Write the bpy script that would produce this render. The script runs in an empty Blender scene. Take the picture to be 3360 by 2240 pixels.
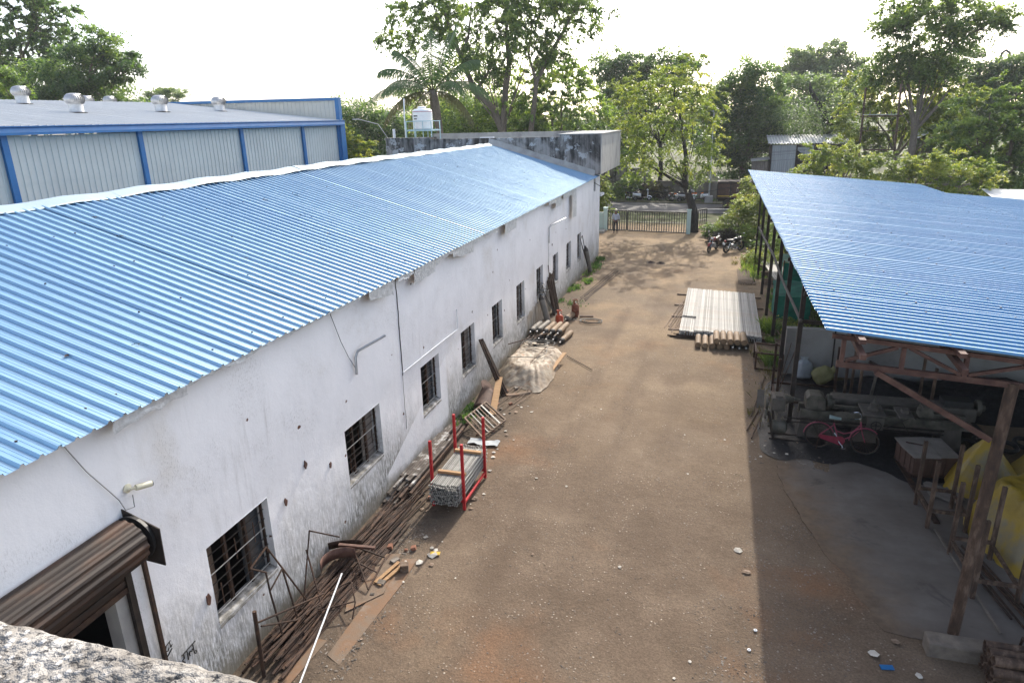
import bpy, math, random
import numpy as np
from mathutils import Vector, Matrix, noise

random.seed(7)
PI = math.pi
R = math.radians
scene = bpy.context.scene
COL = scene.collection

# ------------------------------------------------------------------ camera
cam_d = bpy.data.cameras.new("camera")
cam_d.lens = 24.05
cam_d.sensor_width = 36.0
cam_d.clip_start = 0.05
cam_d.clip_end = 3000.0
cam = bpy.data.objects.new("camera", cam_d)
COL.objects.link(cam)
cam.matrix_world = Matrix(((0.9594, -0.0651, 0.2746, 0.0),
                           (0.2812, 0.3030, -0.9106, 0.0),
                           (-0.0239, 0.9508, 0.3090, 8.4),
                           (0, 0, 0, 1)))
scene.camera = cam

# ------------------------------------------------------------------ sky and sun
SUN_EL, SUN_AZ = R(34.0), R(3.5)          # azimuth measured from +Y towards +X
world = bpy.data.worlds.new("World")
scene.world = world
world.use_nodes = True
wn = world.node_tree
wn.nodes.clear()
w_out = wn.nodes.new("ShaderNodeOutputWorld")
w_bg = wn.nodes.new("ShaderNodeBackground")
w_sky = wn.nodes.new("ShaderNodeTexSky")
w_sky.sky_type = 'NISHITA'
w_sky.sun_disc = False
w_sky.sun_elevation = SUN_EL
w_sky.sun_rotation = SUN_AZ
w_sky.altitude = 100.0
w_sky.air_density = 0.8
w_sky.dust_density = 3.0
w_sky.ozone_density = 1.0
w_hsv = wn.nodes.new("ShaderNodeHueSaturation")     # thin even haze takes the blue out of the whole sky
w_hsv.inputs["Saturation"].default_value = 0.7
w_bg.inputs["Strength"].default_value = 0.15
wn.links.new(w_sky.outputs[0], w_hsv.inputs["Color"])
wn.links.new(w_hsv.outputs[0], w_bg.inputs[0])
wn.links.new(w_bg.outputs[0], w_out.inputs[0])

sun_d = bpy.data.lights.new("sun", 'SUN')
sun_d.energy = 2.1
sun_d.angle = R(0.6)
sun_d.color = (1.0, 0.93, 0.82)
sun = bpy.data.objects.new("sun", sun_d)
COL.objects.link(sun)
sd = Vector((math.sin(SUN_AZ) * math.cos(SUN_EL), math.cos(SUN_AZ) * math.cos(SUN_EL), math.sin(SUN_EL)))
sun.rotation_euler = sd.to_track_quat('Z', 'Y').to_euler()
sun.location = sd * 80

scene.view_settings.view_transform = 'Standard'
scene.view_settings.look = 'None'
scene.view_settings.gamma = 1.0
scene.view_settings.use_curve_mapping = False
scene.view_settings.exposure = 1.5

scene.render.engine = 'CYCLES'
scene.cycles.max_bounces = 6
scene.cycles.diffuse_bounces = 3
scene.cycles.glossy_bounces = 3
scene.cycles.transmission_bounces = 4
scene.cycles.transparent_max_bounces = 6
scene.cycles.caustics_reflective = False
scene.cycles.caustics_refractive = False

# ------------------------------------------------------------------ mesh helpers
class MB:
    """collects simple shapes and links them as ONE mesh object"""
    def __init__(s):
        s.v = []; s.f = []
    def add(s, vs, fs):
        o = len(s.v)
        s.v.extend([tuple(p) for p in vs])
        s.f.extend([tuple(i + o for i in f) for f in fs])
        return s
    def box(s, c, d, rot=None):
        c = Vector(c); hx, hy, hz = d[0] / 2, d[1] / 2, d[2] / 2
        vs = [Vector((x, y, z)) for x in (-hx, hx) for y in (-hy, hy) for z in (-hz, hz)]
        if rot is not None:
            vs = [rot @ p for p in vs]
        s.add([c + p for p in vs], [(0, 1, 3, 2), (4, 6, 7, 5), (0, 4, 5, 1), (2, 3, 7, 6), (0, 2, 6, 4), (1, 5, 7, 3)])
        return s
    def span(s, a, b):
        return s.box([(a[i] + b[i]) / 2 for i in range(3)], [abs(b[i] - a[i]) for i in range(3)])
    def bar(s, a, b, w, h=None, up=(0, 0, 1)):
        h = w if h is None else h
        a, b = Vector(a), Vector(b)
        d = (b - a); L = d.length
        if L < 1e-6: return s
        d.normalize(); u = Vector(up)
        if abs(d.dot(u)) > .98: u = Vector((0, 1, 0))
        sx = d.cross(u).normalized(); u = sx.cross(d)
        return s.box((a + b) / 2, (w, L, h), Matrix((sx, d, u)).transposed())
    def tube(s, pts, r, n=8, r2=None, caps=True, squash=1.0):
        pts = [Vector(p) for p in pts]; m = len(pts)
        r2 = r if r2 is None else r2
        rings = []
        pu = None
        for i, p in enumerate(pts):
            d = (pts[min(i + 1, m - 1)] - pts[max(i - 1, 0)])
            if d.length < 1e-9: d = Vector((0, 0, 1))
            d.normalize()
            if pu is None:
                u = Vector((0, 0, 1)) if abs(d.z) < .9 else Vector((1, 0, 0))
            else:
                u = pu
            a = d.cross(u)
            if a.length < 1e-6: a = d.cross(Vector((0.3, 1, 0.2)))
            a.normalize(); b = a.cross(d); pu = b
            if isinstance(r, (list, tuple)): rr = r[i]
            else: rr = r + (r2 - r) * i / max(1, m - 1)
            rings.append([p + a * (rr * math.cos(2 * PI * k / n)) + b * (rr * squash * math.sin(2 * PI * k / n)) for k in range(n)])
        vs = [p for q in rings for p in q]
        fs = [(i * n + k, i * n + (k + 1) % n, (i + 1) * n + (k + 1) % n, (i + 1) * n + k) for i in range(m - 1) for k in range(n)]
        if caps:
            fs.append(tuple(range(n - 1, -1, -1))); fs.append(tuple((m - 1) * n + k for k in range(n)))
        return s.add(vs, fs)
    def lathe(s, prof, n=16, M=None, caps=True):
        M = M or Matrix()
        vs = [M @ Vector((r * math.cos(2 * PI * k / n), r * math.sin(2 * PI * k / n), z)) for r, z in prof for k in range(n)]
        m = len(prof)
        fs = [(i * n + k, i * n + (k + 1) % n, (i + 1) * n + (k + 1) % n, (i + 1) * n + k) for i in range(m - 1) for k in range(n)]
        if caps:
            fs.append(tuple(range(n - 1, -1, -1))); fs.append(tuple((m - 1) * n + k for k in range(n)))
        return s.add(vs, fs)
    def torus(s, M, Rr, r, n=20, k=6, a0=0, a1=2 * PI):
        full = abs(a1 - a0 - 2 * PI) < 1e-4
        cnt = n if full else n + 1
        vs = []; fs = []
        for i in range(cnt):
            a = a0 + (a1 - a0) * i / n
            for j in range(k):
                b = 2 * PI * j / k
                q = Rr + r * math.cos(b)
                vs.append(M @ Vector((q * math.cos(a), q * math.sin(a), r * math.sin(b))))
        for i in range(n):
            i2 = (i + 1) % cnt
            for j in range(k):
                fs.append((i * k + j, i2 * k + j, i2 * k + (j + 1) % k, i * k + (j + 1) % k))
        return s.add(vs, fs)
    def prism(s, poly, z0, z1, M=None):
        M = M or Matrix(); n = len(poly)
        vs = [M @ Vector((x, y, z0)) for x, y in poly] + [M @ Vector((x, y, z1)) for x, y in poly]
        fs = [tuple(range(n - 1, -1, -1)), tuple(range(n, 2 * n))] + [(i, (i + 1) % n, n + (i + 1) % n, n + i) for i in range(n)]
        return s.add(vs, fs)
    def grid(s, P):
        """P[i][j] points"""
        n, m = len(P), len(P[0])
        return s.add([p for q in P for p in q],
                     [(i * m + j, (i + 1) * m + j, (i + 1) * m + j + 1, i * m + j + 1) for i in range(n - 1) for j in range(m - 1)])
    def sphere(s, c, r, n=10, m=6, sc=(1, 1, 1)):
        c = Vector(c)
        prof = [(max(1e-3, r * math.sin(PI * i / m)), -r * math.cos(PI * i / m)) for i in range(m + 1)]
        M = Matrix.Translation(c) @ Matrix.Diagonal((sc[0], sc[1], sc[2], 1))
        return s.lathe(prof, n, M)
    def build(s, name, m, parent=None, smooth=0, bevel=0):
        me = bpy.data.meshes.new(name)
        me.from_pydata(s.v, [], s.f)
        return finish(name, me, m, parent, smooth, bevel)

def chain(o):
    M = Matrix()
    while o is not None:
        M = Matrix.LocRotScale(o.location, o.rotation_euler, o.scale) @ M
        o = o.parent
    return M

def finish(name, me, m, parent=None, smooth=0, bevel=0):
    if parent is not None:
        me.transform(chain(parent).inverted())
    me.materials.append(m)
    me.update()
    if smooth:
        me.polygons.foreach_set("use_smooth", [True] * len(me.polygons))
        if smooth > 1: me.set_sharp_from_angle(angle=R(smooth))
    o = bpy.data.objects.new(name, me)
    COL.objects.link(o)
    if parent is not None: o.parent = parent
    if bevel:
        b = o.modifiers.new("bevel", 'BEVEL'); b.width = bevel; b.segments = 2; b.limit_method = 'ANGLE'
    return o

def tag(o, label, cat=None, group=None, kind=None):
    if label: o["label"] = label
    if cat: o["category"] = cat
    if group: o["group"] = group
    if kind: o["kind"] = kind
    return o

def thing(name, label, cat, loc=(0, 0, 0), rz=0.0, group=None):
    o = bpy.data.objects.new(name, None)
    COL.objects.link(o)
    o.empty_display_size = 0.3
    o.location = loc; o.rotation_euler = (0, 0, rz)
    return tag(o, label, cat, group)

def copy_tree(o, parent=None):
    c = o.copy(); COL.objects.link(c); c.parent = parent
    for ch in [q for q in bpy.data.objects if q.parent == o]:
        copy_tree(ch, c)
    return c

def place(o, loc, rz=0.0, label=None, group=None, sc=None, tilt=None):
    o.location = loc
    o.rotation_euler = (tilt[0] if tilt else 0, tilt[1] if tilt else 0, rz)
    if sc: o.scale = (sc, sc, sc) if not isinstance(sc, tuple) else sc
    if label: o["label"] = label
    if group: o["group"] = group
    return o

def struct(name, mb, m, smooth=0):
    o = mb.build(name, m, None, smooth); o["kind"] = "structure"; return o

def basis(x, y, z, o):
    return Matrix(((x[0], y[0], z[0], o[0]), (x[1], y[1], z[1], o[1]), (x[2], y[2], z[2], o[2]), (0, 0, 0, 1)))

# ------------------------------------------------------------------ materials
class NT:
    def __init__(s, name):
        s.m = bpy.data.materials.new(name); s.m.use_nodes = True
        s.t = s.m.node_tree; s.N = s.t.nodes; s.N.clear()
        s.out = s.N.new("ShaderNodeOutputMaterial")
    def n(s, typ, **kw):
        q = s.N.new("ShaderNode" + typ)
        for k, v in kw.items():
            if hasattr(q, k): setattr(q, k, v)
            else: q.inputs[k.replace("_", " ")].default_value = v
        return q
    def l(s, a, b): s.t.links.new(a, b)
    def coord(s, kind="Object", scale=(1, 1, 1), rot=(0, 0, 0)):
        if kind == "Pos": src = s.n("NewGeometry").outputs["Position"]
        else: src = s.n("TexCoord").outputs[kind]
        mp = s.n("Mapping"); mp.inputs["Scale"].default_value = scale; mp.inputs["Rotation"].default_value = rot
        s.l(src, mp.inputs["Vector"]); return mp.outputs[0]
    def noise(s, vec, scale=5., detail=4., rough=.55, dist=0.):
        detail = min(detail, 4.)
        q = s.n("TexNoise"); q.inputs["Scale"].default_value = scale; q.inputs["Detail"].default_value = detail
        q.inputs["Roughness"].default_value = rough; q.inputs["Distortion"].default_value = dist
        s.l(vec, q.inputs["Vector"]); return q.outputs[0]
    def ramp(s, fac, stops):
        q = s.n("ValToRGB"); e = q.color_ramp.elements
        while len(e) < len(stops): e.new(0.5)
        for i, (p, c) in enumerate(stops):
            e[i].position = p
            if not isinstance(c, (tuple, list)): c = (c, c, c)
            e[i].color = (c[0], c[1], c[2], 1)
        s.l(fac, q.inputs[0]); return q.outputs[0]
    def mix(s, fac, a, b, mode='MIX'):
        q = s.n("Mix"); q.data_type = 'RGBA'; q.blend_type = mode
        for val, idx in ((fac, 0), (a, 6), (b, 7)):
            if isinstance(val, (int, float)): q.inputs[idx].default_value = val
            elif isinstance(val, (tuple, list)): q.inputs[idx].default_value = (val[0], val[1], val[2], 1)
            else: s.l(val, q.inputs[idx])
        return q.outputs[2]
    def math(s, op, a, b=0.0, clamp=False):
        q = s.n("Math"); q.operation = op; q.use_clamp = clamp
        for i, v in enumerate((a, b)):
            if isinstance(v, (int, float)): q.inputs[i].default_value = v
            else: s.l(v, q.inputs[i])
        return q.outputs[0]
    def sep(s, vec):
        q = s.n("SeparateXYZ"); s.l(vec, q.inputs[0]); return q.outputs
    def bump(s, h, strength=.3, dist=.02):
        q = s.n("Bump"); q.inputs["Strength"].default_value = strength; q.inputs["Distance"].default_value = dist
        s.l(h, q.inputs["Height"]); return q.outputs[0]
    def bsdf(s, col, rough=.7, metal=0., normal=None, spec=.5):
        q = s.n("BsdfPrincipled")
        for v, nm in ((col, "Base Color"), (rough, "Roughness"), (metal, "Metallic"), (spec, "Specular IOR Level")):
            if isinstance(v, (int, float)): q.inputs[nm].default_value = v
            elif isinstance(v, (tuple, list)): q.inputs[nm].default_value = (v[0], v[1], v[2], 1)
            else: s.l(v, q.inputs[nm])
        if normal is not None: s.l(normal, q.inputs["Normal"])
        s.l(q.outputs[0], s.out.inputs[0]); return q

def pm(name, cols, scale=4., rough=.75, metal=0., bump=0., bscale=30., stretch=(1, 1, 1), coord="Object", spec=.4, lo=.3, hi=.7, rnd=.0, dist=0.):
    """noise-mottled material from a list of colours"""
    t = NT(name)
    v = t.coord(coord, stretch)
    f = t.noise(v, scale, 5., .6, dist)
    k = len(cols)
    if k == 1: col = cols[0]
    else: col = t.ramp(f, [(lo + (hi - lo) * i / (k - 1), c) for i, c in enumerate(cols)])
    if rnd:
        oi = t.n("ObjectInfo").outputs["Random"]
        g = t.math('MULTIPLY_ADD', oi, rnd * 2); g.node.inputs[2].default_value = 1 - rnd
        cc = t.n("CombineColor"); 
        for i in range(3): t.l(g, cc.inputs[i])
        col = t.mix(1.0, col, cc.outputs[0], 'MULTIPLY')
    nrm = None
    if bump:
        nrm = t.bump(t.noise(v, bscale, 4., .6), bump, .02)
    t.bsdf(col, rough, metal, nrm, spec)
    return t.m

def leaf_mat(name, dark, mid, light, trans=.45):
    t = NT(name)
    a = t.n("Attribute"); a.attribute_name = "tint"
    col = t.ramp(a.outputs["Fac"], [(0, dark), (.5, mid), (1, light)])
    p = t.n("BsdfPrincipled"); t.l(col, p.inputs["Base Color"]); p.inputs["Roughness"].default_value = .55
    p.inputs["Specular IOR Level"].default_value = .3
    tr = t.n("BsdfTranslucent")
    c2 = t.mix(1.0, col, (1.5 * trans * 2, 1.5 * trans * 2, .6 * trans * 2), 'MULTIPLY'); t.l(c2, tr.inputs["Color"])
    mx = t.n("AddShader")
    t.l(p.outputs[0], mx.inputs[0]); t.l(tr.outputs[0], mx.inputs[1]); t.l(mx.outputs[0], t.out.inputs[0])
    return t.m

MT = {}
def roof_paint(name, base, dirt, rough=.32, metal=0.25, ior=2.4):
    t = NT(name)
    v = t.coord("Pos", (1, 1, 1))
    f = t.noise(t.coord("Pos", (.35, 2.2, .35)), 1.4, 4., .6)
    col = t.mix(t.ramp(f, [(.45, 0), (.8, .35)]), base, dirt)
    sp = t.ramp(t.noise(v, 9., 3., .6), [(.68, 0), (.74, .5)])
    col = t.mix(sp, col, tuple(c * .6 for c in base))
    oi = t.n("ObjectInfo").outputs["Random"]
    col = t.mix(t.math('MULTIPLY', oi, .3), col, dirt)
    rg = t.ramp(t.noise(v, 2.5, 4., .6), [(.3, rough - .07), (.7, rough + .1)])
    nb = t.bump(t.noise(t.coord("Pos", (.6, 1.5, 1)), 3., 2., .5), .12, .02)
    q = t.bsdf(col, rg, metal, nb, 1.0); q.inputs['IOR'].default_value = ior; q.inputs['Specular Tint'].default_value = (.76, .94, 1, 1)
    return t.m
MT['roof_blue'] = roof_paint('blue_coated_steel', (.013, .128, .30), (.14, .28, .38), .37, .0, 2.35)
MT['roof_blue2'] = roof_paint('blue_coated_steel_shed', (.010, .14, .32), (.06, .25, .41), .35, .0, 1.8)
MT['ridge'] = roof_paint('pale_ridge_steel', (.22, .30, .36), (.30, .34, .36), .55, .0, 1.5)
MT['grey_roof'] = roof_paint('grey_dusty_roof', (.52, .52, .51), (.56, .55, .53), .55, .0, 1.5)
MT['cladding'] = pm('grey_cladding', [(.46, .46, .42), (.53, .53, .48)], .6, .6, .0, coord="Pos")
MT['trim_blue'] = pm('blue_trim', [(.015, .11, .28), (.02, .14, .33)], 2., .4, .1)
MT['galv'] = pm('galvanised', [(0.4, 0.408, 0.416), (0.528, 0.536, 0.544)], 6., .4, .6)
MT['foil'] = pm('foil', [(.45, .47, .48), (.7, .72, .73)], 9., .45, .35, bump=.8, bscale=14.)
MT['white_pvc'] = pm('white_plastic', [(.72, .74, .75), (.8, .81, .82)], 3., .45)
MT['cream'] = pm('cream_plastic', [(.62, .58, .42), (.7, .66, .5)], 5., .5)
MT['rust'] = pm('rust_steel', [(0.0238, 0.01496, 0.01088), (0.051, 0.02856, 0.01904), (0.0884, 0.0476, 0.0272)], 7., .8, .15, bump=.3, rnd=.35)
MT['rust_red'] = pm('rust_primer', [(.06, .028, .02), (.10, .048, .034), (.15, .08, .056)], 6., .75, .0, bump=.3, rnd=.15)
MT['rust_post'] = pm('rust_post', [(.036, .023, .016), (.074, .044, .028), (.17, .115, .08)], 5., .8, .0, bump=.5, stretch=(2, 2, .6))
MT['dark_steel'] = pm('dark_steel', [(.018, .015, .013), (.045, .034, .028)], 6., .65, .3, rnd=.2)
MT['black'] = pm('black', [(.012, .012, .013), (.025, .025, .025)], 8., .5)
MT['rubber'] = pm('rubber', [(.015, .015, .015), (.04, .038, .035)], 12., .85)
MT['dark_in'] = pm('dark_interior', [(.02, .02, .02), (.035, .03, .03)], 2., .9)  # near-black painted in place of indoor shade, also the tone of wall cracks
MT['wood'] = pm('raw_wood', [(.30, .17, .075), (.42, .26, .13)], 4., .8, bump=.2, stretch=(1, 6, 6), rnd=.15)
MT['wood_old'] = pm('weathered_wood', [(0.096, 0.06, 0.04), (0.176, 0.12, 0.08), (0.256, 0.2, 0.152)], 5., .85, bump=.3, stretch=(2, 6, 6), rnd=.25)
MT['red_paint'] = pm('red_paint', [(.36, .012, .018), (.48, .02, .025)], 8., .45)
MT['lpg_red'] = pm('lpg_red', [(0.336, 0.04, 0.012), (0.44, 0.06, 0.016), (0.288, 0.072, 0.032)], 8., .5)
MT['lpg_rust'] = pm('lpg_worn', [(0.096, 0.036, 0.02), (0.208, 0.056, 0.028), (0.288, 0.128, 0.072)], 7., .75)
MT['cyl_tan'] = pm('cylinder_tan', [(.15, .095, .052), (.21, .14, .08), (.26, .185, .115)], 3., .75, bump=.2, rnd=.2)
MT['cyl_grey'] = pm('cylinder_grey', [(.13, .115, .09), (.2, .175, .145)], 4., .7, bump=.2, rnd=.15)
MT['cyl_dark'] = pm('cylinder_dark', [(.02, .018, .016), (.06, .05, .04)], 6., .65)
MT['tube_galv'] = pm('weathered_tube', [(0.2132, 0.205, 0.1927), (0.3116, 0.3034, 0.2829), (0.2214, 0.1558, 0.0984)], 2.2, .75, .0, stretch=(3, .5, 3), rnd=.35, lo=.25, hi=.8)
MT['rod_white'] = pm('rod_grey_white', [(0.255, 0.2465, 0.221), (0.374, 0.3655, 0.3315)], 6., .6, .1, rnd=.3)
MT['concrete_kerb'] = pm('concrete_kerb', [(.12, .10, .08), (.2, .165, .13)], 6., .9, bump=.5)
MT['tree_bark'] = pm('bark', [(.11, .09, .07), (.22, .18, .14)], 6., .95, bump=.6, bscale=12., stretch=(3, 3, .8))
MT['bark_dark'] = pm('bark_dark', [(.018, .016, .016), (.05, .045, .04)], 6., .95, bump=.6, bscale=12., stretch=(3, 3, .8))
MT['leaf_mid'] = leaf_mat('leaf_mid', (0.032, 0.060, 0.020), (0.088, 0.132, 0.040), (0.193, 0.228, 0.066), .5)
MT['leaf_bright'] = leaf_mat('leaf_bright', (0.0405, 0.0666, 0.0144), (0.1035, 0.1332, 0.0297), (0.207, 0.207, 0.0513), .5)
MT['leaf_dark'] = leaf_mat('leaf_dark', (0.020, 0.043, 0.020), (0.051, 0.090, 0.035), (0.122, 0.169, 0.051), .45)
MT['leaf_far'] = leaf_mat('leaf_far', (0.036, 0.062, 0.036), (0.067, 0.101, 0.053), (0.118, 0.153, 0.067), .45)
MT['leaf_dry'] = leaf_mat('leaf_dry', (0.041, 0.041, 0.016), (0.090, 0.082, 0.033), (0.164, 0.131, 0.057), .3)
MT['sill'] = pm('grimy_sill', [(.07, .065, .055), (.2, .19, .17), (.45, .44, .42)], 5., .95, bump=.6, coord='Pos')
MT['white_wall'] = None

# plaster: whitewash over cement, rain streaks, grime rising from the ground
t = NT('whitewashed_plaster')
pos = t.coord("Pos")
x, y, z = t.sep(pos)
big = t.noise(pos, .55, 4., .6)
col = t.ramp(big, [(.35, (.84, .84, .84)), (.58, (.79, .79, .79)), (.78, (.68, .655, .61))])
st = t.noise(t.coord("Pos", (1, 3.2, .35)), 2.6, 6., .7)
st2 = t.noise(pos, .35, 3., .6)
sf = t.math('MULTIPLY', t.ramp(st, [(.50, 0), (.70, 1)]), t.ramp(st2, [(.45, .0), (.62, 1)]))
col = t.mix(t.math('MULTIPLY', sf, .42), col, (.42, .405, .375))
fine = t.noise(t.coord("Pos", (1, 4., 1.2)), 14., 5., .7)
fmask = t.math('MULTIPLY', t.ramp(fine, [(.53, 0), (.63, 1)]), t.ramp(t.noise(pos, 1.1, 3., .6), [(.47, .03), (.64, .9)]))
col = t.mix(t.math('MULTIPLY', fmask, .6), col, (.36, .35, .32))
# grime near the ground with a ragged upper edge
zz = t.math('ADD', z, t.math('MULTIPLY', t.math('SUBTRACT', t.noise(t.coord("Pos", (1, 1, .6)), .9, 5., .7), .5), 2.6))
gr = t.ramp(t.math('DIVIDE', zz, 2.0), [(.2, 1), (.95, 0)])
fresh = t.math('MULTIPLY', t.ramp(t.math('DIVIDE', y, 20.), [(.640, 0), (.645, 1), (.835, 1), (.84, 0)]), t.ramp(t.math('SUBTRACT', z, t.math('MULTIPLY', t.math('SUBTRACT', y, 11.6), .42)), [(.0, 1), (.02, 0)]))
gr = t.math('MULTIPLY', gr, t.math('SUBTRACT', 1.0, t.math('MULTIPLY', fresh, .85)))
gn = t.ramp(t.noise(t.coord("Pos", (1, 4., .7)), 6., 6., .75), [(.34, 0), (.56, 1)])
col = t.mix(t.math('MULTIPLY', fresh, .7), col, (.84, .85, .86))
col = t.mix(t.math('MULTIPLY', t.math('MULTIPLY', gr, gn), .9), col, (.15, .145, .12))
zb = t.math('ADD', z, t.math('MULTIPLY', t.math('SUBTRACT', t.noise(pos, 1.6, 4., .7), .5), .7))
col = t.mix(t.ramp(zb, [(.12, .85), (.42, 0)]), col, (.20, .175, .13))
# bare cement patches where the wash has come off
bp1 = t.math('MULTIPLY', t.ramp(t.math('DIVIDE', y, 50.), [(.502, 0), (.512, 1), (.575, 1), (.58, 0)]), t.ramp(t.math('ADD', z, t.math('MULTIPLY', t.math('SUBTRACT', t.noise(pos, 1.2, 4., .7), .5), 1.2)), [(.95, 1), (1.15, 0)]))
bp1.node.inputs[0].links[0].from_node
bcol = t.ramp(t.noise(t.coord("Pos", (1, 3.5, .5)), 2.2, 4., .7), [(.35, (.15, .115, .08)), (.5, (.33, .28, .21)), (.65, (.48, .45, .39))])
col = t.mix(t.math('MULTIPLY', bp1, .9), col, bcol)
# chipped spots down to the brick
ch = t.n("TexVoronoi"); ch.inputs["Scale"].default_value = 1.3
t.l(t.coord("Pos", (1, 1, 1.2)), ch.inputs["Vector"])
chd = t.math('ADD', ch.outputs["Distance"], t.math('MULTIPLY', t.math('SUBTRACT', t.noise(pos, 14., 3., .6), .5), .12))
chip = t.ramp(chd, [(.045, 1), (.058, 0)])
col = t.mix(chip, col, (.12, .055, .035))
hb = t.math('ADD', t.noise(pos, 2.2, 5., .6), t.math('MULTIPLY', chip, -.8))
nb = t.bump(t.math('ADD', hb, t.math('MULTIPLY', t.noise(pos, 45., 3., .6), .12)), .55, .03)
t.bsdf(col, .88, 0, nb, .25)
MT['white_wall'] = t.m

# cement with black mould
def mould(name, lightc, darkc, lo=.4, hi=.6, sc=.8):
    t = NT(name); pos = t.coord("Pos")
    f = t.noise(t.coord("Pos", (1, 1, .55)), sc, 7., .72, .6)
    f = t.math('ADD', t.math('MULTIPLY', f, .55), t.math('MULTIPLY', t.noise(t.coord("Pos", (2.2, 2.2, .16)), 1.6, 4., .7), .45))
    col = t.ramp(f, [(lo, darkc), ((lo + hi) / 2, tuple(.45 * a + .55 * b for a, b in zip(lightc, darkc))), (hi, lightc)])
    wsh = t.ramp(t.noise(pos, 1.6, 6., .75), [(.56, 0), (.62, 1)])
    col = t.mix(t.math('MULTIPLY', wsh, .75), col, (.55, .54, .52))
    nb = t.bump(t.noise(pos, 9., 6., .7), .5, .03)
    t.bsdf(col, .93, 0, nb, .2); return t.m
MT['mould_wall'] = mould('mould_stained_cement', (.34, .31, .28), (.045, .042, .038), .43, .58)
MT['cement_wall'] = pm('cement_render', [(.30, .29, .27), (.40, .39, .36), (.24, .23, .22)], .9, .9, bump=.4, coord="Pos", stretch=(1, 1, .6))
MT['grey_wall'] = pm('cement_boundary_wall', [(.17, .16, .15), (.27, .26, .24), (.32, .31, .29)], .7, .92, bump=.3, coord="Pos")
MT['old_wall'] = pm('old_compound_wall', [(.09, .075, .06), (.16, .14, .11), (.24, .21, .17)], .5, .95, bump=.4, coord="Pos")

# dirt yard
t = NT('dirt_yard')
pos = t.coord("Pos"); x, y, z = t.sep(pos)
a = t.noise(pos, .22, 6., .62); b = t.noise(pos, 1.1, 6., .7); c = t.noise(t.coord("Pos", (1, .35, 1)), .55, 5., .65)
col = t.ramp(a, [(.30, (.094, .067, .045)), (.48, (.136, .099, .069)), (.68, (.188, .142, .10))])
col = t.mix(t.ramp(b, [(.42, .0), (.7, .55)]), col, (.088, .062, .042))
col = t.mix(t.ramp(c, [(.55, 0), (.72, .45)]), col, (.17, .125, .082))
col = t.mix(t.ramp(t.noise(t.coord("Pos", (1, 1, 1), (0, 0, .6)), .33, 3., .6), [(.56, 0), (.72, .65)]), col, (.19, .092, .043))
sandy = t.ramp(t.math('DIVIDE', y, 100.), [(.13, 0), (.28, .62), (.42, 1)])
col = t.mix(t.math('MULTIPLY', sandy, t.ramp(t.noise(pos, .5, 5., .65), [(.33, .45), (.6, .95)])), col, (.31, .222, .132))
yy = t.ramp(t.math('DIVIDE', y, 60.), [(.36, 0), (.5, .55), (.66, .5), (.74, 0)])  # greyer soil across mid yard, with tree shadow partly painted into the colour
col = t.mix(t.math('MULTIPLY', yy, t.ramp(t.noise(pos, .3, 5., .65), [(.42, 0), (.58, 1)])), col, (.125, .10, .076))
wob = t.math('MULTIPLY', t.math('SUBTRACT', t.noise(t.coord("Pos", (0, .12, 0)), 1., 2., .5), .5), 2.2)
for tx, amt in ((-3.7, .5), (-2.2, .45), (-.9, .3)):
    ab = t.math('ABSOLUTE', t.math('ADD', t.math('SUBTRACT', x, tx), wob))
    tr_ = t.math('MULTIPLY', t.ramp(ab, [(.12, 1), (.42, 0)]), t.ramp(t.noise(t.coord("Pos", (1, .25, 1)), 1.2, 4., .7), [(.4, 0), (.6, 1)]))
    col = t.mix(t.math('MULTIPLY', tr_, amt), col, (.095, .068, .047))
dk = t.ramp(t.noise(t.coord("Pos", (.7, .5, 1)), .42, 5., .7), [(.5, 0), (.66, .5)])
col = t.mix(dk, col, (.085, .058, .038))
# small stones
vo = t.n("TexVoronoi"); vo.inputs["Scale"].default_value = 13.; t.l(pos, vo.inputs["Vector"])
sm = t.math('MULTIPLY', t.ramp(vo.outputs["Distance"], [(.16, 1), (.27, 0)]), t.ramp(t.noise(pos, .9, 4., .7), [(.46, 0), (.6, 1)]))
vc = t.n("TexVoronoi"); vc.inputs["Scale"].default_value = 13.; t.l(pos, vc.inputs["Vector"])
sc_ = t.ramp(t.math('FRACT', t.math('MULTIPLY', t.sep(vc.outputs["Color"])[0], 1.)), [(0, (.10, .08, .065)), (.6, (.27, .22, .17)), (1, (.5, .44, .36))])
col = t.mix(t.math('MULTIPLY', sm, .8), col, sc_)
fn = t.noise(pos, 26., 5., .75)
col = t.mix(.55, col, t.ramp(fn, [(.3, .35), (.7, 1.5)]), 'MULTIPLY')
# dark trodden soil and swarf dust along the wall foot and the shed side
wl = t.math('ADD', x, t.math('MULTIPLY', t.math('SUBTRACT', t.noise(pos, .8, 5., .7), .5), 2.4))
wm = t.math('MULTIPLY', t.ramp(t.math('DIVIDE', t.math('ADD', wl, 7.0), 4.), [(.22, 1), (.52, 0)]), t.ramp(t.math('DIVIDE', y, 60.), [(.42, 1), (.6, .35)]))
col = t.mix(t.math('MULTIPLY', wm, .75), col, t.ramp(t.noise(pos, 5., 4., .7), [(.35, (.04, .033, .026)), (.65, (.12, .09, .066))]))
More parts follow.
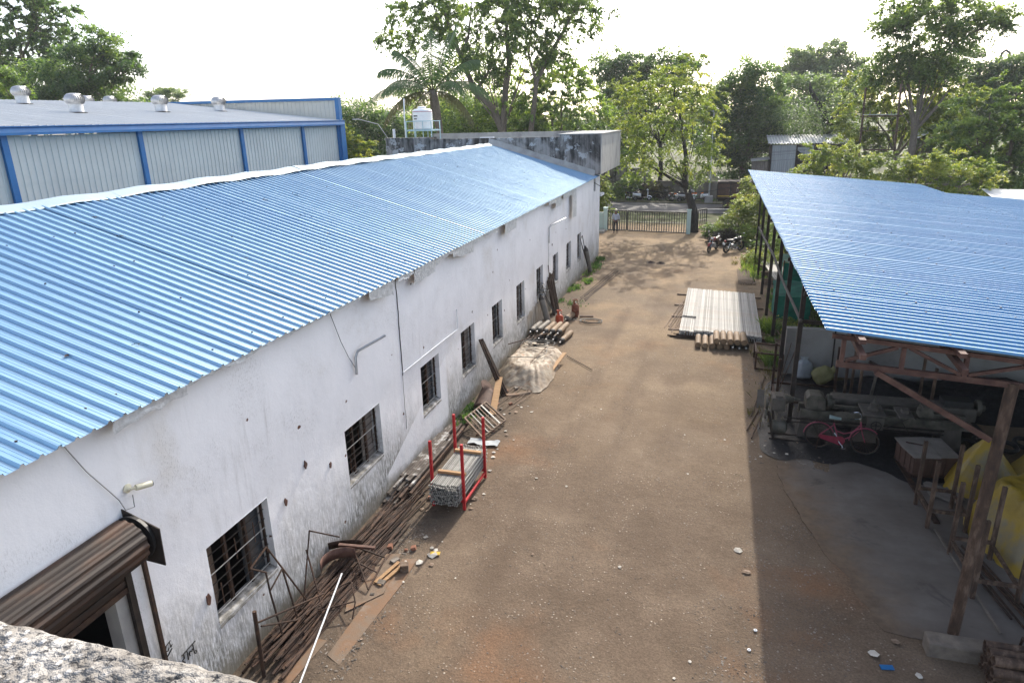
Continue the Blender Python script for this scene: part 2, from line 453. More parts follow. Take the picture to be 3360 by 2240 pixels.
# green-brown ground outside the yard
out = t.math('MAXIMUM', t.ramp(t.math('DIVIDE', y, 100.), [(.555, 0), (.58, 1)]), t.math('MAXIMUM', t.ramp(t.math('DIVIDE', x, 20.), [(.16, 0), (.2, 1)]), t.ramp(t.math('DIVIDE', x, -20.), [(.5, 0), (.52, 1)])))
ogr = t.ramp(t.noise(pos, .4, 6., .7), [(.35, (.06, .055, .03)), (.55, (.07, .085, .03)), (.7, (.14, .115, .07))])
near = t.ramp(t.math('DIVIDE', y, 100.), [(.21, 0), (.25, 1)])
col = t.mix(t.math('MULTIPLY', out, near), col, ogr)
h = t.math('ADD', t.math('MULTIPLY', t.noise(pos, 4., 6., .7), 1.), t.math('ADD', t.math('MULTIPLY', sm, .5), t.math('MULTIPLY', fn, .35)))
t.bsdf(col, .95, 0, t.bump(h, .7, .035), .2)
MT['dirt'] = t.m

# smooth cement floor of the shed
t = NT('cement_floor'); pos = t.coord("Pos")
col = t.ramp(t.noise(pos, .8, 6., .65), [(.3, (.10, .084, .070)), (.52, (.135, .117, .101)), (.7, (.17, .152, .136))])
col = t.mix(t.ramp(t.noise(t.coord("Pos", (.5, 1.6, 1), (0, 0, .5)), 1.6, 6., .75), [(.5, 0), (.75, .5)]), col, (.10, .085, .07))
xx, yy_, zz_ = t.sep(pos)
dd = t.math('DIVIDE', t.math('ADD', t.math('MULTIPLY', t.math('SUBTRACT', xx, 1.84), 5.26), t.math('MULTIPLY', t.math('SUBTRACT', yy_, 16.1), 1.32)), 5.42)
dd = t.math('ADD', dd, t.math('MULTIPLY', t.math('SUBTRACT', t.noise(pos, 1.3, 5., .7), .5), 1.6))
dcol = t.ramp(t.noise(pos, 3., 4., .7), [(.35, (.09, .063, .042)), (.65, (.15, .105, .068))])
col = t.mix(t.ramp(dd, [(.05, 1.), (.95, .0)]), col, dcol)
oil = t.ramp(t.noise(pos, .9, 5., .7, .5), [(.6, 0), (.72, .75)])
col = t.mix(oil, col, (.045, .04, .036))
t.bsdf(col, .85, 0, t.bump(t.noise(pos, 12., 5., .7), .35, .012), .3)
MT['floor'] = t.m
# asphalt
t = NT('asphalt'); pos = t.coord("Pos")
col = t.ramp(t.noise(t.coord("Pos", (.15, 1, 1)), .9, 6., .65), [(.3, (.075, .07, .066)), (.55, (.11, .105, .10)), (.75, (.17, .155, .135))])
t.bsdf(col, .85, 0, t.bump(t.noise(pos, 30., 4., .7), .3, .01), .3)
MT['asphalt'] = t.m
# parapet close to the camera
t = NT('weathered_parapet'); pos = t.coord("Pos")
f = t.noise(pos, 5.5, 7., .75, .4)
col = t.ramp(f, [(.34, (.14, .128, .112)), (.48, (.23, .215, .195)), (.62, (.36, .345, .32))])
lich = t.ramp(t.noise(pos, 26., 6., .8, .3), [(.54, 0), (.61, 1)])
edge = t.ramp(t.math('ADD', t.sep(pos)[1], t.math('MULTIPLY', t.math('SUBTRACT', t.noise(pos, 5., 4., .7), .5), .25)), [(.72, 0), (.86, 1)])
col = t.mix(t.math('MULTIPLY', lich, t.math('MULTIPLY_ADD', edge, .6)), col, (.045, .042, .04))
col.node.inputs[0].links[0].from_node.inputs[1].links[0].from_node.inputs[2].default_value = .3
spk = t.n("TexVoronoi"); spk.inputs["Scale"].default_value = 38.; t.l(pos, spk.inputs["Vector"])
col = t.mix(t.math('MULTIPLY', t.ramp(spk.outputs["Distance"], [(.2, .7), (.34, 0)]), t.ramp(t.noise(pos, 4., 3., .6), [(.5, 0), (.6, 1)])), col, (.62, .60, .57))
h = t.math('ADD', t.noise(pos, 18., 7., .75), t.math('MULTIPLY', spk.outputs["Distance"], -.5))
t.bsdf(col, .95, 0, t.bump(h, .9, .03), .15)
MT['parapet'] = t.m
# soil patches: coal and swarf
MT['coal'] = pm('coal_swarf', [(0.0032, 0.0032, 0.004), (0.0096, 0.0096, 0.0112), (0.024, 0.024, 0.0272)], 9., .6, .2, bump=.9, bscale=18., coord="Pos")
MT['tarp_tan'] = pm('dirty_tan_tarpaulin', [(.12, .08, .048), (.25, .19, .13), (.34, .29, .22), (.22, .115, .05)], 1.9, .7, bump=.9, bscale=8., coord="Pos", dist=1.2)
MT['tarp_yellow'] = pm('yellow_tarpaulin', [(.28, .185, .02), (.36, .24, .026), (.23, .19, .115)], 1.2, .5, bump=.6, bscale=7., coord="Pos", lo=.35, hi=.62)
MT['net_green'] = pm('green_shade_net', [(.008, .09, .06), (.015, .15, .10), (.03, .2, .135)], 2., .75, bump=.3, bscale=90.)
MT['paper'] = pm('paper_litter', [(0.336, 0.304, 0.256), (0.48, 0.456, 0.4)], 5., .85, rnd=.3)
MT['stone'] = pm('pebble', [(0.062, 0.0527, 0.0434), (0.1488, 0.124, 0.0992), (0.2604, 0.2294, 0.1922)], 3., .9, coord="Pos", lo=.35, hi=.65)
MT['brickred'] = pm('brick', [(.16, .07, .04), (.28, .13, .08)], 6., .9, bump=.4, rnd=.2)
MT['tank_white'] = pm('tank_white', [(.78, .78, .77), (.84, .84, .83)], 3., .4)
MT['pale_blue'] = pm('pale_blue_paint', [(.35, .50, .54), (.42, .58, .62)], 5., .6)
MT['mint'] = pm('mint_wash', [(.45, .60, .58), (.55, .68, .65)], 4., .85, bump=.3)
MT['red_trim'] = pm('red_stripe', [(.35, .04, .05)], 3., .5)
MT['ink'] = pm('black_paint', [(.015, .014, .014), (.03, .028, .026)], 12., .8)
MT['pink'] = pm('pink_enamel', [(.20, .03, .055), (.28, .05, .085)], 7., .5)
MT['pink2'] = pm('red_enamel', [(.17, .012, .03), (.22, .016, .04)], 7., .4)
MT['chrome'] = pm('chrome', [(.6, .6, .6), (.72, .72, .72)], 4., .22, .95)
MT['cast_iron'] = pm('oily_cast_iron', [(0.02625, 0.02475, 0.0195), (0.075, 0.069, 0.0525), (0.1275, 0.1162, 0.09375)], 3.5, .65, .2, bump=.5, bscale=14.)
MT['cast_dust'] = pm('dusty_cast_iron', [(0.05625, 0.0495, 0.0405), (0.1125, 0.099, 0.0825)], 4., .85, .0, bump=.4)
MT['crate_board'] = pm('brown_crate', [(0.06, 0.032, 0.0224), (0.104, 0.06, 0.044)], 4., .8, bump=.3, rnd=.2)
MT['dust_board'] = pm('dusty_board', [(0.152, 0.132, 0.112), (0.24, 0.212, 0.188)], 3., .9, bump=.4)
MT['sack_white'] = pm('white_sack', [(0.252, 0.276, 0.288), (0.372, 0.39, 0.396)], 5., .7, bump=.7, bscale=9.)
MT['sack_yellow'] = pm('yellow_sack', [(0.187, 0.1705, 0.066), (0.264, 0.242, 0.11)], 5., .75, bump=.8, bscale=9.)
MT['glass'] = pm('dusty_glass', [(.03, .035, .04), (.06, .065, .07)], 3., .25, 0, spec=.7)
MT['shutter'] = pm('rusty_shutter', [(0.0176, 0.0136, 0.012), (0.032, 0.0224, 0.0176), (0.068, 0.036, 0.0224)], 3., .6, .2, stretch=(1, .5, 3))

# ================================================================== THE SETTING
def ground_z(x, y):
    if -7.0 < x < 3.2 and 4 < y < 52:
        return .035 * noise.noise(Vector((x * .35, y * .25, 1.7))) + .018 * noise.noise(Vector((x * 1.3, y * 1.1, 4.2)))
    return 0.0
xs = sorted(set([-700, -300, -120, -60, -30, -20, -12] + [round(-9 + .3 * i, 2) for i in range(45)] + [6, 9, 14, 22, 40, 80, 200, 500, 900]))
ys = sorted(set([-150, -40, -10, 0, 3] + [round(5 + .4 * i, 2) for i in range(122)] + [56, 60, 75, 90, 120, 180, 300, 600, 1500]))
b = MB(); b.grid([[(x, y, ground_z(x, y)) for y in ys] for x in xs])
b.f = [f[::-1] for f in b.f]
struct('ground', b, MT['dirt'], 1)

# road beyond the gate, running slightly askew
def rd(s, w, z=0.0):      # s along the road, w across, from the near edge
    return (s, 63.5 - .12 * s + w, z)
b = MB(); b.grid([[rd(-160, 0, .03), rd(-160, 6.8, .03)], [rd(160, 0, .03), rd(160, 6.8, .03)]]); b.f = [f[::-1] for f in b.f]
struct('road', b, MT['asphalt'])
b = MB()
b.grid([[rd(-160, 6.8, .0), rd(-160, 6.8, .12), rd(-160, 9.6, .13), rd(-160, 9.6, 0)], [rd(160, 6.8, .0), rd(160, 6.8, .12), rd(160, 9.6, .13), rd(160, 9.6, 0)]])
MT['verge'] = pm('earth_verge', [(.06, .055, .03), (.10, .095, .045), (.17, .14, .09)], .7, .95, bump=.6, coord="Pos")
struct('road_verge', b, MT['verge'])

# cement floor of the open shed, broken left edge
edge = [(1.9, 16.9), (1.84, 16.1), (2.02, 15.0), (2.23, 14.03), (2.35, 13.5), (2.48, 13.01), (2.66, 12.6), (2.82, 12.2), (2.91, 11.66), (3.0, 11.3), (3.16, 10.84), (3.6, 10.78)]
e2 = []
for i in range(len(edge) - 1):
    for k in range(10):
        f = k / 10; x = edge[i][0] * (1 - f) + edge[i + 1][0] * f; y = edge[i][1] * (1 - f) + edge[i + 1][1] * f
        e2.append((x + .07 * noise.noise(Vector((x * 2, y * 2, 0))) + .025 * noise.noise(Vector((x * 11, y * 11, 3))), y))
e2 += [(14, 10.78), (14, 17.3), (1.95, 17.3)]
b = MB(); b.prism(e2[::-1], -.05, .012)
struct('shed_floor', b, MT['floor'])

# ------------------------------------------------------------------ corrugated sheets
def sheet_profile(pitch=.225, n=5, h=.038):
    pr = []
    for i in range(n):
        o = i * pitch
        pr += [(o, 0), (o + .020, h), (o + .050, h), (o + .070, 0), (o + .112, 0), (o + .116, .003), (o + .122, .003), (o + .126, 0),
               (o + .165, 0), (o + .169, .003), (o + .175, .003), (o + .179, 0)]
    o = n * pitch
    pr += [(o, 0), (o + .020, h + .003), (o + .050, h + .003), (o + .066, .004)]
    return pr
def sheet_mesh(name, a, b_, mat, prof, along_y=True, seg=6):
    """a, b_: (x, z) of the eave and the ridge ends; profile runs along +Y"""
    m = MB(); rows = []
    nx, nz = -(b_[1] - a[1]), (b_[0] - a[0]); L = math.hypot(nx, nz); nx, nz = nx / L, nz / L
    if nz < 0: nx, nz = -nx, -nz
    for s in range(seg + 1):
        f = s / seg
        x = a[0] + (b_[0] - a[0]) * f; z = a[1] + (b_[1] - a[1]) * f
        rows.append([(x + nx * h, y, z + nz * h) for y, h in prof])
    m.grid(rows)
    if a[0] < b_[0]: m.f = [q[::-1] for q in m.f]
    me = bpy.data.meshes.new(name); me.from_pydata(m.v, [], m.f); me.materials.append(mat); me.update()
    return me
def lay_sheets(parent, me, y0, y1, width=1.125, jit=.004, name='roof_sheet', slope=(0, 0)):
    k = 0; y = y0
    out = []
    while y < y1 - .2:
        o = bpy.data.objects.new(name, me); COL.objects.link(o); o.parent = parent
        o.location = Vector((random.uniform(-.012, .012), y, slope[1] * (y - slope[0]) + random.uniform(-jit, jit) + .004 * (k % 2))) - parent.location
        o.rotation_euler = (random.uniform(-.0025, .0025), 0, random.uniform(-.0012, .0012))
        out.append(o); y += width; k += 1
    return out

# ================================================================== WORKSHOP (white, left)
ws = thing('workshop', 'long whitewashed workshop with blue corrugated roof along the yard', 'building', (-7, 20, 0))
WX, WT = -7.0, .24
opens = [(2.2, 5.78, -.1, 3.05), (7.09, 8.59, 1.02, 2.40), (11.2, 12.75, 1.15, 2.41), (15.05, 16.27, 1.08, 2.41), (18.0, 19.2, 1.05, 2.44),
         (20.97, 22.1, 1.05, 2.44), (23.95, 25.07, 1.0, 2.45), (26.95, 28.08, 1.05, 2.45), (29.95, 31.05, 1.1, 2.45), (32.9, 34.0, 1.1, 2.47), (35.68, 36.75, 1.05, 2.48)]
def wall_with_openings(x0, x1, y0, y1, z0, z1, ops):
    """wall in the YZ plane, outer face x1, holes lined"""
    m = MB()
    ycut = sorted(set([y0, y1] + [v for o in ops for v in o[:2]]))
    for i in range(len(ycut) - 1):
        a, c = ycut[i], ycut[i + 1]
        hole = [o for o in ops if o[0] <= a + 1e-6 and o[1] >= c - 1e-6]
        segs = [(z0, z1)] if not hole else [(z0, hole[0][2]), (hole[0][3], z1)]
        for s in segs:
            if s[1] - s[0] < .01: continue
            for X, fl in ((x1, 0), (x0, 1)):
                ny = max(1, int((c - a) / .5)); nz_ = max(1, int((s[1] - s[0]) / .5))
                P = [[(X + (.012 * noise.noise(Vector((0, y * .6, z * .6))) if X == x1 else 0), y, z) for z in [s[0] + (s[1] - s[0]) * q / nz_ for q in range(nz_ + 1)]]
                     for y in [a + (c - a) * q / ny for q in range(ny + 1)]]
                o = len(m.f); m.grid(P)
                if fl: m.f[o:] = [q[::-1] for q in m.f[o:]]
    for a, c, e, f in ops:
        for P in ([(x0, a, e), (x1, a, e), (x1, a, f), (x0, a, f)], [(x1, c, e), (x0, c, e), (x0, c, f), (x1, c, f)],
                  [(x0, a, f), (x1, a, f), (x1, c, f), (x0, c, f)], [(x1, a, e - .03), (x0, a, e + .02), (x0, c, e + .02), (x1, c, e - .03)]):
            m.add(P, [(0, 1, 2, 3)])
    m.add([(x0, y0, z1), (x1, y0, z1), (x1, y1, z1), (x0, y1, z1)], [(0, 1, 2, 3)])
    m.add([(x0, y0, z0), (x1, y0, z0), (x1, y0, z1), (x0, y0, z1)], [(0, 1, 2, 3)])
    m.add([(x1, y1, z0), (x0, y1, z0), (x0, y1, z1), (x1, y1, z1)], [(0, 1, 2, 3)])
    return m
wall_with_openings(WX - WT, WX, .6, 40.35, -.2, 5.02, opens).build('wall', MT['white_wall'], ws)
# rest of the shell keeps the inside dark
m = MB(); m.span((-19.7, .6, -.2), (-19.5, 40.3, 4.95)); m.build('back_wall', MT['white_wall'], ws)
m = MB(); m.prism([(-19.5, -.2), (-7.24, -.2), (-7.24, 5.0), (-13.25, 6.8), (-19.5, 4.95)], -.82, -.62, basis((1, 0, 0), (0, 0, 1), (0, -1, 0), (0, 0, 0))); m.build('end_wall', MT['white_wall'], ws)
m = MB(); m.span((-19.5, .82, -.02), (-7.24, 40.3, .02)); m.build('inside_floor', MT['dark_in'], ws)

EAVE, RIDGE = (-6.75, 5.08), (-13.25, 6.995)
pf = sheet_profile()
me = sheet_mesh('roof_sheet', EAVE, RIDGE, MT['roof_blue'], pf)
sheets = lay_sheets(ws, me, .55, 40.25)
me2 = sheet_mesh('roof_sheet_back', (-19.9, 5.0), (-13.35, 6.99), MT['roof_blue'], pf, seg=1)
lay_sheets(ws, me2, .55, 40.25)
# fixing bolts with dark washers
m = MB()
for i in range(34 * 5):
    y = .58 + .225 * i
    for k, x in enumerate((-7.1, -8.6, -10.1, -11.6, -12.9)):
        if (i + k) % 2 and random.random() < .28:
            z = EAVE[1] + (EAVE[0] - x) * .2946 + .042
            m.box((x + random.uniform(-.02, .02), y + .032, z), (.024, .02, .018))
o = m.build('roof_bolts', MT['rust'], ws); o["kind"] = "stuff"
q = MB(); rl = random.Random(4)
for k in range(34):
    x, y = rl.uniform(-12.6, -7), rl.uniform(4, 34); z = EAVE[1] + (EAVE[0] - x) * .2946 + .03
    for j in range(rl.randint(2, 5)):
        a = rl.uniform(0, 6.28); r_ = rl.uniform(.02, .05); cx, cy = x + rl.uniform(-.06, .06), y + rl.uniform(-.05, .05)
        q.add([(cx - r_ * math.cos(a), cy - r_ * math.sin(a), z), (cx + .02 * math.sin(a), cy - .02 * math.cos(a), z + .02), (cx + r_ * math.cos(a), cy + r_ * math.sin(a), z + .012), (cx - .02 * math.sin(a), cy + .02 * math.cos(a), z + .006)], [(0, 1, 2, 3)])
o = q.build('dry_leaves', MT['rust'], ws); o["kind"] = "stuff"
# ridge cap pieces, a little wavy
y = .5; k = 0
while y < 40.2:
    L = min(2.45, 40.35 - y)
    P = []
    lift = random.uniform(-.006, .012)
    for i in range(7):
        yy = y + (L + .06) * i / 6
        w = .02 * math.sin(i * 1.3 + k) + lift + .05 * math.exp(-((yy - 22) / 9) ** 2)
        jw = random.uniform(-.015, .015)
        P.append([(-12.93 + jw, yy, 6.925 + w), (-12.95 + jw, yy, 6.945 + w), (-13.2, yy, 7.04 + w), (-13.28, yy, 7.055 + w), (-13.36, yy, 7.04 + w), (-13.7, yy, 6.92 + w)])
    m = MB(); m.grid(P); m.f = [q[::-1] for q in m.f]
    m.build('ridge_cap', MT['ridge'], ws, 20)
    y += 2.42; k += 1
# mortar fillet where the roof meets the taller block
m = MB()
P = []
for i in range(40):
    f = i / 39; x = -6.9 + (-13.3 + 6.9) * f; z = EAVE[1] + (EAVE[0] - x) * .2946
    j = .04 * noise.noise(Vector((x * 3, 0, 0)))
    P.append([(x, 40.12 + j, z + .03), (x, 40.3, z + .12 + j), (x, 40.42, z + .34 + j)])
m.grid(P); m.build('mortar_fillet', MT['cement_wall'], ws, 1)

# foil insulation hanging out under the eave
def foil(y0, y1, drop0, drop1, x=-6.80, zt=5.07, tear=.05):
    n = max(4, int((y1 - y0) / .12)); P = []
    rr = random.random() * 50
    for i in range(n + 1):
        y = y0 + (y1 - y0) * i / n; d = drop0 + (drop1 - drop0) * i / n + tear * noise.noise(Vector((y * 5, rr, 0)))
        row = []
        for k in range(6):
            f = k / 5
            row.append((x + .012 * noise.noise(Vector((y * 4, f * 5, rr))), y + .03 * math.sin(f * 3 + rr), zt - d * f))
        P.append(row)
    m = MB(); m.grid(P); m.build('foil_flap', MT['foil'], ws, 1)
for a in ((5.85, 7.1, .16, .14), (7.1, 8.9, .05, .06), (12.4, 13.5, .2, .33), (13.75, 14.6, .10, .12), (14.65, 15.95, .36, .33), (16.0, 16.3, .2, .16), (16.3, 17.15, .1, .1), (17.17, 18.85, .22, .38),
          (18.6, 19.8, .13, .16), (20.0, 21.25, .08, .17), (22.1, 23.5, .38, .34), (28.4, 29.7, .16, .2), (29.7, 30.9, .45, .42), (31.3, 33.5, .24, .26), (33.5, 34.4, 1.38, 1.42), (9.5, 12.0, .05, .06), (24, 28, .05, .05)):
    foil(*a)

# windows: frame, mullions, grille bars, leaning shutters behind
def window(y0, y1, z0, z1, seed):
    rnd = random.Random(seed)
    X = -7.15; W = y1 - y0; H = z1 - z0
    fr = MB()
    t_ = .035
    fr.span((X - .02, y0, z0), (X + .02, y0 + t_, z1)); fr.span((X - .02, y1 - t_, z0), (X + .02, y1, z1))
    fr.span((X - .02, y0 + t_, z0), (X + .02, y1 - t_, z0 + t_)); fr.span((X - .02, y0 + t_, z1 - t_), (X + .02, y1 - t_, z1))
    w = fr.build('window', MT['rust'], ws)
    nm = 2 if W > 1.3 else 1
    for k in range(nm):
        y = y0 + W * (k + 1) / (nm + 1) + rnd.uniform(-.03, .03)
        q = MB(); q.span((X - .025, y - .025, z0), (X + .03, y + .025, z1)); q.build('mullion', MT['rust'], w)
    nb = 8
    for k in range(nb):
        z = z0 + H * (k + .6) / nb + rnd.uniform(-.012, .012)
        q = MB(); q.tube([(X + .035, y0, z), (X + .035, (y0 + y1) / 2, z + rnd.uniform(-.015, .015)), (X + .035, y1, z)], .009, 6); q.build('bar', MT['dark_steel'] if k % 4 else MT['rod_white'], w, 40)
    for k in range(3):
        y = y0 + W * (k + .5) / 3 + rnd.uniform(-.06, .06); za = z0 + H * rnd.choice((.12, .3, .5))
        q = MB(); q.span((X + .028, y - .007, za), (X + .042, y + .007, za + H * .28)); q.build('bar', MT['rust'], w)
    # half open wooden shutter behind the grille
    a = rnd.uniform(.5, 1.1)
    q = MB(); q.bar((X - .05, y0 + .04 + rnd.random() * .2, (z0 + z1) / 2), (X - .05 - .5 * math.sin(a), y0 + .04 + W * .5 * math.cos(a), (z0 + z1) / 2), .03, H - .1); q.build('shutter_panel', MT['wood_old'], w)
    q = MB(); q.span((X - .08, y1 - W * .36, z0 + .04), (X - .06, y1 - .04, z1 - .04)); q.build('pane', MT['dust_board'] if seed % 2 else MT['glass'], w)
    # rough cement sill with broken edge
    P = []
    n = 10
    for i in range(n + 1):
        y = y0 + W * i / n
        j = .025 * noise.noise(Vector((y * 7, seed, 0)))
        P.append([(-7.2, y, z0 + .045), (-7.1, y, z0 + .04 + j * .6), (-7.015 + j * .5, y, z0 + .01 + j * .5), (-6.995, y, z0 - .03 + j * .5), (-6.993, y, z0 - .07 + j)])
    q = MB(); q.grid(P); q.build('sill', MT['sill'], w, 1)
for i, o in enumerate(opens[1:]):
    window(*o, i)

# rolling shutter with drum, side plate and guide rails
SH = MB(); prof = []
n = 22
rows = []
for j in range(2):
    y = (2.25, 5.72)[j]; row = []
    for k in range(n * 2 + 1):
        a = PI * 1.12 - (PI * 1.35) * k / (2 * n)
        r = .30 + (.018 if k % 4 < 2 else 0)
        row.append((-6.82 + r * math.cos(a) * 1.0, y, 3.46 + r * math.sin(a)))
    rows.append(row)
SH.grid(rows)
sh = SH.build('rolled_shutter', MT['shutter'], ws)
for k in range(4):
    q = MB(); z = 3.2 - .115 * k
    q.tube([(-6.98, 2.25, z), (-6.98, 5.74, z)], .03, 6, squash=1.9); q.build('slat', MT['shutter'], sh, 40)
q = MB(); q.span((-6.99, 2.25, 2.72), (-6.95, 5.74, 2.80)); q.build('bottom_rail', MT['rust'], sh)
q = MB(); q.prism([(-7.0, 3.12), (-6.47, 3.08), (-6.45, 3.62), (-7.0, 3.82)], -5.87, -5.855, basis((1, 0, 0), (0, 0, 1), (0, -1, 0), (0, 0, 0))); q.build('side_plate', MT['dark_steel'], sh)
q = MB(); q.lathe([(.30, 0), (.31, .05), (.22, .05), (.22, .09)], 26, basis((1, 0, 0), (0, 0, 1), (0, -1, 0), (-6.82, 5.84, 3.46))); q.build('drum_end', MT['black'], sh)
q = MB(); q.bar((-6.965, 5.70, 0), (-6.965, 5.70, 3.1), .06, .09, (0, 1, 0)); q.build('guide_rail', MT['dark_steel'], ws)
q = MB(); q.bar((-6.95, 5.97, 0), (-6.95, 5.97, 3.15), .05, .05, (0, 1, 0)); q.build('guide_rail', MT['rust'], ws)
q = MB(); q.span((-7.235, 5.5, 0), (-7.02, 5.78, 2.7)); q.build('door_jamb', MT['cement_wall'], ws)

# pipes, crack, cables fixed to the wall
q = MB(); q.tube([(-6.97, 14.0, 2.68), (-6.965, 15.8, 2.68), (-6.97, 17.66, 2.66), (-6.97, 17.7, 3.25)], .016, 6); q.build('conduit', MT['white_pvc'], ws, 40)
pts = [(-6.992, 14.02 + .03 * noise.noise(Vector((0, 0, z * 3))), z) for z in np.linspace(4.95, 2.6, 26)]
q = MB(); q.tube(pts, .011, 5); q.build('crack', MT['dark_in'], ws)
pts = [(-6.992, 14.0 + .04 * noise.noise(Vector((3, 0, z * 3))), z) for z in np.linspace(2.6, 1.2, 14)]
q = MB(); q.tube(pts, .004, 4); q.build('crack', MT['dark_in'], ws)
q = MB(); q.tube([(-6.95, 11.82, 3.44), (-6.95, 11.84, 3.8), (-6.93, 11.92, 3.92), (-6.55, 12.45, 4.12)], .028, 8); q.build('lamp_bracket', MT['galv'], ws, 40)
q = MB(); q.tube([(-6.95, 29.04, 3.2), (-6.95, 29.06, 3.85), (-6.9, 29.2, 3.95), (-6.5, 30.4, 4.1)], .03, 8); q.build('lamp_bracket', MT['galv'], ws, 40)
q = MB(); q.tube([(-6.97, 11.1, 4.95), (-6.95, 11.35, 4.3), (-6.97, 11.6, 3.9), (-6.96, 11.8, 3.6)], .006, 5); q.build('cable', MT['black'], ws)
q = MB(); q.tube([(-6.98, 5.3, 5.0), (-6.97, 5.5, 4.55), (-6.97, 5.75, 4.12), (-6.96, 5.83, 3.97), (-6.95, 5.88, 3.8), (-6.93, 6.0, 3.78), (-6.93, 6.01, 3.95)], .007, 5); q.build('cable', MT['cement_wall'], ws)
q = MB(); q.tube([(-6.97, 29.05, 3.2), (-6.98, 29.1, 2.6), (-6.98, 29.0, 2.0)], .006, 5); q.build('cable', MT['black'], ws)
for (yy, z0_, z1_, w_) in ((31.1, 4.9, 3.7, .22), (21.3, 4.9, 4.6, .3), (27.6, 4.9, 4.55, .3)):
    pass
# knocked-off plaster showing brick
rc = random.Random(12)
for (yy, zz, w_) in ((9.05, 2.05, .07), (9.75, 2.42, .075), (10.55, 2.0, .06), (6.95, 1.62, .09), (29.8, 3.0, .06)):
    n_ = 11; P = [(yy + w_ * rc.uniform(.45, 1.0) * math.cos(2 * PI * i / n_) * .8, zz + w_ * rc.uniform(.5, 1.3) * math.sin(2 * PI * i / n_)) for i in range(n_)]
    q = MB(); q.prism(P, -6.998, -6.976, basis((0, 1, 0), (0, 0, 1), (1, 0, 0), (0, 0, 0))); q.build('plaster_chip', MT['rust_red'] if w_ > .05 else MT['dark_in'], ws)
# painted lettering by the door (Devanagari brush strokes)
q = MB()
def stroke(pts, r=.011):
    q.tube([(-6.991, 6.30 + u * .82, 1.05 + v * .82) for u, v in pts], r * .8, 5, squash=1.0)
stroke([(-.02, .12), (.32, .15)], .012)
stroke([(.02, .12), (.02, .03), (-.03, .02), (.02, -.06)])
stroke([(.10, .13), (.10, -.07)]); stroke([(.25, .14), (.25, -.05)])
stroke([(.15, -.03), (.14, .03), (.17, .06), (.2, .02), (.22, .05), (.25, .05)]); stroke([(.25, -.05), (.28, -.09), (.31, -.07), (.29, -.03)])
q.build('painted_lettering', MT['ink'], ws)
q = MB()
def stroke(pts, r=.010):
    q.tube([(-6.991, 6.0 + u * .75, 1.43 + v * .75) for u, v in pts], r * .75, 5)
stroke([(.05, .1), (.2, .14)]); stroke([(.08, .1), (.05, .02), (.1, -.02), (.14, .03)]); stroke([(.17, .13), (.18, 0), (.22, .04)]); stroke([(.06, -.12), (.2, -.04)], .013)
q.build('painted_lettering', MT['ink'], ws)

# ================================================================== OFFICE BLOCK beyond the roof
ob = thing('office_block', 'flat-roofed cement block with black mould and projecting concrete box', 'building', (-13, 44, 0))
q = MB(); q.span((-20.1, 40.45, -.1), (-8.98, 40.75, 7.35)); q.build('wall', MT['mould_wall'], ob)
q = MB(); q.span((-20.15, 40.40, 7.353), (-17.05, 40.8, 7.45)); q.build('coping', MT['mould_wall'], ob)
q = MB(); q.span((-8.978, 40.42, 5.22), (-6.6, 48.4, 7.46)); q.build('projecting_box', MT['mould_wall'], ob)
q = MB(); q.span((-6.598, 40.43, 5.23), (-6.56, 48.38, 7.44)); q.build('box_lit_side', MT['cement_wall'], ob)  # added paler slab, the light on this face is put into its colour
q = MB(); q.span((-9.05, 40.36, 7.462), (-6.5, 48.45, 7.51)); q.build('box_coping', MT['cement_wall'], ob)
wall_with_openings(-7.25, -7.0, 40.37, 42.75, -.1, 5.2, [(40.62, 41.25, 4.2, 5.12)]).build('wall', MT['white_wall'], ob)
q = MB(); q.span((-7.16, 40.66, 4.25), (-7.12, 41.2, 5.1)); w = q.build('window', MT['glass'], ob)
for y in (40.68, 40.93, 41.18):
    q = MB(); q.span((-7.11, y - .02, 4.22), (-7.07, y + .02, 5.1)); q.build('bar', MT['rust'], w)
q = MB(); q.span((-20.1, 40.76, -.1), (-19.85, 48.4, 7.3)); q.build('wall', MT['mould_wall'], ob)
q = MB(); q.span((-20.1, 48.15, -.1), (-8.98, 48.4, 7.52)); q.build('wall', MT['cement_wall'], ob)
q = MB(); q.span((-19.84, 40.76, 6.35), (-8.99, 48.14, 6.5)); q.build('terrace', MT['cement_wall'], ob)
q = MB(); q.span((-8.5, 42.76, -.1), (-8.3, 48.14, 5.2)); q.build('recessed_wall', MT['white_wall'], ob)
q = MB(); q.span((-7.3, 42.76, 3.72), (-6.9, 43.9, 3.86)); q.build('door_canopy', MT['white_wall'], ob)
q = MB(); q.span((-8.3, 43.2, 0), (-8.24, 44.2, 2.1)); d = q.build('door', MT['crate_board'], ob)
q = MB(); q.sphere((-8.2, 44.08, 1.0), .04); q.build('handle', MT['chrome'], d)
q = MB(); q.tube([(-6.98, 40.6, 4.75), (-6.7, 41.3, 4.45), (-6.5, 42.2, 4.9)], .02, 6); q.build('cable', MT['black'], ob)
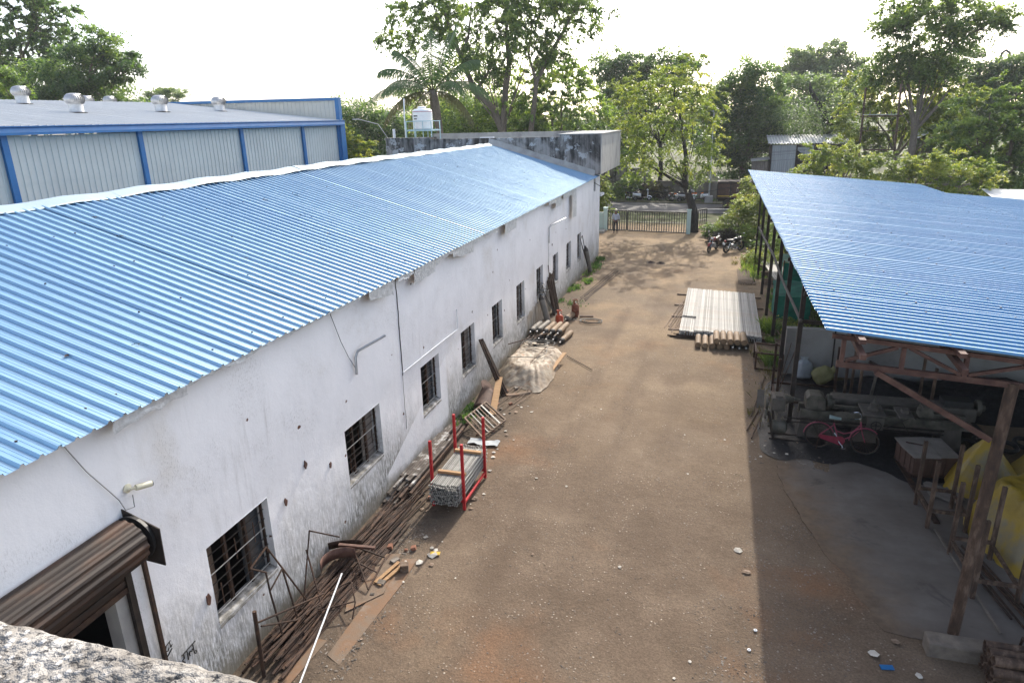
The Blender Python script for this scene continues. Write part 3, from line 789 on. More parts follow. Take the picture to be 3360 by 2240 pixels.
# water tank on its stand
ts = thing('tank_stand', 'pale blue steel stand under the white water tank', 'stand', (-19.25, 44.4, 6.5))
for (x, y) in ((-20.15, 43.7), (-18.35, 43.7), (-20.15, 45.2), (-18.35, 45.2)):
    q = MB(); q.bar((x, y, 6.5), (x, y, 8.42), .055, .055); q.build('leg', MT['pale_blue'], ts)
for (x, y) in ((-19.55, 43.7), (-18.95, 43.7), (-19.25, 45.2)):
    q = MB(); q.bar((x, y, 6.5), (x, y, 8.40), .04, .04); q.build('upright', MT['pale_blue'], ts)
for z in (7.80, 8.40):
    for a, c in (((-20.15, 43.66), (-18.35, 43.66)), ((-20.15, 45.24), (-18.35, 45.24)), ((-20.19, 43.7), (-20.19, 45.2)), ((-18.31, 43.7), (-18.31, 45.2))):
        q = MB(); q.bar((a[0], a[1], z), (c[0], c[1], z), .05, .05); q.build('rail', MT['pale_blue'], ts)
q = MB(); q.span((-20.1, 43.75, 7.83), (-18.4, 45.15, 7.87)); q.build('platform', MT['pale_blue'], ts)
wt = thing('water_tank', 'white ribbed plastic water tank with red stripe on the terrace', 'water tank', (-19.25, 44.45, 7.88))
pr = [(.60, 0), (.64, .02)]
for k in range(9):
    z = .05 + .115 * k; pr += [(.66, z), (.66, z + .075), (.645, z + .085), (.645, z + .105)]
pr += [(.66, 1.10), (.66, 1.14), (.62, 1.22), (.5, 1.29), (.3, 1.31), (.3, 1.32)]
q = MB(); q.lathe(pr, 28, Matrix.Translation((-19.25, 44.45, 7.88))); tk = q.build('shell', MT['tank_white'], wt, 35)
q = MB(); q.lathe([(.26, 0), (.28, .02), (.28, .09), (.2, .13), (.02, .14)], 18, Matrix.Translation((-19.25, 44.45, 9.20))); q.build('lid', MT['tank_white'], wt, 35)
q = MB(); q.lathe([(.663, 0), (.668, .005), (.668, .03), (.663, .035)], 28, Matrix.Translation((-19.25, 44.45, 8.985)), caps=False); q.build('stripe', MT['red_trim'], wt, 40)
q = MB()
for row, cnt, z in ((0, 7, 8.73), (1, 5, 8.55)):
    for k in range(cnt):
        a = -PI / 2 - .35 + (k - cnt / 2) * .075
        M_ = Matrix.Translation((-19.25, 44.45, z)) @ Matrix.Rotation(a, 4, 'Z')
        for dz, hh in ((0, .07), (.0, .07)):
            for (u, zz, sx, sz) in ((-.017, 0, .011, .08), (.017, 0, .011, .08), (0, .035 if k % 2 else -.035, .04, .013)):
                c = M_ @ Vector((.668, u, zz)); q.box(c, (.012, sx, sz), M_.to_3x3())
            break
q.build('lettering', MT['ink'], wt)
q = MB(); q.tube([(-20.5, 44.3, 6.5), (-20.5, 44.3, 8.6), (-20.45, 44.3, 9.85)], .045, 8); pp = q.build('vent_pipe', MT['white_pvc'], None, 40)
tag(pp, 'tall thin white pipe standing left of the water tank', 'pipe')
q = MB(); q.tube([(-20.75, 43.0, 6.5), (-20.75, 43.0, 7.95)], .09, 10)
q.v = [(x + .75, y, z) for x, y, z in q.v]
o = q.build('pipe_stub', MT['white_pvc'], None, 40); o.location.x = -.72 + .0; tag(o, 'short thick white pipe stub on the mouldy parapet corner', 'pipe')
ac = thing('air_conditioner', 'white outdoor air conditioner unit on the cement terrace', 'air conditioner', (-15.5, 46.8, 6.5))
q = MB(); q.span((-16.0, 46.6, 6.62), (-15.05, 46.95, 7.25)); q.build('casing', MT['white_pvc'], ac, 0, .02)
q = MB(); q.torus(basis((1, 0, 0), (0, 0, 1), (0, -1, 0), (-15.65, 46.59, 6.94)), .22, .02, 20, 5); q.build('fan_grille', MT['black'], ac)
for x in (-15.9, -15.15):
    q = MB(); q.span((x - .04, 46.6, 6.5), (x + .04, 46.95, 6.62)); q.build('foot', MT['dark_steel'], ac)

# ================================================================== GREY WAREHOUSE
wh = thing('warehouse', 'grey clad warehouse with blue posts and gutter behind the workshop', 'building', (-22, 30, 0))
def clad(y0, y1, name='wall_panel'):
    P = []; y = y0; k = 0
    row = []
    while y < y1 - .001:
        for dy, dx in ((0, 0), (.17, 0), (.185, .022), (.215, .022), (.23, 0)):
            if y + dy <= y1: row.append((y + dy, dx))
        y += .25
    row.append((y1, 0))
    for zz, off in ((0, 0), (6.72, 0), (6.72, .012), (8.25, .012)):
        P.append([(-22.0 + dx + off, yy, zz) for yy, dx in row])
    q = MB(); q.grid(P); return q.build(name, MT['cladding'], wh)
cols_y = [11.0, 17.2, 22.78, 28.99, 34.21, 37.98]
clad(3.0, 11.0)
for i in range(5): clad(cols_y[i], cols_y[i + 1])
for y in cols_y:
    q = MB(); q.span((-21.97, y - .11, 0), (-21.87, y + .11, 8.3)); q.build('column', MT['trim_blue'], wh)
q = MB(); q.prism([(-22.02, 8.28), (-21.62, 8.28), (-21.62, 8.36), (-21.66, 8.50), (-21.60, 8.53), (-21.60, 8.56), (-22.02, 8.50)], -38.3, -3, basis((1, 0, 0), (0, 0, 1), (0, -1, 0), (0, 0, 0))); q.build('gutter', MT['trim_blue'], wh)
pf2 = [(0, 0), (.02, .03), (.05, .03), (.07, 0), (.3, 0), (.32, .03), (.35, .03), (.37, 0), (.6, 0), (.62, .03), (.65, .03), (.67, 0), (.9, 0), (.92, .032), (.95, .032), (.97, .002)]
me3 = sheet_mesh('warehouse_sheet', (-21.7, 8.55), (-34.0, 9.88), MT['grey_roof'], pf2, seg=2)
lay_sheets(wh, me3, 3, 37.9, .9, .003)
me4 = sheet_mesh('warehouse_sheet_back', (-46.3, 8.5), (-34.0, 9.875), MT['grey_roof'], pf2, seg=1)
lay_sheets(wh, me4, 3, 37.9, .9, .003)
q = MB(); q.span((-46.2, 3, 0), (-46.0, 38, 8.3)); q.build('back_wall', MT['cladding'], wh)
# taller cross wing at the far end
P = []; row = []
x = -22.0
while x > -40:
    for dx, dy in ((0, 0), (-.17, 0), (-.19, -.025), (-.22, -.025), (-.24, 0)): row.append((x + dx, dy))
    x -= .28
for zz in (0, 9.75): P.append([(xx, 38.1 + dy, zz + (.008 * (-22 - xx) if zz else 0)) for xx, dy in row])
q = MB(); q.grid(P); q.build('gable_wall', MT['cladding'], wh)
q = MB(); q.bar((-21.8, 38.05, 9.76), (-40, 38.05, 9.90), .14, .16); q.build('gable_trim', MT['trim_blue'], wh)
q = MB(); q.span((-22.0, 38.0, 0), (-21.75, 38.3, 9.84)); q.build('corner_post', MT['trim_blue'], wh)
q = MB(); q.span((-21.99, 38.35, 0), (-21.8, 38.6, 8.5)); q.build('downpipe', MT['trim_blue'], wh)
def ventilator():
    v = thing('roof_ventilator', 'ventilator', 'ventilator', (0, 0, 0), group='turbine ventilators on the grey roof')
    q = MB(); q.lathe([(.40, -.1), (.36, .0), (.36, .42), (.34, .43)], 20); q.build('throat', MT['galv'], v, 40)
    q = MB(); q.lathe([(.52, -.06), (.52, -.03), (.36, -.0)], 12); q.build('flashing', MT['black'], v)
    n = 28; q = MB()
    for k in range(n):
        a = 2 * PI * k / n; a2 = a + .19; P = []
        for i in range(7):
            f = i / 6; z = .42 + .5 * f; r = .30 + .22 * math.sin(PI * (.15 + .75 * f))
            P.append([(r * math.cos(a), r * math.sin(a), z), ((r - .045) * math.cos(a2), (r - .045) * math.sin(a2), z)])
        q.grid(P)
    q.build('turbine_vanes', MT['galv'], v, 1)
    q = MB(); q.lathe([(.36, .90), (.34, .94), (.2, .97), (.01, .98)], 24); q.build('cap', MT['galv'], v, 40)
    return v
v0 = ventilator()
vsp = [((-31.35, 26.0, 9.55), 'leftmost turbine ventilator, high on the grey warehouse roof'),
       ((-26.65, 24.5, 9.04), 'nearest turbine ventilator, second from left in front on the grey roof'),
       ((-37.0, 34.9, 9.5), 'turbine ventilator half hidden behind the ridge near the dark tree'),
       ((-27.1, 29.86, 9.10), 'middle turbine ventilator standing in front of another one'),
       ((-37.0, 41.1 - 4.5, 9.52), 'turbine ventilator peeping out behind the middle one'),
       ((-27.67, 34.97, 9.15), 'rightmost turbine ventilator beside the blue-trimmed gable')]
for i, (p, lb) in enumerate(vsp):
    o = v0 if i == 0 else copy_tree(v0)
    place(o, (p[0], p[1], p[2] + .09), i * .4, lb, None, .78)

# ================================================================== OPEN SHED (right)
sh_ = thing('open_shed', 'open-sided steel shed with blue corrugated roof on rusty posts', 'shed', (4.15, 10.8, 0))
SZ = lambda x, y: 5.31 - .09 * (x - 1.65) - .006 * (y - 10.8)
ms = sheet_mesh('shed_sheet', (1.66, 5.31), (11.05, 5.31 - .09 * 9.39), MT['roof_blue2'], sheet_profile(.22, 5, .036), seg=5)
lay_sheets(sh_, ms, 10.62, 44.2, 1.1, .003, slope=(10.8, -.006))
ms2 = sheet_mesh('shed_sheet_low', (11.0, 5.31 - .09 * 9.34 - .04), (21.0, 5.31 - .09 * 19.3 - .04), MT['roof_blue2'], sheet_profile(.22, 5, .036), seg=2)
lay_sheets(sh_, ms2, 10.62, 39.6, 1.1, .003, slope=(10.8, -.006))
m = MB()
for i in range(150):
    y = 10.65 + .22 * i
    for k, x in enumerate((2.15, 3.45, 4.9, 6.4, 7.9, 9.4, 10.7)):
        if (i + k) % 3 == 0: m.box((x, y + .032, SZ(x, y) + .042), (.03, .022, .022))
o = m.build('roof_bolts', MT['black'], sh_); o["kind"] = "stuff"
for x in (2.15, 3.45, 4.9, 6.4, 7.9, 9.4, 10.7):
    q = MB(); q.bar((x, 10.42 if x < 4 else 10.7, SZ(x, 10.8) - .05), (x, 44.1, SZ(x, 44.1) - .05), .09, .07); q.build('purlin', MT['rust_red'], sh_)
for x in (2.17, 3.48):
    q = MB(); q.bar((x, 10.35, SZ(x, 10.8) - .26), (x, 12.2, SZ(x, 12.2) - .16), .08, .08); q.build('purlin', MT['rust_red'], sh_)
def truss(y, front=False):
    zb = 4.74 - .006 * (y - 10.8); mat = MT['rust_red'] if front else MT['dark_steel']
    q = MB(); q.bar((1.90, y, zb), (10.8, y, zb - .55), .07, .09); tr = q.build('truss', mat, sh_)
    q = MB(); q.bar((1.8, y, SZ(1.8, y) - .12), (10.8, y, SZ(10.8, y) - .12), .06, .07); q.build('top_chord', mat, tr)
    xs_ = [1.97, 2.79, 3.62, 4.5, 5.4, 6.3, 7.2, 8.1, 9.0, 9.9]
    for i, x in enumerate(xs_):
        z0_ = zb - .062 * (x - 1.9) + .04; q = MB(); q.bar((x, y, z0_), (x, y, SZ(x, y) - .14), .06, .06, (0, 1, 0)); q.build('web', mat, tr)
    for i in range(len(xs_) - 1):
        a, c = xs_[i], xs_[i + 1]
        if i % 2: a, c = c, a
        q = MB(); q.bar((a + (.05 if c > a else -.05), y + .004, zb - .062 * (a - 1.9) + .06), (c - (.08 if c > a else -.08), y + .004, SZ(c, y) - .16), .05, .055, (0, 1, 0)); q.build('web', mat, tr)
truss(10.8, True)
q = MB(); q.bar((2.45, 10.77, 4.66), (4.1, 10.77, 3.72), .08, .09, (0, 1, 0)); q.build('brace', MT['rust_red'], sh_)
q = MB(); q.tube([(4.17, 10.8, 0.2), (4.2, 10.8, 2.4), (4.25, 10.8, 4.62)], .085, 10); q.build('post', MT['rust_post'], sh_, 40)
for y in (15.3, 19.25, 23.05, 26.75, 30.6, 34.5, 38.4, 42.3):
    truss(y)
    if y > 16:
        q = MB(); q.bar((2.36, y, 0), (2.4, y, SZ(2.4, y) - .1), .12 if y < 40 else .1, .12, (0, 1, 0)); q.build('post', MT['dark_steel'], sh_)
        q = MB(); q.bar((2.35, y - .08, 4.1), (1.72, y - .08, SZ(1.7, y) - .06), .05, .05); q.build('bracket', MT['dark_steel'], sh_)
    q = MB(); q.bar((10.6, y, 0), (10.6, y, SZ(10.6, y) - .1), .12, .12, (0, 1, 0)); q.build('post', MT['dark_steel'], sh_)
q = MB(); q.bar((2.34, 19.18, 3.03), (3.05, 19.18, 2.99), .09, .1); q.build('bracket', MT['dark_steel'], sh_)
q = MB(); q.tube([(2.37, 19.1, 3.05), (2.12, 22.5, 3.4), (1.99, 25, 3.71), (1.9, 28.5, 3.66), (1.83, 32, 3.62)], .042, 7); q.build('bent_tie_pole', MT['cast_dust'], sh_, 40)
q = MB(); q.box((4.75, 10.55, .13), (2.1, .42, .34)); q.span((3.72, 10.4, -.05), (5.9, 10.72, .26)); q.v = q.v[8:]; q.f = [tuple(i - 8 for i in f) for f in q.f[6:]]
kb = q.build('plinth', MT['concrete_kerb'], None, 0, .03); tag(kb, 'low rough concrete plinth under the big rusty shed post', 'plinth')

# cement boundary wall at the back of the shed bay
q = MB(); q.span((2.5, 23.35, -.1), (14.0, 23.6, 1.6)); bw = q.build('boundary_wall', MT['grey_wall'], None); tag(bw, 'plain grey cement wall behind the lathe under the shed', 'wall')

# ================================================================== PARAPET IN FRONT OF THE CAMERA
P = []
nx_, ny_ = 260, 34
def pz(x, y):
    return .004 * noise.noise(Vector((x * 3, y * 3, 0))) + .007 * noise.noise(Vector((x * 13, y * 13, 2))) + .006 * noise.noise(Vector((x * 34, y * 34, 5)))
for i in range(nx_ + 1):
    x = -3.2 + 3.4 * i / nx_; row = []
    for j in range(ny_ + 1):
        y = .25 + .70 * j / ny_
        row.append((x, y + (.012 * noise.noise(Vector((x * 9, 3, 0))) if j == ny_ else 0), 7.30 + pz(x, y) - (.02 if j == ny_ else 0)))
    row += [(x, .962 + .01 * noise.noise(Vector((x * 7, 8, 0))), 7.22), (x, .955, 6.8), (x, .95, 4.5), (x, .95, 0)]
    P.append(row)
q = MB(); q.grid(P); q.f = [f[::-1] for f in q.f]
pw = q.build('parapet_wall', MT['parapet'], None, 1); tag(pw, 'rough lichen-stained concrete parapet in the lower left foreground', 'parapet')

# ================================================================== VEGETATION
def raw_mesh(name, V, F4, tint=None):
    me = bpy.data.meshes.new(name)
    n, k = len(V), len(F4)
    me.vertices.add(n); me.vertices.foreach_set("co", V.astype(np.float32).ravel())
    me.loops.add(k * 4); me.loops.foreach_set("vertex_index", F4.astype(np.int32).ravel())
    me.polygons.add(k); me.polygons.foreach_set("loop_start", np.arange(0, k * 4, 4, dtype=np.int32))
    if tint is not None:
        a = me.attributes.new("tint", 'FLOAT', 'POINT'); a.data.foreach_set("value", tint.astype(np.float32))
    me.update(calc_edges=True); me.validate()
    return me
def leaf_cards(rng, centers, spread, per, L, W, droop=.35, ctint=None, flat=.6, spray=0., outward=None):
    """many small pointed leaves gathered in clumps"""
    k = len(centers); N = k * per
    c = np.repeat(centers, per, 0) + rng.normal(size=(N, 3)) * np.repeat(spread, per)[:, None] * np.array([1, 1, flat])
    if spray:
        # leaflets strung along arching twigs: a few twigs leave each clump
        tw = 5; kk = k * tw
        az = rng.uniform(0, 2 * PI, kk); pe = rng.normal(.15, .45, kk)
        td = np.stack([np.cos(az) * np.cos(pe), np.sin(az) * np.cos(pe), np.sin(pe)], 1)
        if outward is not None: td += np.repeat(outward, tw, 0) * .8
        td /= np.linalg.norm(td, axis=1)[:, None]
        ti = np.repeat(np.arange(k), per) * tw + rng.integers(0, tw, N)
        tt = rng.random(N) ** .8; ln = spray * rng.uniform(.6, 1.3, kk)
        c = np.repeat(centers, per, 0) + td[ti] * (tt * ln[ti])[:, None] + rng.normal(size=(N, 3)) * (.05 * spray)
        c[:, 2] -= .38 * ln[ti] * tt ** 2
    a = rng.uniform(0, 2 * PI, N); p = rng.normal(-droop, .45, N)
    d = np.stack([np.cos(a) * np.cos(p), np.sin(a) * np.cos(p), np.sin(p)], 1)
    up = rng.normal(size=(N, 3)) * .6 + np.array([0, 0, 1.0])
    s = np.cross(d, up); s /= np.linalg.norm(s, axis=1)[:, None] + 1e-9
    ll = (L * rng.uniform(.6, 1.4, N))[:, None]; ww = (W * rng.uniform(.6, 1.4, N))[:, None]
    V = np.empty((N, 4, 3)); V[:, 0] = c - d * ll * .5; V[:, 1] = c + s * ww * .5 - d * ll * .05; V[:, 2] = c + d * ll * .5; V[:, 3] = c - s * ww * .5 - d * ll * .05
    base = np.repeat(ctint if ctint is not None else rng.uniform(.25, .75, k), per)
    t_ = np.clip(base + rng.normal(0, .13, N), 0, 1)
    return V.reshape(-1, 3), np.arange(N * 4).reshape(N, 4), np.repeat(t_, 4)
def crown_clumps(rng, lobes, n, shell=.45, gap=.0):
    vol = np.array([(l[3] * l[4] * l[5]) ** (2 / 3) for l in lobes]); vol /= vol.sum()
    cs = []; sp = []; li = []
    for i, l in enumerate(lobes):
        m = max(3, int(n * vol[i]))
        u = rng.normal(size=(m, 3)); u /= np.linalg.norm(u, axis=1)[:, None]
        r = shell + (1.06 - shell) * rng.random(m) ** .6
        r *= np.array([1 + .42 * noise.noise(Vector(w_) * 2.2 + Vector((i * 7.1, n * .1, 0))) for w_ in u])
        p = np.array(l[:3]) + u * r[:, None] * np.array(l[3:6])
        kp = np.array([noise.noise(Vector(w_) * (1.1 if l[3] < 2.5 else .7)) > -.22 for w_ in p]); p = p[kp]; m = len(p)
        cs.append(p); sp.append(np.full(m, (l[3] * l[4] * l[5]) ** (1 / 3))); li += [i] * m
    return np.concatenate(cs), np.concatenate(sp), np.array(li)
def tree(name, label, lobes, n, per, L, W, mat, base, fork, r0, seed, bark='tree_bark', group=None, droop=.35, shell=.3, spread=.2, cat='tree', extra=None, twigs=4, flat=.6, spray=.0):
    rng = np.random.default_rng(seed); rnd = random.Random(seed)
    root = thing(name, label, cat, base, 0, group)
    C, S, LI = crown_clumps(rng, lobes, n, shell)
    OUT = C - np.array([np.mean([l[i] for l in lobes]) for i in range(3)]); OUT /= np.linalg.norm(OUT, axis=1)[:, None] + 1e-6
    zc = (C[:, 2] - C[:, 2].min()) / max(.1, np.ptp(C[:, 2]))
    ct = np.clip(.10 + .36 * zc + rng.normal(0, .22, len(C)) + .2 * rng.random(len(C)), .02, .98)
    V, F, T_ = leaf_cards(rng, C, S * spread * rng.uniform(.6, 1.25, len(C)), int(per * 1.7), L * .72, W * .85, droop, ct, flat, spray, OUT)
    V -= np.array(base)
    me = raw_mesh('crown', V, F, T_); me.materials.append(MT[mat])
    o = bpy.data.objects.new('crown', me); COL.objects.link(o); o.parent = root
    # trunk and limbs
    m = MB()
    bse, fk = Vector(base), Vector(fork)
    mid = bse.lerp(fk, .5) + Vector((rnd.uniform(-.2, .2), rnd.uniform(-.2, .2), 0)) * r0 * 3
    m.tube([bse - Vector((0, 0, .2)), bse + (mid - bse) * .15, mid, fk], [r0 * 1.45, r0 * 1.05, r0 * .92, r0 * .8], 9)
    tr = m.build('trunk', MT[bark], root, 1)
    m = MB()
    for i, l in enumerate(lobes):
        cpt = Vector(l[:3]); d = cpt - fk
        k1 = fk + d * .45 + Vector((rnd.uniform(-1, 1), rnd.uniform(-1, 1), rnd.uniform(-.2, .9))) * d.length * .10
        e = cpt + Vector((0, 0, l[5] * .35))
        rr = r0 * (.55 if i < 4 else .4) * (.3 if extra else 1)
        m.tube([fk - d * .04, k1, k1.lerp(e, .5) + Vector((rnd.uniform(-.3, .3), rnd.uniform(-.3, .3), 0)), e], [rr, rr * .75, rr * .5, rr * .2], 6, caps=False)
        ids = np.where(LI == i)[0]
        for j in range(min(twigs, len(ids))):
            q = Vector(C[ids[rnd.randrange(len(ids))]]); s_ = k1.lerp(e, rnd.uniform(.2, .9))
            m.tube([s_, s_.lerp(q, .55) + Vector((0, 0, rnd.uniform(-.1, .25))), q], [rr * .32, rr * .2, rr * .07], 4, caps=False)
    if extra:
        for pts, rr in extra: m.tube(pts, rr, 7, caps=False)
    m.build('limbs', MT[bark], root, 1)
    return root
LOB = {
  'left_tall': [(-83.1,70,21.4,7.0,5.4,3.9), (-77.7,70,21.7,3.6,2.9,2.2), (-83.1,70,16.9,6.2,4.6,3.0), (-90.0,70,18.6,5.9,5.0,4.1), (-77.1,70,17.7,2.8,2.4,2.0)],
  'left_round': [(-62.6,62,16.6,3.19,2.53,1.87), (-60.3,62,14.5,2.53,2.09,1.54), (-66.0,62,14.4,3.52,2.86,2.31), (-64.9,62,12.2,4.84,3.3,1.65), (-71.0,62,13.1,5.06,3.74,2.31), (-76.4,62,12.6,3.85,3.08,2.42), (-70,62,10.0,8.8,3.3,1.76), (-62.5,62,10.6,3.74,2.2,1.1)],
  'left_bright': [(-61.9,50,13.1,1.6,1.4,1.1), (-61.4,50,11.5,2.1,1.6,1.0), (-60.6,50,10.2,2.4,1.8,1.0)],
  'far_small': [(-100.0,110,13.9,2.7,2.0,1.3), (-96.2,110,14.1,2.7,2.1,1.6), (-102.9,110,13.2,2.8,1.8,0.8)],
  'center_tall': [(-27.5,66,18.2,4.64,3.46,2.27), (-29.9,66,15.9,2.38,1.94,1.4), (-22.7,66,17.3,4.1,3.56,3.02), (-18.6,66,15.6,3.46,3.13,2.7), (-16.8,66,18.0,3.89,2.81,1.62), (-12.9,66,17.0,3.24,2.38,1.62), (-19.9,66,20.2,4.86,3.46,2.16), (-14.3,66,19.3,3.24,2.38,1.51), (-15.2,66,14.4,2.16,1.62,1.08), (-21.6,66,13.6,2.59,2.16,1.73), (-26.4,66,20.9,3.89,2.7,1.62)],
  'mid_a': [(-25.8, 74, 10.4, 6.13, 5.53, 5.08), (-28.0, 74, 8.2, 4.78, 3.74, 2.84), (-22.8, 74, 7.5, 5.53, 3.89, 2.39), (-26, 74, 5.5, 7.47, 4.48, 2.99)],
  'mid_b': [(-17.0, 70, 10.0, 5.75, 4.74, 3.59), (-14.3, 70, 8.0, 4.74, 3.59, 2.44), (-19.3, 70, 8.1, 4.02, 3.31, 2.44), (-15.2, 70, 11.7, 3.89, 2.88, 2.01), (-16, 70, 5.6, 6.46, 4.31, 2.88)],
  'tankdark': [(-44.1,82,9.2,4.56,3.6,2.64), (-40.4,82,8.4,3.48,3.0,2.64), (-46.5,82,7.0,3.6,3.12,2.64), (-41.9,82,5.8,4.56,3.84,3.12), (-36.5,82,6.5,3.0,2.64,2.64), (-46,82,3.8,6.0,3.6,2.88), (-38,82,3.6,4.8,3.6,2.88)],
  'tankbright': [(-31.6,56,6.7,1.5,1.4,1.3), (-30.1,56,6.2,1.5,1.2,1.0), (-32.3,56,5.1,2.1,1.6,1.0), (-30.3,56,4.9,1.2,0.9,0.5), (-31.5,56,3.4,2.4,1.6,1.2)],
  'tankfar': [(-54.0,120,11.9,2.7,2.6,2.6), (-55.5,120,8.3,3.6,3.1,2.6), (-53,120,5,5,3,2.6)],
  'darkback': [(-14.6,98,14.6,3.22,2.76,2.18), (-11.0,98,14.9,3.68,2.76,1.95), (-7.4,98,14.0,3.1,2.64,2.07), (-14.1,98,11.6,3.79,3.22,2.64), (-5.1,98,13.9,3.1,2.42,1.72), (-9,98,11,5.75,3.45,2.53), (-10,98,7,8.05,3.45,2.99)],
  'yellow': [(-8.3, 78.0, 10.8, 3.47, 3.17, 2.87), (-4.7, 78.0, 11.9, 3.32, 2.87, 2.42), (-3.3, 78.0, 9.2, 3.02, 2.87, 2.87), (-9.9, 78.0, 9.0, 3.17, 2.87, 2.57), (-6.3, 78.0, 8.0, 3.77, 3.17, 2.57), (-9.4, 78.0, 6.1, 3.62, 2.72, 2.26)],
  'gate': [(-3.7, 52.8, 9.4, 2.56, 2.2, 1.71), (-2.3, 52.8, 7.0, 2.32, 2.2, 2.07), (-5.5, 52.8, 5.4, 2.2, 1.83, 1.59), (-2.4, 52.8, 4.5, 2.07, 1.71, 1.34), (-4.4, 52.8, 7.1, 2.32, 2.07, 1.83), (-1.2, 52.8, 5.8, 1.34, 1.46, 1.59), (-6.2, 52.8, 7.5, 1.59, 1.59, 1.59), (-3.0, 53.2, 11.3, 1.9, 1.7, 1.3), (-1.0, 53, 9.3, 1.6, 1.5, 1.3), (-5.6, 53, 9.6, 1.7, 1.6, 1.3)],
  'darkright': [(1.9,84,11.9,2.75,2.53,2.2), (0.1,84,9.1,2.86,2.86,2.75), (4.0,84,9.3,2.75,2.75,2.75), (2.0,84,6.1,3.85,3.41,2.86), (5.0,84,5.1,2.42,2.42,2.53), (1.5,84,3.2,2.53,2.31,2.2)],
  'dome': [(15.6,140,17.8,4.9,3.7,2.5), (13.4,140,14.9,4.5,3.8,3.0), (19.3,140,15.1,4.4,3.7,3.0), (16.5,140,13.7,6.4,4.5,2.5), (16,140,9,8,4.5,3)],
  'midback': [(14.4,105,11.2,3.96,3.12,2.28), (10.8,105,9.8,3.6,3.24,2.76), (17.4,105,10.7,2.64,2.64,2.76), (9.4,105,11.7,2.76,2.28,1.8), (12.9,105,7.8,5.4,4.32,3.24), (12,105,4,8.4,3.6,3.6)],
  'ytree': [(8.1,80,8.0,2.6,2.3,2.1), (12.1,80,8.2,2.0,2.0,2.0), (8.8,80,6.1,2.3,1.9,1.5), (11.5,80,5.8,2.0,1.8,1.5)],
  'right_tall': [(15.4,72,16.5,2.8,2.1,1.4), (18.3,72,15.6,2.7,2.2,1.7), (13.9,72,15.2,1.9,1.6,1.2), (17.4,72,13.8,3.0,2.2,1.5), (14.7,72,12.9,2.2,1.6,1.0), (20.6,72,15.3,1.8,1.5,1.2), (21.9,72,15.4,1.1,0.9,0.7), (17.2,72,11.8,2.6,1.9,1.2), (13.4,72,11.5,2.0,1.5,1.0)],
  'right_low': [(13.6,75,9.9,3.38,2.75,2.25), (12.7,75,7.9,2.5,2.38,2.25), (17.2,75,9.6,3.25,2.75,2.25), (19.8,75,8.7,3.25,2.75,2.25), (13.4,75,5.7,2.25,1.88,1.62), (16.6,75,7.8,2.75,2.12,1.62), (19.5,75,6.0,3.75,2.5,2.25)],
  'rback': [(26.2,96,12.5,3.36,2.88,2.4), (30.0,96,11.4,3.24,2.64,1.92), (31.7,96,11.9,2.16,2.28,2.28), (22.8,96,12.0,3.36,2.76,2.04), (28.9,96,9.1,4.44,3.36,2.4), (26,96,6.5,8.4,3.6,3.6), (36,96,11,4.8,3.6,3.6)],
  'rside': [(18.6,60,7.6,2.62,2.38,2.12), (20.0,60,8.8,1.62,1.75,1.75), (17.9,60,6.1,2.62,2.12,1.62), (20.3,60,4.8,2.38,2.38,2.38), (20.5,60,6.7,1.38,1.62,1.88), (18.5,60,3.6,3.25,2.25,1.88), (22.6,60,6.5,2.5,2.5,3.75)],
  'shrub_a': [(6.6,50,5.3,1.43,1.21,1.1), (7.9,50,5.4,1.54,1.32,0.99), (6.1,50,4.5,1.43,1.1,0.88), (8.3,50,4.5,1.76,1.43,1.1), (7.1,50,6.0,0.77,0.66,0.66), (7.3,50,3.2,2.64,1.43,1.21)],
  'shrub_b': [(10.6,50,4.7,1.61,1.38,1.03), (12.2,50,4.7,1.72,1.38,1.03), (11.3,50,3.9,1.61,1.26,0.92), (13.2,50,5.0,1.15,1.03,0.8), (11.6,50,2.9,2.53,1.38,1.15)],
  'shrub_c': [(13.9,48,4.3,1.49,1.26,1.03), (15.2,48,4.4,1.03,0.92,0.8), (14.5,48,3.5,1.49,1.03,0.57), (14.5,48,2.6,2.07,1.26,1.03)],
}
def TR(key, *a, **k):
    l = LOB[key]; return tree(*a[:2], l, *a[2:], **k)
g_b = 'trees beyond the road'
TR('left_tall', 'tall_tree', 'tallest dark tree at the upper left edge behind the warehouse', 330, 90, .62, .2, 'leaf_dark', (-84, 70, 0), (-83.5, 70, 13), .42, 11, droop=.5, twigs=7, spray=1.2)
TR('left_round', 'dense_tree', 'dense dark tree right behind the leftmost roof ventilators', 420, 80, .55, .2, 'leaf_dark', (-68, 62, 0), (-67.5, 62, 8.5), .35, 12, droop=.4, twigs=7)
TR('left_bright', 'shrubby_tree', 'small brighter green tree at the left edge above the ventilator', 70, 90, .42, .15, 'leaf_mid', (-61.5, 50, 0), (-61.5, 50, 8), .16, 13)
TR('far_small', 'far_tree', 'small pale hazy tree behind the middle ventilators on the horizon', 70, 60, .6, .22, 'leaf_far', (-99, 110, 0), (-99, 110, 10), .2, 14)
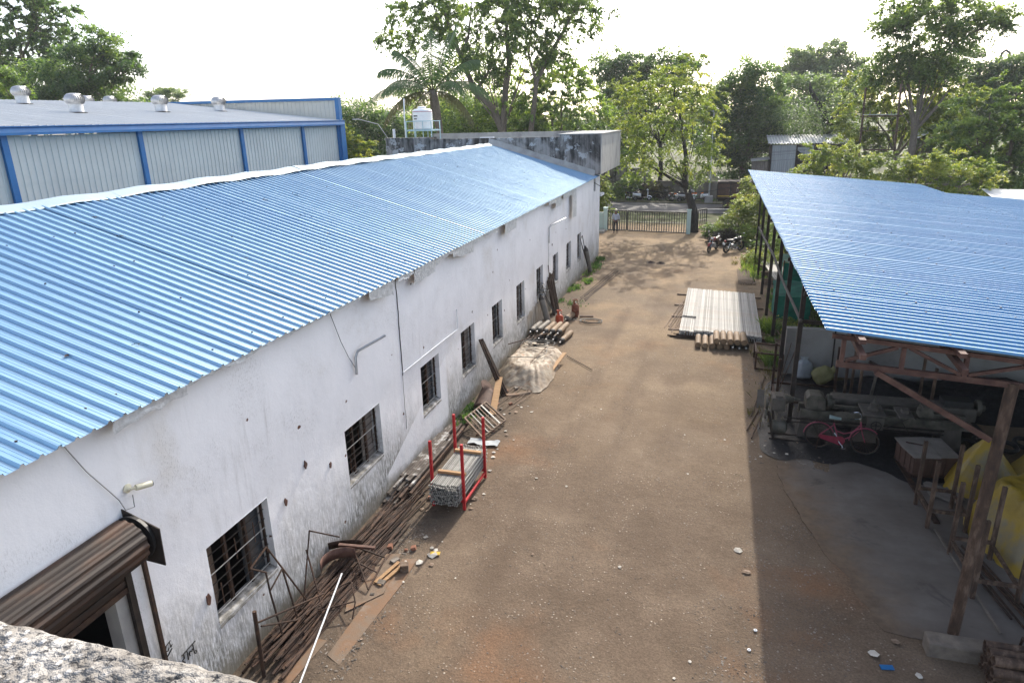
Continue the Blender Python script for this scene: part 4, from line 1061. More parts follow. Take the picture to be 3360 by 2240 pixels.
E3 = [([(-20.3, 66, 3), (-20.3, 66, 7.3), (-21.2, 66, 9.4), (-22.96, 66, 11), (-24.2, 66, 14), (-25.2, 66, 16.6), (-26.2, 66, 19.5)], [.45, .42, .32, .28, .22, .17, .08]),
      ([(-20.3, 66, 7.3), (-19.9, 66, 10.9), (-19.5, 66, 12.9), (-19.8, 66.3, 16), (-19.2, 66, 20)], [.36, .27, .22, .16, .06]),
      ([(-18.0, 66.4, 5), (-17.2, 66, 9), (-16.9, 66, 11.6), (-15.5, 66, 14), (-14.3, 66, 15.8), (-12.8, 66, 18.2)], [.3, .25, .22, .19, .14, .05]),
      ([(-22.9, 66, 11), (-21.6, 66, 12.6), (-21.1, 66, 15)], [.2, .14, .06]), ([(-16.9, 66, 11.6), (-17.6, 66, 14), (-17.2, 66, 17)], [.16, .12, .05]), ([(-24.2, 66, 14), (-23.4, 66, 16), (-22.9, 66, 19)], [.16, .12, .05])]
TR('center_tall', 'tall_tree', 'tallest airy tree with forked pale trunks behind the cement block', 820, 64, .46, .14, 'leaf_mid', (-20.3, 66, 0), (-20.3, 66, 7.3), .42, 15, droop=.6, extra=E3, twigs=6, spread=.2, spray=1.1)
TR('mid_a', 'leafy_tree', 'leafy green tree right behind the coconut palm', 340, 80, .5, .17, 'leaf_mid', (-25.5, 74, 0), (-25.5, 74, 5), .3, 16, group=g_b)
TR('mid_b', 'leafy_tree', 'broad drooping green tree above the terrace parapet', 360, 75, .5, .15, 'leaf_mid', (-16.5, 70, 0), (-16.5, 70, 4.5), .3, 17, droop=.7, group=g_b, spray=1.1)
TR('tankdark', 'dense_tree', 'dark dense tree left of the white water tank', 300, 80, .55, .2, 'leaf_dark', (-42, 82, 0), (-42, 82, 4), .3, 18, group=g_b)
TR('tankbright', 'shrubby_tree', 'bright small tree beside the blue warehouse corner post', 120, 80, .36, .13, 'leaf_bright', (-31.2, 56, 0), (-31.2, 56, 3.2), .15, 19, spray=0.7)
TR('tankfar', 'far_tree', 'pale hazy tree far behind the thin white pipe', 120, 70, .6, .22, 'leaf_far', (-54.5, 120, 0), (-54.5, 120, 6), .25, 20)
TR('darkback', 'dense_tree', 'dark tree on the skyline above the yellow-green tree', 320, 80, .6, .22, 'leaf_dark', (-10, 98, 0), (-10, 98, 7), .4, 21, group=g_b)
TR('yellow', 'leafy_tree', 'sunlit yellow-green tree across the road left of the lamp', 300, 80, .4, .12, 'leaf_bright', (-6.2, 78, 0), (-6.3, 78, 5.5), .26, 22, droop=.5, bark='bark_dark', group=g_b, spray=0.9)
EG = [([(-1.55, 53, 0.2), (-1.6, 53, 1.5), (-2.0, 53, 2.6), (-2.4, 53, 3.7), (-2.4, 53, 5.5), (-3.0, 53, 8.5)], [.34, .3, .26, .22, .15, .06]), ([(-2.2, 53, 3.2), (-3.8, 53, 4.2), (-5.6, 53, 5.2)], [.16, .11, .05])]
TR('gate', 'leaning_tree', 'leaning dark-trunked tree standing at the right gate pillar', 260, 50, .30, .10, 'leaf_bright', (-1.5, 53, 0), (-2.4, 53, 3.7), .26, 23, droop=.5, bark='bark_dark', extra=EG, spread=.24, twigs=8, shell=.15, spray=0.8)
TR('darkright', 'dense_tree', 'dark round tree behind the street lamp and the truck', 360, 80, .5, .2, 'leaf_dark', (2.5, 84, 0), (2.4, 84, 2.8), .35, 24, group=g_b)
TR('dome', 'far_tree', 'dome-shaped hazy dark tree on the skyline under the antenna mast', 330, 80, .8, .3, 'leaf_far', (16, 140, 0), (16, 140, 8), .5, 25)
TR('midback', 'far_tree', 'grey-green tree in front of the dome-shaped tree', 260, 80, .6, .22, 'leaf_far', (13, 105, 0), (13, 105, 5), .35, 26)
EY = [([(10.1, 80, 0), (10.3, 80, 3.6), (10.4, 80, 6.4), (9.9, 80, 8.2), (9.1, 80, 9.4), (8.4, 80, 10.5), (8.25, 80, 11.3)], [.5, .42, .36, .3, .24, .18, .05]), ([(10.4, 80, 6.3), (10.9, 80, 7.8), (11.6, 80, 9.3)], [.33, .25, .12]), ([(10.3, 80, 4.6), (9.2, 80, 5.6), (8.4, 80, 6.0)], [.2, .15, .1])]
TR('ytree', 'bare_tree', 'blackened forked trunk with thin foliage beside the grey hut', 120, 60, .34, .12, 'leaf_far', (10.1, 80, 0), (10.3, 80, 4), .4, 27, bark='bark_dark', extra=EY, spread=.3)
ER = [([(16.8, 72, 0), (16.7, 72, 3.6), (16.6, 72, 6.5), (16.2, 72, 8.2), (15.4, 72, 11), (15.5, 72, 14)], [.36, .32, .28, .16, .12, .06]), ([(16.6, 72, 6.5), (16.8, 72, 10.3), (17.3, 72, 13), (18.1, 72, 16)], [.2, .17, .12, .05]), ([(16.6, 72, 6.5), (18.0, 72, 8.4), (18.9, 72, 10)], [.2, .14, .06]), ([(17.3, 72, 13), (19.6, 72, 14.2), (21.6, 72, 15.4)], [.12, .08, .03])]
TR('right_tall', 'tall_tree', 'tall airy layered tree on the right rising above the skyline', 640, 62, .40, .12, 'leaf_mid', (16.8, 72, 0), (16.6, 72, 6.5), .32, 28, droop=.35, extra=ER, flat=.35, spread=.24, twigs=6, spray=1.1)
TR('right_low', 'leafy_tree', 'feathery yellow-green crown below the tall airy tree on the right', 430, 80, .42, .12, 'leaf_bright', (16.0, 75, 0), (16, 75, 4), .25, 29, droop=.5, group=g_b, spray=0.9)
TR('rback', 'far_tree', 'dark wooded crown on the skyline at the right edge', 330, 80, .6, .22, 'leaf_far', (28, 96, 0), (28, 96, 6), .35, 30)
TR('rside', 'leafy_tree', 'mid-green bushy tree at the right edge above the shed roof', 400, 80, .42, .15, 'leaf_mid', (19.5, 60, 0), (19.5, 60, 2.5), .25, 31, spray=0.8)
TR('shrub_a', 'feathery_shrub', 'tallest bright feathery shrub just behind the left part of the shed roof', 200, 80, .30, .07, 'leaf_bright', (7.2, 50, 0), (7.2, 50, 2.2), .12, 32, droop=.2, cat='shrub', group='shrubs behind the shed', spray=0.75)
TR('shrub_b', 'feathery_shrub', 'middle bright feathery shrub behind the shed roof', 170, 80, .30, .07, 'leaf_bright', (11.6, 50, 0), (11.6, 50, 2.0), .12, 33, droop=.2, cat='shrub', group='shrubs behind the shed', spray=0.75)
TR('shrub_c', 'feathery_shrub', 'right-hand bright feathery shrub behind the low shed roof', 130, 80, .30, .07, 'leaf_bright', (14.5, 48, 0), (14.5, 48, 1.8), .12, 34, droop=.2, cat='shrub', group='shrubs behind the shed', spray=0.75)
# more trees closing the skyline gaps
fill = [((-34, 92, 0), 1.0, 0.3), ((-1.5, 112, 0), .95, 1.2), ((7.5, 118, 0), 1.0, 2.2), ((23.5, 88, 0), .78, .8), ((33, 78, 0), 1.0, 2.9), ((-52, 100, 0), .8, 1.9), ((26, 66, 0), .8, 4.0), ((-22, 104, 0), .8, 3.3), ((-30, 88, 0), .95, .9), ((-12.5, 90, 0), .85, 2.0), ((-24, 84, 0), .8, 5.1), ((-40, 104, 0), .95, 4.4)]
src = tree('background_tree', 'x', [(0, 0, 8.0, 4.6, 3.6, 3.0), (2.6, .5, 6.4, 2.8, 2.6, 2.2), (-2.8, -.4, 6.2, 2.8, 2.6, 2.2), (0, 0, 4.6, 4.2, 3, 2.2), (.8, 0, 10.0, 2.4, 2.2, 1.7)], 300, 75, .55, .2, 'leaf_far', (0, 0, 0), (0, 0, 4), .3, 40)
fl = ['hazy tree filling the skyline behind the coconut palm', 'hazy tree behind the yellow-green tree', 'hazy tree between the round tree and the dome-shaped tree', 'hazy tree behind the crossarm pole', 'hazy tree beyond the right edge of the low roof', 'hazy tree at the far left of the water tank', 'hazy tree at the right edge behind the bushy tree', 'hazy tree behind the tall forked tree', 'hazy tree left of the tall forked trunks', 'hazy tree behind the drooping tree over the parapet', 'hazy tree between the palm and the forked trunks', 'hazy tree behind the dark dense tree near the tank']
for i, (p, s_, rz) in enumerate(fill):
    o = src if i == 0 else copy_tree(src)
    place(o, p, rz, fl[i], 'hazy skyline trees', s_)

# coconut palm
pa = thing('coconut_palm', 'coconut palm with arching fronds behind the water tank', 'palm', (-21.9, 54, 0))
m = MB(); m.tube([(-21.9, 54, 0), (-21.7, 54, 4), (-21.9, 54, 7.4), (-22.25, 54, 9.6), (-22.35, 54, 10.7)], [.3, .24, .26, .38, .3], 10); m.build('trunk', MT['tree_bark'], pa, 1)
rngp = random.Random(5)
top = Vector((-22.35, 54, 10.6))
def frond(az, el, L, sag, mat):
    d = Vector((math.cos(az), math.sin(az), 0))
    pts = []
    for i in range(15):
        s_ = L * i / 14
        pts.append(top + d * (s_ * math.cos(el) * (1 - .12 * (s_ / L) ** 2)) + Vector((0, 0, s_ * math.sin(el) - sag * (s_ / L) ** 2.2 * L)))
    q = MB(); q.tube(pts, .045, 5, .012, caps=False); fr = q.build('frond', MT['leaf_dry'], pa)
    V = []; F = []
    side = d.cross(Vector((0, 0, 1)))
    for i in range(64):
        f = .12 + .88 * i / 64; k = f * 14; a = pts[int(min(k, 13))]; b_ = pts[int(min(k, 13)) + 1]; p = a.lerp(b_, k - int(min(k, 13)))
        t_ = (b_ - a).normalized()
        for sg in (-1, 1):
            ll = (.35 + .95 * math.sin(PI * (.12 + .8 * f))) * rngp.uniform(.8, 1.1)
            dirv = (side * sg * .75 + t_ * .55 + Vector((0, 0, -.55 - .4 * f)) + Vector((0, 0, rngp.uniform(-.2, .2)))).normalized()
            w = t_ * .026
            o = len(V)
            e1 = p + dirv * ll * .55; e2 = p + dirv * ll + Vector((0, 0, -.22 * ll))
            V += [p - w, p + w, e1 + w * 1.1, e1 - w * 1.1, e2]
            F += [(o, o + 1, o + 2, o + 3), (o + 3, o + 2, o + 4, o + 4)]
    V = np.array([tuple(v) for v in V]); F = np.array(F)
    tri = F[:, 2] == F[:, 3]
    mm = MB(); mm.v = [tuple(v) for v in V]; mm.f = [tuple(f) if f[2] != f[3] else tuple(f[:3]) for f in F.tolist()]
    lo = mm.build('leaflets', MT[mat], fr)
    a = lo.data.attributes.new("tint", 'FLOAT', 'POINT'); a.data.foreach_set("value", np.random.default_rng(int(az * 100) + 900).uniform(.2, .6, len(lo.data.vertices)).astype(np.float32))
for az, el, L, sg in ((PI * .98, .35, 5.4, .42), (PI * 1.1, .75, 5.0, .45), (PI * .8, .9, 5.2, .35), (PI * .62, 1.2, 5.0, .2), (PI * .4, 1.15, 5.2, .25), (PI * .15, .85, 5.0, .4), (-.15, .45, 4.8, .5), (-.6, .5, 4.4, .55), (PI * 1.3, .55, 4.6, .55), (PI * 1.6, .9, 4.6, .4),
                      (PI * 1.02, 1.0, 4.9, .35), (0.1, 1.2, 5.2, .22), (PI * 1.2, .1, 3.6, .6), (-.3, .05, 3.4, .6), (PI * 1.45, .0, 3.2, .65)):
    frond(az, el, L * 1.32, sg, 'leaf_dark' if el > .3 else 'leaf_dry')

# low growth: weeds, saplings, bushes
def bush(name, label, lobes, n, per, L, W, mat, seed, base, group=None, droop=.1, stems=10):
    rng = np.random.default_rng(seed); rnd = random.Random(seed)
    root = thing(name, label, 'shrub', base, 0, group)
    C, S, LI = crown_clumps(rng, lobes, n, .3)
    C[:, 2] = np.maximum(C[:, 2], .12)
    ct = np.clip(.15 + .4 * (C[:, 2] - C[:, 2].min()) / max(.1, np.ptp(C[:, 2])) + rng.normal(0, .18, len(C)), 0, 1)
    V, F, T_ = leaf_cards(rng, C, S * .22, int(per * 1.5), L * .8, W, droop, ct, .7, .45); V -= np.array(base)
    V[:, 2] = np.maximum(V[:, 2], .02)
    me = raw_mesh('foliage', V, F, T_); me.materials.append(MT[mat]); o = bpy.data.objects.new('foliage', me); COL.objects.link(o); o.parent = root
    m = MB()
    for k in range(stems):
        q = Vector(C[rnd.randrange(len(C))]); b0 = Vector(base) + Vector((rnd.uniform(-.4, .4), rnd.uniform(-.3, .3), 0))
        m.tube([b0, b0.lerp(q, .5) + Vector((0, 0, .2)), q], .02, 4, .008, caps=False)
    m.build('stems', MT['bark_dark'], root)
    return root
gw = 'weedy bushes between the gate and the shed'
bush('weedy_bush', 'feathery green bush beside the gate tree and brush heap', [(1.5, 50.4, 2.2, 1.0, 1.0, .9), (1.0, 50.4, 1.0, 1.0, .9, .8)], 130, 45, .22, .05, 'leaf_bright', 51, (1.3, 50.4, 0), gw)
bush('weedy_bush', 'tall feathery bush under the far corner of the shed roof', [(2.7, 50, 2.1, 1.0, 1.0, 1.0), (2.5, 50, .9, 1.3, 1.1, .8), (2.9, 50, 3.2, .6, .6, .8)], 170, 45, .22, .05, 'leaf_bright', 52, (2.6, 50, 0), gw)
bush('weedy_bush', 'slim sapling in front of the parked truck', [(2.0, 55, 2.9, .6, .7, 1.2), (1.9, 55, 1.4, .8, .8, .9)], 90, 45, .22, .06, 'leaf_bright', 53, (2.0, 55, 0), gw)
bush('weedy_bush', 'low dark green weeds at the foot of the gate tree', [(-.3, 51.6, .4, .7, .5, .45), (.5, 51.2, .5, .6, .5, .5)], 70, 40, .16, .06, 'leaf_mid', 54, (0, 51.4, 0), gw)
bush('weedy_bush', 'dark green undergrowth behind the motorcycles and brush heap', [(2.6, 47.5, .7, 1.1, 1.2, .7), (3.4, 45.5, .6, 1.0, 1.5, .6), (4.4, 47, 1.0, 1.2, 1.4, 1.0)], 200, 40, .2, .07, 'leaf_mid', 55, (3.2, 46.8, 0), gw)
bush('weedy_bush', 'yellowish weeds under the shed edge right of the motorcycles', [(2.3, 42.5, .3, .6, 1.5, .35), (3.2, 41.0, .35, .8, 1.4, .4)], 160, 40, .16, .035, 'leaf_bright', 56, (2.6, 42, 0), gw)
bush('weedy_bush', 'weeds growing in front of the green net shelter', [(3.3, 27.4, .25, .5, .5, .3), (2.9, 28.3, .3, .4, .5, .3), (4.2, 26.8, .25, .5, .5, .3)], 90, 36, .11, .04, 'leaf_bright', 57, (3.3, 27.6, 0), gw)
bush('roadside_bush', 'bush on the verge left of the white scooter', [(-10.6, 73.6, .8, 1.6, 1.0, .8), (-8.7, 74, 1.6, 1.5, 1.2, 1.1), (-12.8, 73.4, .9, 1.3, 1.0, .9)], 200, 45, .25, .09, 'leaf_mid', 58, (-10.4, 73.7, 0), 'bushes along the road verge')
bush('roadside_bush', 'dark tangle of brush behind the white scooter', [(-6.6, 74, 1.0, 1.3, .8, .8), (-5.0, 74.4, 1.1, 1.2, .7, .8)], 120, 30, .25, .05, 'leaf_dry', 59, (-6, 74.2, 0), 'bushes along the road verge', stems=40)
bush('roadside_bush', 'leafy bush at the wall corner above the guard', [(-9.4, 57.5, 3.2, 1.0, .9, .9), (-9.3, 57.4, 1.6, 1.1, .9, 1.2)], 120, 45, .25, .08, 'leaf_bright', 60, (-9.3, 57.5, 0), 'bushes along the road verge')
# grass and creepers: uncountable
def grass(name, label, boxes, n, h, mat, seed, w=.014):
    rng = np.random.default_rng(seed); T_ = []; allV = []
    for (x0, x1, y0, y1) in boxes:
        nc = max(6, int((x1 - x0) * (y1 - y0) * 2.2)); per = n // len(boxes)
        cx = rng.uniform(x0, x1, nc); cy = rng.uniform(y0, y1, nc); cs = rng.uniform(.05, .28, nc); ch = rng.uniform(.35, 1.2, nc)
        ci = rng.integers(0, nc, per)
        x = cx[ci] + rng.normal(size=per) * cs[ci]; y = cy[ci] + rng.normal(size=per) * cs[ci] * 1.4; x = np.maximum(x, x0 - .02)
        k = per; hh = h * ch[ci] * rng.uniform(.4, 1.3, k); a = rng.uniform(0, 2 * PI, k); ln = rng.uniform(.2, .95, k) * hh
        ww = w * rng.uniform(.6, 1.5, k)
        P = np.empty((k, 4, 3)); dx, dy = np.cos(a), np.sin(a)
        P[:, 0] = np.stack([x - dy * ww, y + dx * ww, np.zeros(k)], 1); P[:, 1] = np.stack([x + dy * ww, y - dx * ww, np.zeros(k)], 1)
        P[:, 2] = np.stack([x + dx * ln + dy * ww * .2, y + dy * ln - dx * ww * .2, hh], 1); P[:, 3] = np.stack([x + dx * ln * .5 - dy * ww, y + dy * ln * .5 + dx * ww, hh * .62], 1)
        allV.append(P.reshape(-1, 3)); T_.append(np.repeat(np.clip(rng.uniform(.0, .6, nc)[ci] + rng.uniform(-.15, .2, k), 0, 1), 4))
    V = np.concatenate(allV); T_ = np.concatenate(T_)
    me = raw_mesh(name, V, np.arange(len(V)).reshape(-1, 4), T_); me.materials.append(MT[mat])
    o = bpy.data.objects.new(name, me); COL.objects.link(o); tag(o, label, 'grass', None, 'stuff')
grass('grass', 'green weeds and grass under the far shed edge', [(1.6, 4.5, 38, 48), (2.0, 2.6, 24, 30), (2.6, 4.6, 24, 35), (-.6, 3.0, 50, 55), (4.5, 10, 34, 48)], 14000, .32, 'leaf_mid', 71)
grass('grass', 'weeds growing along the foot of the white wall', [(-6.95, -6.2, 30, 37.5), (-6.95, -6.4, 17.0, 18.4), (-6.95, -6.6, 38, 42)], 2600, .16, 'leaf_dark', 72, .02)
grass('grass', 'grass on the verge across the road', [(-25, 6, 71.5, 75), (-30, -8, 75, 84)], 9000, .3, 'leaf_mid', 73, .03)
grass('grass', 'dry straw-like weeds on the right edge of the yard', [(1.3, 2.2, 19, 25.5), (1.1, 2.2, 39, 44)], 900, .22, 'leaf_dry', 74, .008)

# ================================================================== THINGS ALONG THE WHITE WALL
V3 = Vector
def rod(a, b_, r, mat, name, label, cat, group, n=6, sag=0.0, rect=None):
    a, b_ = V3(a), V3(b_); mid = (a + b_) / 2 + V3((0, 0, -sag))
    q = MB()
    if rect: q.bar(a, b_, rect[0], rect[1])
    else: q.tube([a, mid, b_] if sag else [a, b_], r, n)
    o = q.build(name, MT[mat], None, 40)
    return tag(o, label, cat, group)

# heap of scrap rods below the first window
rnd = random.Random(31)
SG = 'rusty rods in the scrap heap under the first window'
for k in range(128):
    t0 = rnd.uniform(0, 1)
    L = rnd.uniform(1.6, 3.6); y0 = rnd.uniform(7.15, 9.2); y1 = min(12.3, y0 + L)
    lay = rnd.random() ** 1.4
    x0 = -6.87 + .78 * rnd.random(); x1 = x0 + .05 * (y1 - y0) + rnd.uniform(-.22, .26)
    x1 = min(max(x1, -6.92), -6.0)
    h = (.32 * (1 - abs(x0 + 6.5) / .5)) * lay + .03
    h1 = (.32 * (1 - abs(x1 + 6.55) / .5)) * lay + .03
    kind = rnd.random()
    if kind < .72: rod((x0, y0, max(.02, h)), (x1, y1, max(.02, h1)), rnd.choice((.011, .014, .018, .022)), 'rust', 'scrap_rod', 'rusty rod lying in the scrap heap under the first window', 'rod', SG, 6, rnd.choice((0, 0, .02, .04)))
    else: rod((x0, y0, max(.03, h)), (x1, y1, max(.03, h1)), 0, 'rust', 'scrap_flat_bar', 'flat rusty bar lying in the scrap heap under the first window', 'bar', 'flat bars in the scrap heap under the first window', rect=(rnd.uniform(.03, .06), rnd.uniform(.006, .03)))
for k in range(34):   # longer lengths towards the red rack
    y0 = rnd.uniform(10.4, 11.6); x0 = rnd.uniform(-6.85, -6.15); y1 = y0 + rnd.uniform(1.2, 2.4)
    rod((x0, y0, rnd.uniform(.03, .2)), (min(-5.98, x0 + rnd.uniform(-.06, .24)), y1, rnd.uniform(.02, .2)), rnd.choice((.012, .016, .02)), 'rust', 'scrap_rod', 'rusty rod in the scrap between the heap and the red rack', 'rod', 'rods between the heap and the red rack', 6)
# bent frames standing in the heap
def wire(name, label, polys, r, mat, cat='frame', n=6, group=None):
    t_ = thing(name, label, cat, tuple(V3(polys[0][0]) * V3((1, 1, 0)) if False else (polys[0][0][0], polys[0][0][1], 0)), 0, group)
    for p in polys:
        q = MB(); q.tube(p, r, n); q.build('member', MT[mat], t_, 40)
    return t_
wire('bent_frame', 'bent rusty frame leaning on the sill of the first window', [
    [(-6.5, 7.85, .3), (-6.68, 7.93, 1.05), (-6.72, 7.95, 1.42), (-6.9, 7.82, 1.55)], [(-6.9, 7.82, 1.55), (-6.9, 8.27, 1.66)], [(-6.9, 8.27, 1.66), (-6.7, 8.38, 1.15), (-6.62, 8.75, .28)],
    [(-6.68, 7.94, 1.08), (-6.72, 8.36, 1.2)], [(-6.72, 8.36, 1.2), (-6.5, 8.3, .22)]], .017, 'rust')
wire('bent_frame', 'rusty frame of thin bars in the middle of the scrap heap', [
    [(-6.42, 7.3, .95), (-6.3, 8.0, .52), (-6.2, 8.65, .42)], [(-6.85, 9.25, .95), (-6.27, 8.69, .25)], [(-6.6, 8.6, .2), (-6.8, 9.35, 1.3)], [(-6.8, 9.35, 1.3), (-6.55, 9.9, .85)]], .015, 'rust')
wire('bent_frame', 'low rusty triangular frame on the far side of the scrap heap', [
    [(-6.5, 10.25, .42), (-5.8, 9.5, .1)], [(-5.8, 9.5, .1), (-5.92, 10.45, .12)], [(-5.92, 10.45, .12), (-6.6, 10.3, .4)], [(-6.25, 9.95, .3), (-5.86, 9.98, .12)]], .016, 'rust')
wire('bent_frame', 'rusty bent rod loop lying across the rusty plate', [[(-6.35, 9.1, .25), (-6.05, 9.35, .34), (-5.75, 8.95, .25), (-5.72, 8.75, .05)], [(-6.35, 8.6, .2), (-5.76, 8.98, .25)]], .014, 'rust')
o = MB().tube([(-6.47, 7.24, .0), (-6.45, 7.24, 1.27)], .032, 8).tube([(-6.45, 7.24, 1.05), (-6.15, 7.85, .95), (-6.0, 8.4, .8)], .016, 6).build('scrap_post', MT['rust'], None, 40); tag(o, 'upright rusty pipe at the near end of the scrap heap', 'post')
# curved sheets
def curved_sheet(name, label, c, w, h, bend, rz, mat, tilt=0):
    P = []
    for i in range(15):
        f = i / 14; a = (f - .5) * bend
        P.append([(w * (math.sin(a) / bend if bend else f - .5), -.35 * w * (1 - math.cos(a)), z) for z in (0, h)])
    q = MB(); q.grid(P); o = q.build(name, MT[mat], None, 1); o.location = c; o.rotation_euler = (tilt, 0, rz)
    s_ = o.modifiers.new('s', 'SOLIDIFY'); s_.thickness = .008
    return tag(o, label, 'metal sheet')
curved_sheet('curved_sheet', 'curved rusty steel band standing on the scrap heap', (-6.7, 9.85, .34), .95, .22, 2.6, .95, 'rust_red')
curved_sheet('curved_sheet', 'dark bent channel piece behind the curved steel band', (-6.72, 10.35, .3), .7, .2, 1.2, .4, 'rust', .3)
o = MB().bar((-6.75, 10.15, .47), (-6.05, 10.33, .40), .07, .05).build('channel_bar', MT['rust_red'], None); tag(o, 'short rust-red channel bar lying on top of the scrap heap', 'bar')
# flat plates, planks, strip
def flat(name, label, poly, z, th, mat, cat='plate'):
    q = MB(); q.prism(poly, z, z + th); o = q.build(name, MT[mat], None); return tag(o, label, cat)
MT['plate_rust'] = pm('rusted_plate', [(.10, .068, .045), (.155, .112, .077), (.175, .10, .055), (.19, .15, .115)], 1.6, .85, coord="Pos", bump=.2)
flat('rusty_plate', 'long flat rusty steel plate on the dirt beside the scrap heap', [(-5.42, 7.75), (-5.30, 9.9), (-5.33, 10.7), (-5.62, 10.62), (-5.72, 9.6), (-5.72, 7.9)], .012, .012, 'plate_rust')
flat('rusty_plate', 'orange-brown rusty plate under the wooden offcuts', [(-5.95, 8.9), (-5.5, 9.55), (-5.72, 10.75), (-6.25, 10.6), (-6.2, 9.5)], .03, .012, 'plate_rust')
flat('rusty_plate', 'narrow rust-orange plate at the foot of the white strip', [(-6.25, 7.1), (-5.98, 7.1), (-5.9, 8.2), (-6.12, 8.2)], .012, .01, 'plate_rust')
for k, (a, c) in enumerate((((-5.78, 9.75), (-5.62, 10.45)), ((-5.68, 9.7), (-5.5, 10.4)))):
    o = MB().bar((a[0], a[1], .065), (c[0], c[1], .065), .075, .03).build('wood_strip', MT['wood'], None); tag(o, ('left', 'right')[k] + ' of two short pale wooden strips on the rusty plate', 'plank', 'wooden strips on the rusty plate')
o = MB().box((-5.42, 10.28, .10), (.16, .14, .16), Matrix.Rotation(.4, 3, 'Z')).build('wood_block', MT['wood_old'], None); tag(o, 'small wooden block at the end of the rusty plate', 'block')
o = MB().bar((-6.32, 9.5, .36), (-5.8, 7.2, .04), .027, .006).build('white_strip', MT['white_pvc'], None); tag(o, 'long thin white strip leaning from the scrap heap to the ground', 'strip')

# timber and tube stack along the wall foot
TG = 'old tubes stacked along the wall foot'
MT['splash'] = pm('lime_splashed_steel', [(.045, .035, .03), (.10, .08, .065), (.5, .5, .48)], 4., .85, lo=.35, hi=.72, bump=.3, rnd=.2)
for k in range(14):
    x = -6.93 + .085 * (k % 7); z = .05 + .09 * (k // 7)
    rod((x, 12.6 + rnd.uniform(-.2, .4), z), (x - .03 + rnd.uniform(-.04, .04), 16.6 + rnd.uniform(-.7, .2), z + rnd.uniform(0, .04)), 0, 'splash' if x < -6.6 else 'rust', 'old_tube', 'lime-splashed old tube stacked along the wall below the windows', 'tube', TG, rect=(.07, .07))
for k in range(7):
    x = -6.9 + .07 * k
    rod((x, 13.0 + rnd.uniform(-.3, .6), .26), (x + .03, 16.0 + rnd.uniform(-.9, .4), .27), 0, 'splash', 'old_tube', 'lime-splashed old tube stacked along the wall below the windows', 'tube', TG, rect=(.06, .05))

# ------------------------------------------------------------------ racks
def rack(name, label, x0, x1, y0, y1, h, mat, w=.055, group=None, mid=.22):
    t_ = thing(name, label, 'rack', ((x0 + x1) / 2, (y0 + y1) / 2, 0), 0, group)
    for x in (x0, x1):
        for y in (y0, y1):
            q = MB(); q.bar((x, y, 0), (x, y, h), w, w, (0, 1, 0)); q.build('post', MT[mat], t_)
    for y in (y0, y1):
        q = MB(); q.bar((x0 + w / 2, y, mid), (x1 - w / 2, y, mid), w * .9, w * .9); q.build('cross_bar', MT[mat], t_)
    for x in (x0, x1):
        q = MB(); q.bar((x, y0 + w / 2, mid - .06), (x, y1 - w / 2, mid - .06), w * .8, w * .8); q.build('side_rail', MT[mat], t_)
    return t_
rack('steel_rack', 'red steel rack holding a stack of steel rods in the sun', -5.80, -5.05, 12.69, 14.17, 1.63, 'red_paint', .06)
RG = 'steel rods stacked in the red rack'
mrod = MB(); mrod.tube([(0, -.93, 0), (0, .93, 0)], .0165, 6); mrod.tube([(0, -1.02, 0), (0, -.93, 0)], .013, 6); mrod.tube([(0, .93, 0), (0, 1.02, 0)], .013, 6); mrod.tube([(0, -1.05, 0), (0, -1.02, 0)], .018, 6); mrod.tube([(0, 1.02, 0), (0, 1.05, 0)], .018, 6)
rsrc = None
for lay in range(9):
    for k in range(15):
        inner = 0 < k < 15 and lay < 13
        x = -5.74 + .0455 * k + (.02 if lay % 2 else 0); z = .275 + .052 * lay
        if rsrc is None:
            rsrc = mrod.build('steel_rod', MT['rod_white'], None, 40); rsrc.data.materials.append(MT['black']); [setattr(rsrc.data.polygons[i_], 'material_index', 1) for i_ in range(8, 24)]; tag(rsrc, 'thin grey-white steel rod in the red rack', 'rod', RG); o = rsrc
        else:
            o = rsrc.copy(); COL.objects.link(o)
        o.location = (x + rnd.uniform(-.004, .004), 13.41 + rnd.uniform(-.03, .03) - (.0 if lay < 8 else .02), z)
        o.rotation_euler = (0, 0, rnd.uniform(-.006, .006))
for k, y in enumerate((12.97, 14.05)):
    o = MB().bar((-5.76, y, .275 + .052 * 8 + .05), (-5.09, y, .275 + .052 * 8 + .05), .085, .06).build('timber_batten', MT['wood'], None, 0, .004)
    tag(o, ('near', 'far')[k] + ' wooden batten laid across the rods in the red rack', 'batten', 'battens on the rod stack')
# fallen ladder-like wooden frame
lf = thing('slatted_frame', 'broken pale slatted frame lying beyond the red rack', 'frame', (-5.95, 16.9, 0))
cn = [V3((-6.5, 16.72, .32)), V3((-6.2, 17.75, .42)), V3((-5.47, 17.3, .12)), V3((-5.77, 16.09, .1))]
for i in range(4):
    q = MB(); q.bar(cn[i], cn[(i + 1) % 4], .05, .05); q.build('frame_bar', MT['wood_old'], lf)
for k in range(1, 8):
    f = k / 8; a = cn[0].lerp(cn[3], f) + V3((0, 0, .02)); c = cn[1].lerp(cn[2], f) + V3((0, 0, .02))
    a, c = cn[0].lerp(cn[1], f), cn[3].lerp(cn[2], f)
    q = MB(); q.bar(a + V3((0, 0, .03)), c + V3((0, 0, .03)), .03 + .02 * (k % 3 == 0), .02); q.build('slat', MT['wood_old'] if k % 2 else MT['rod_white'], lf)
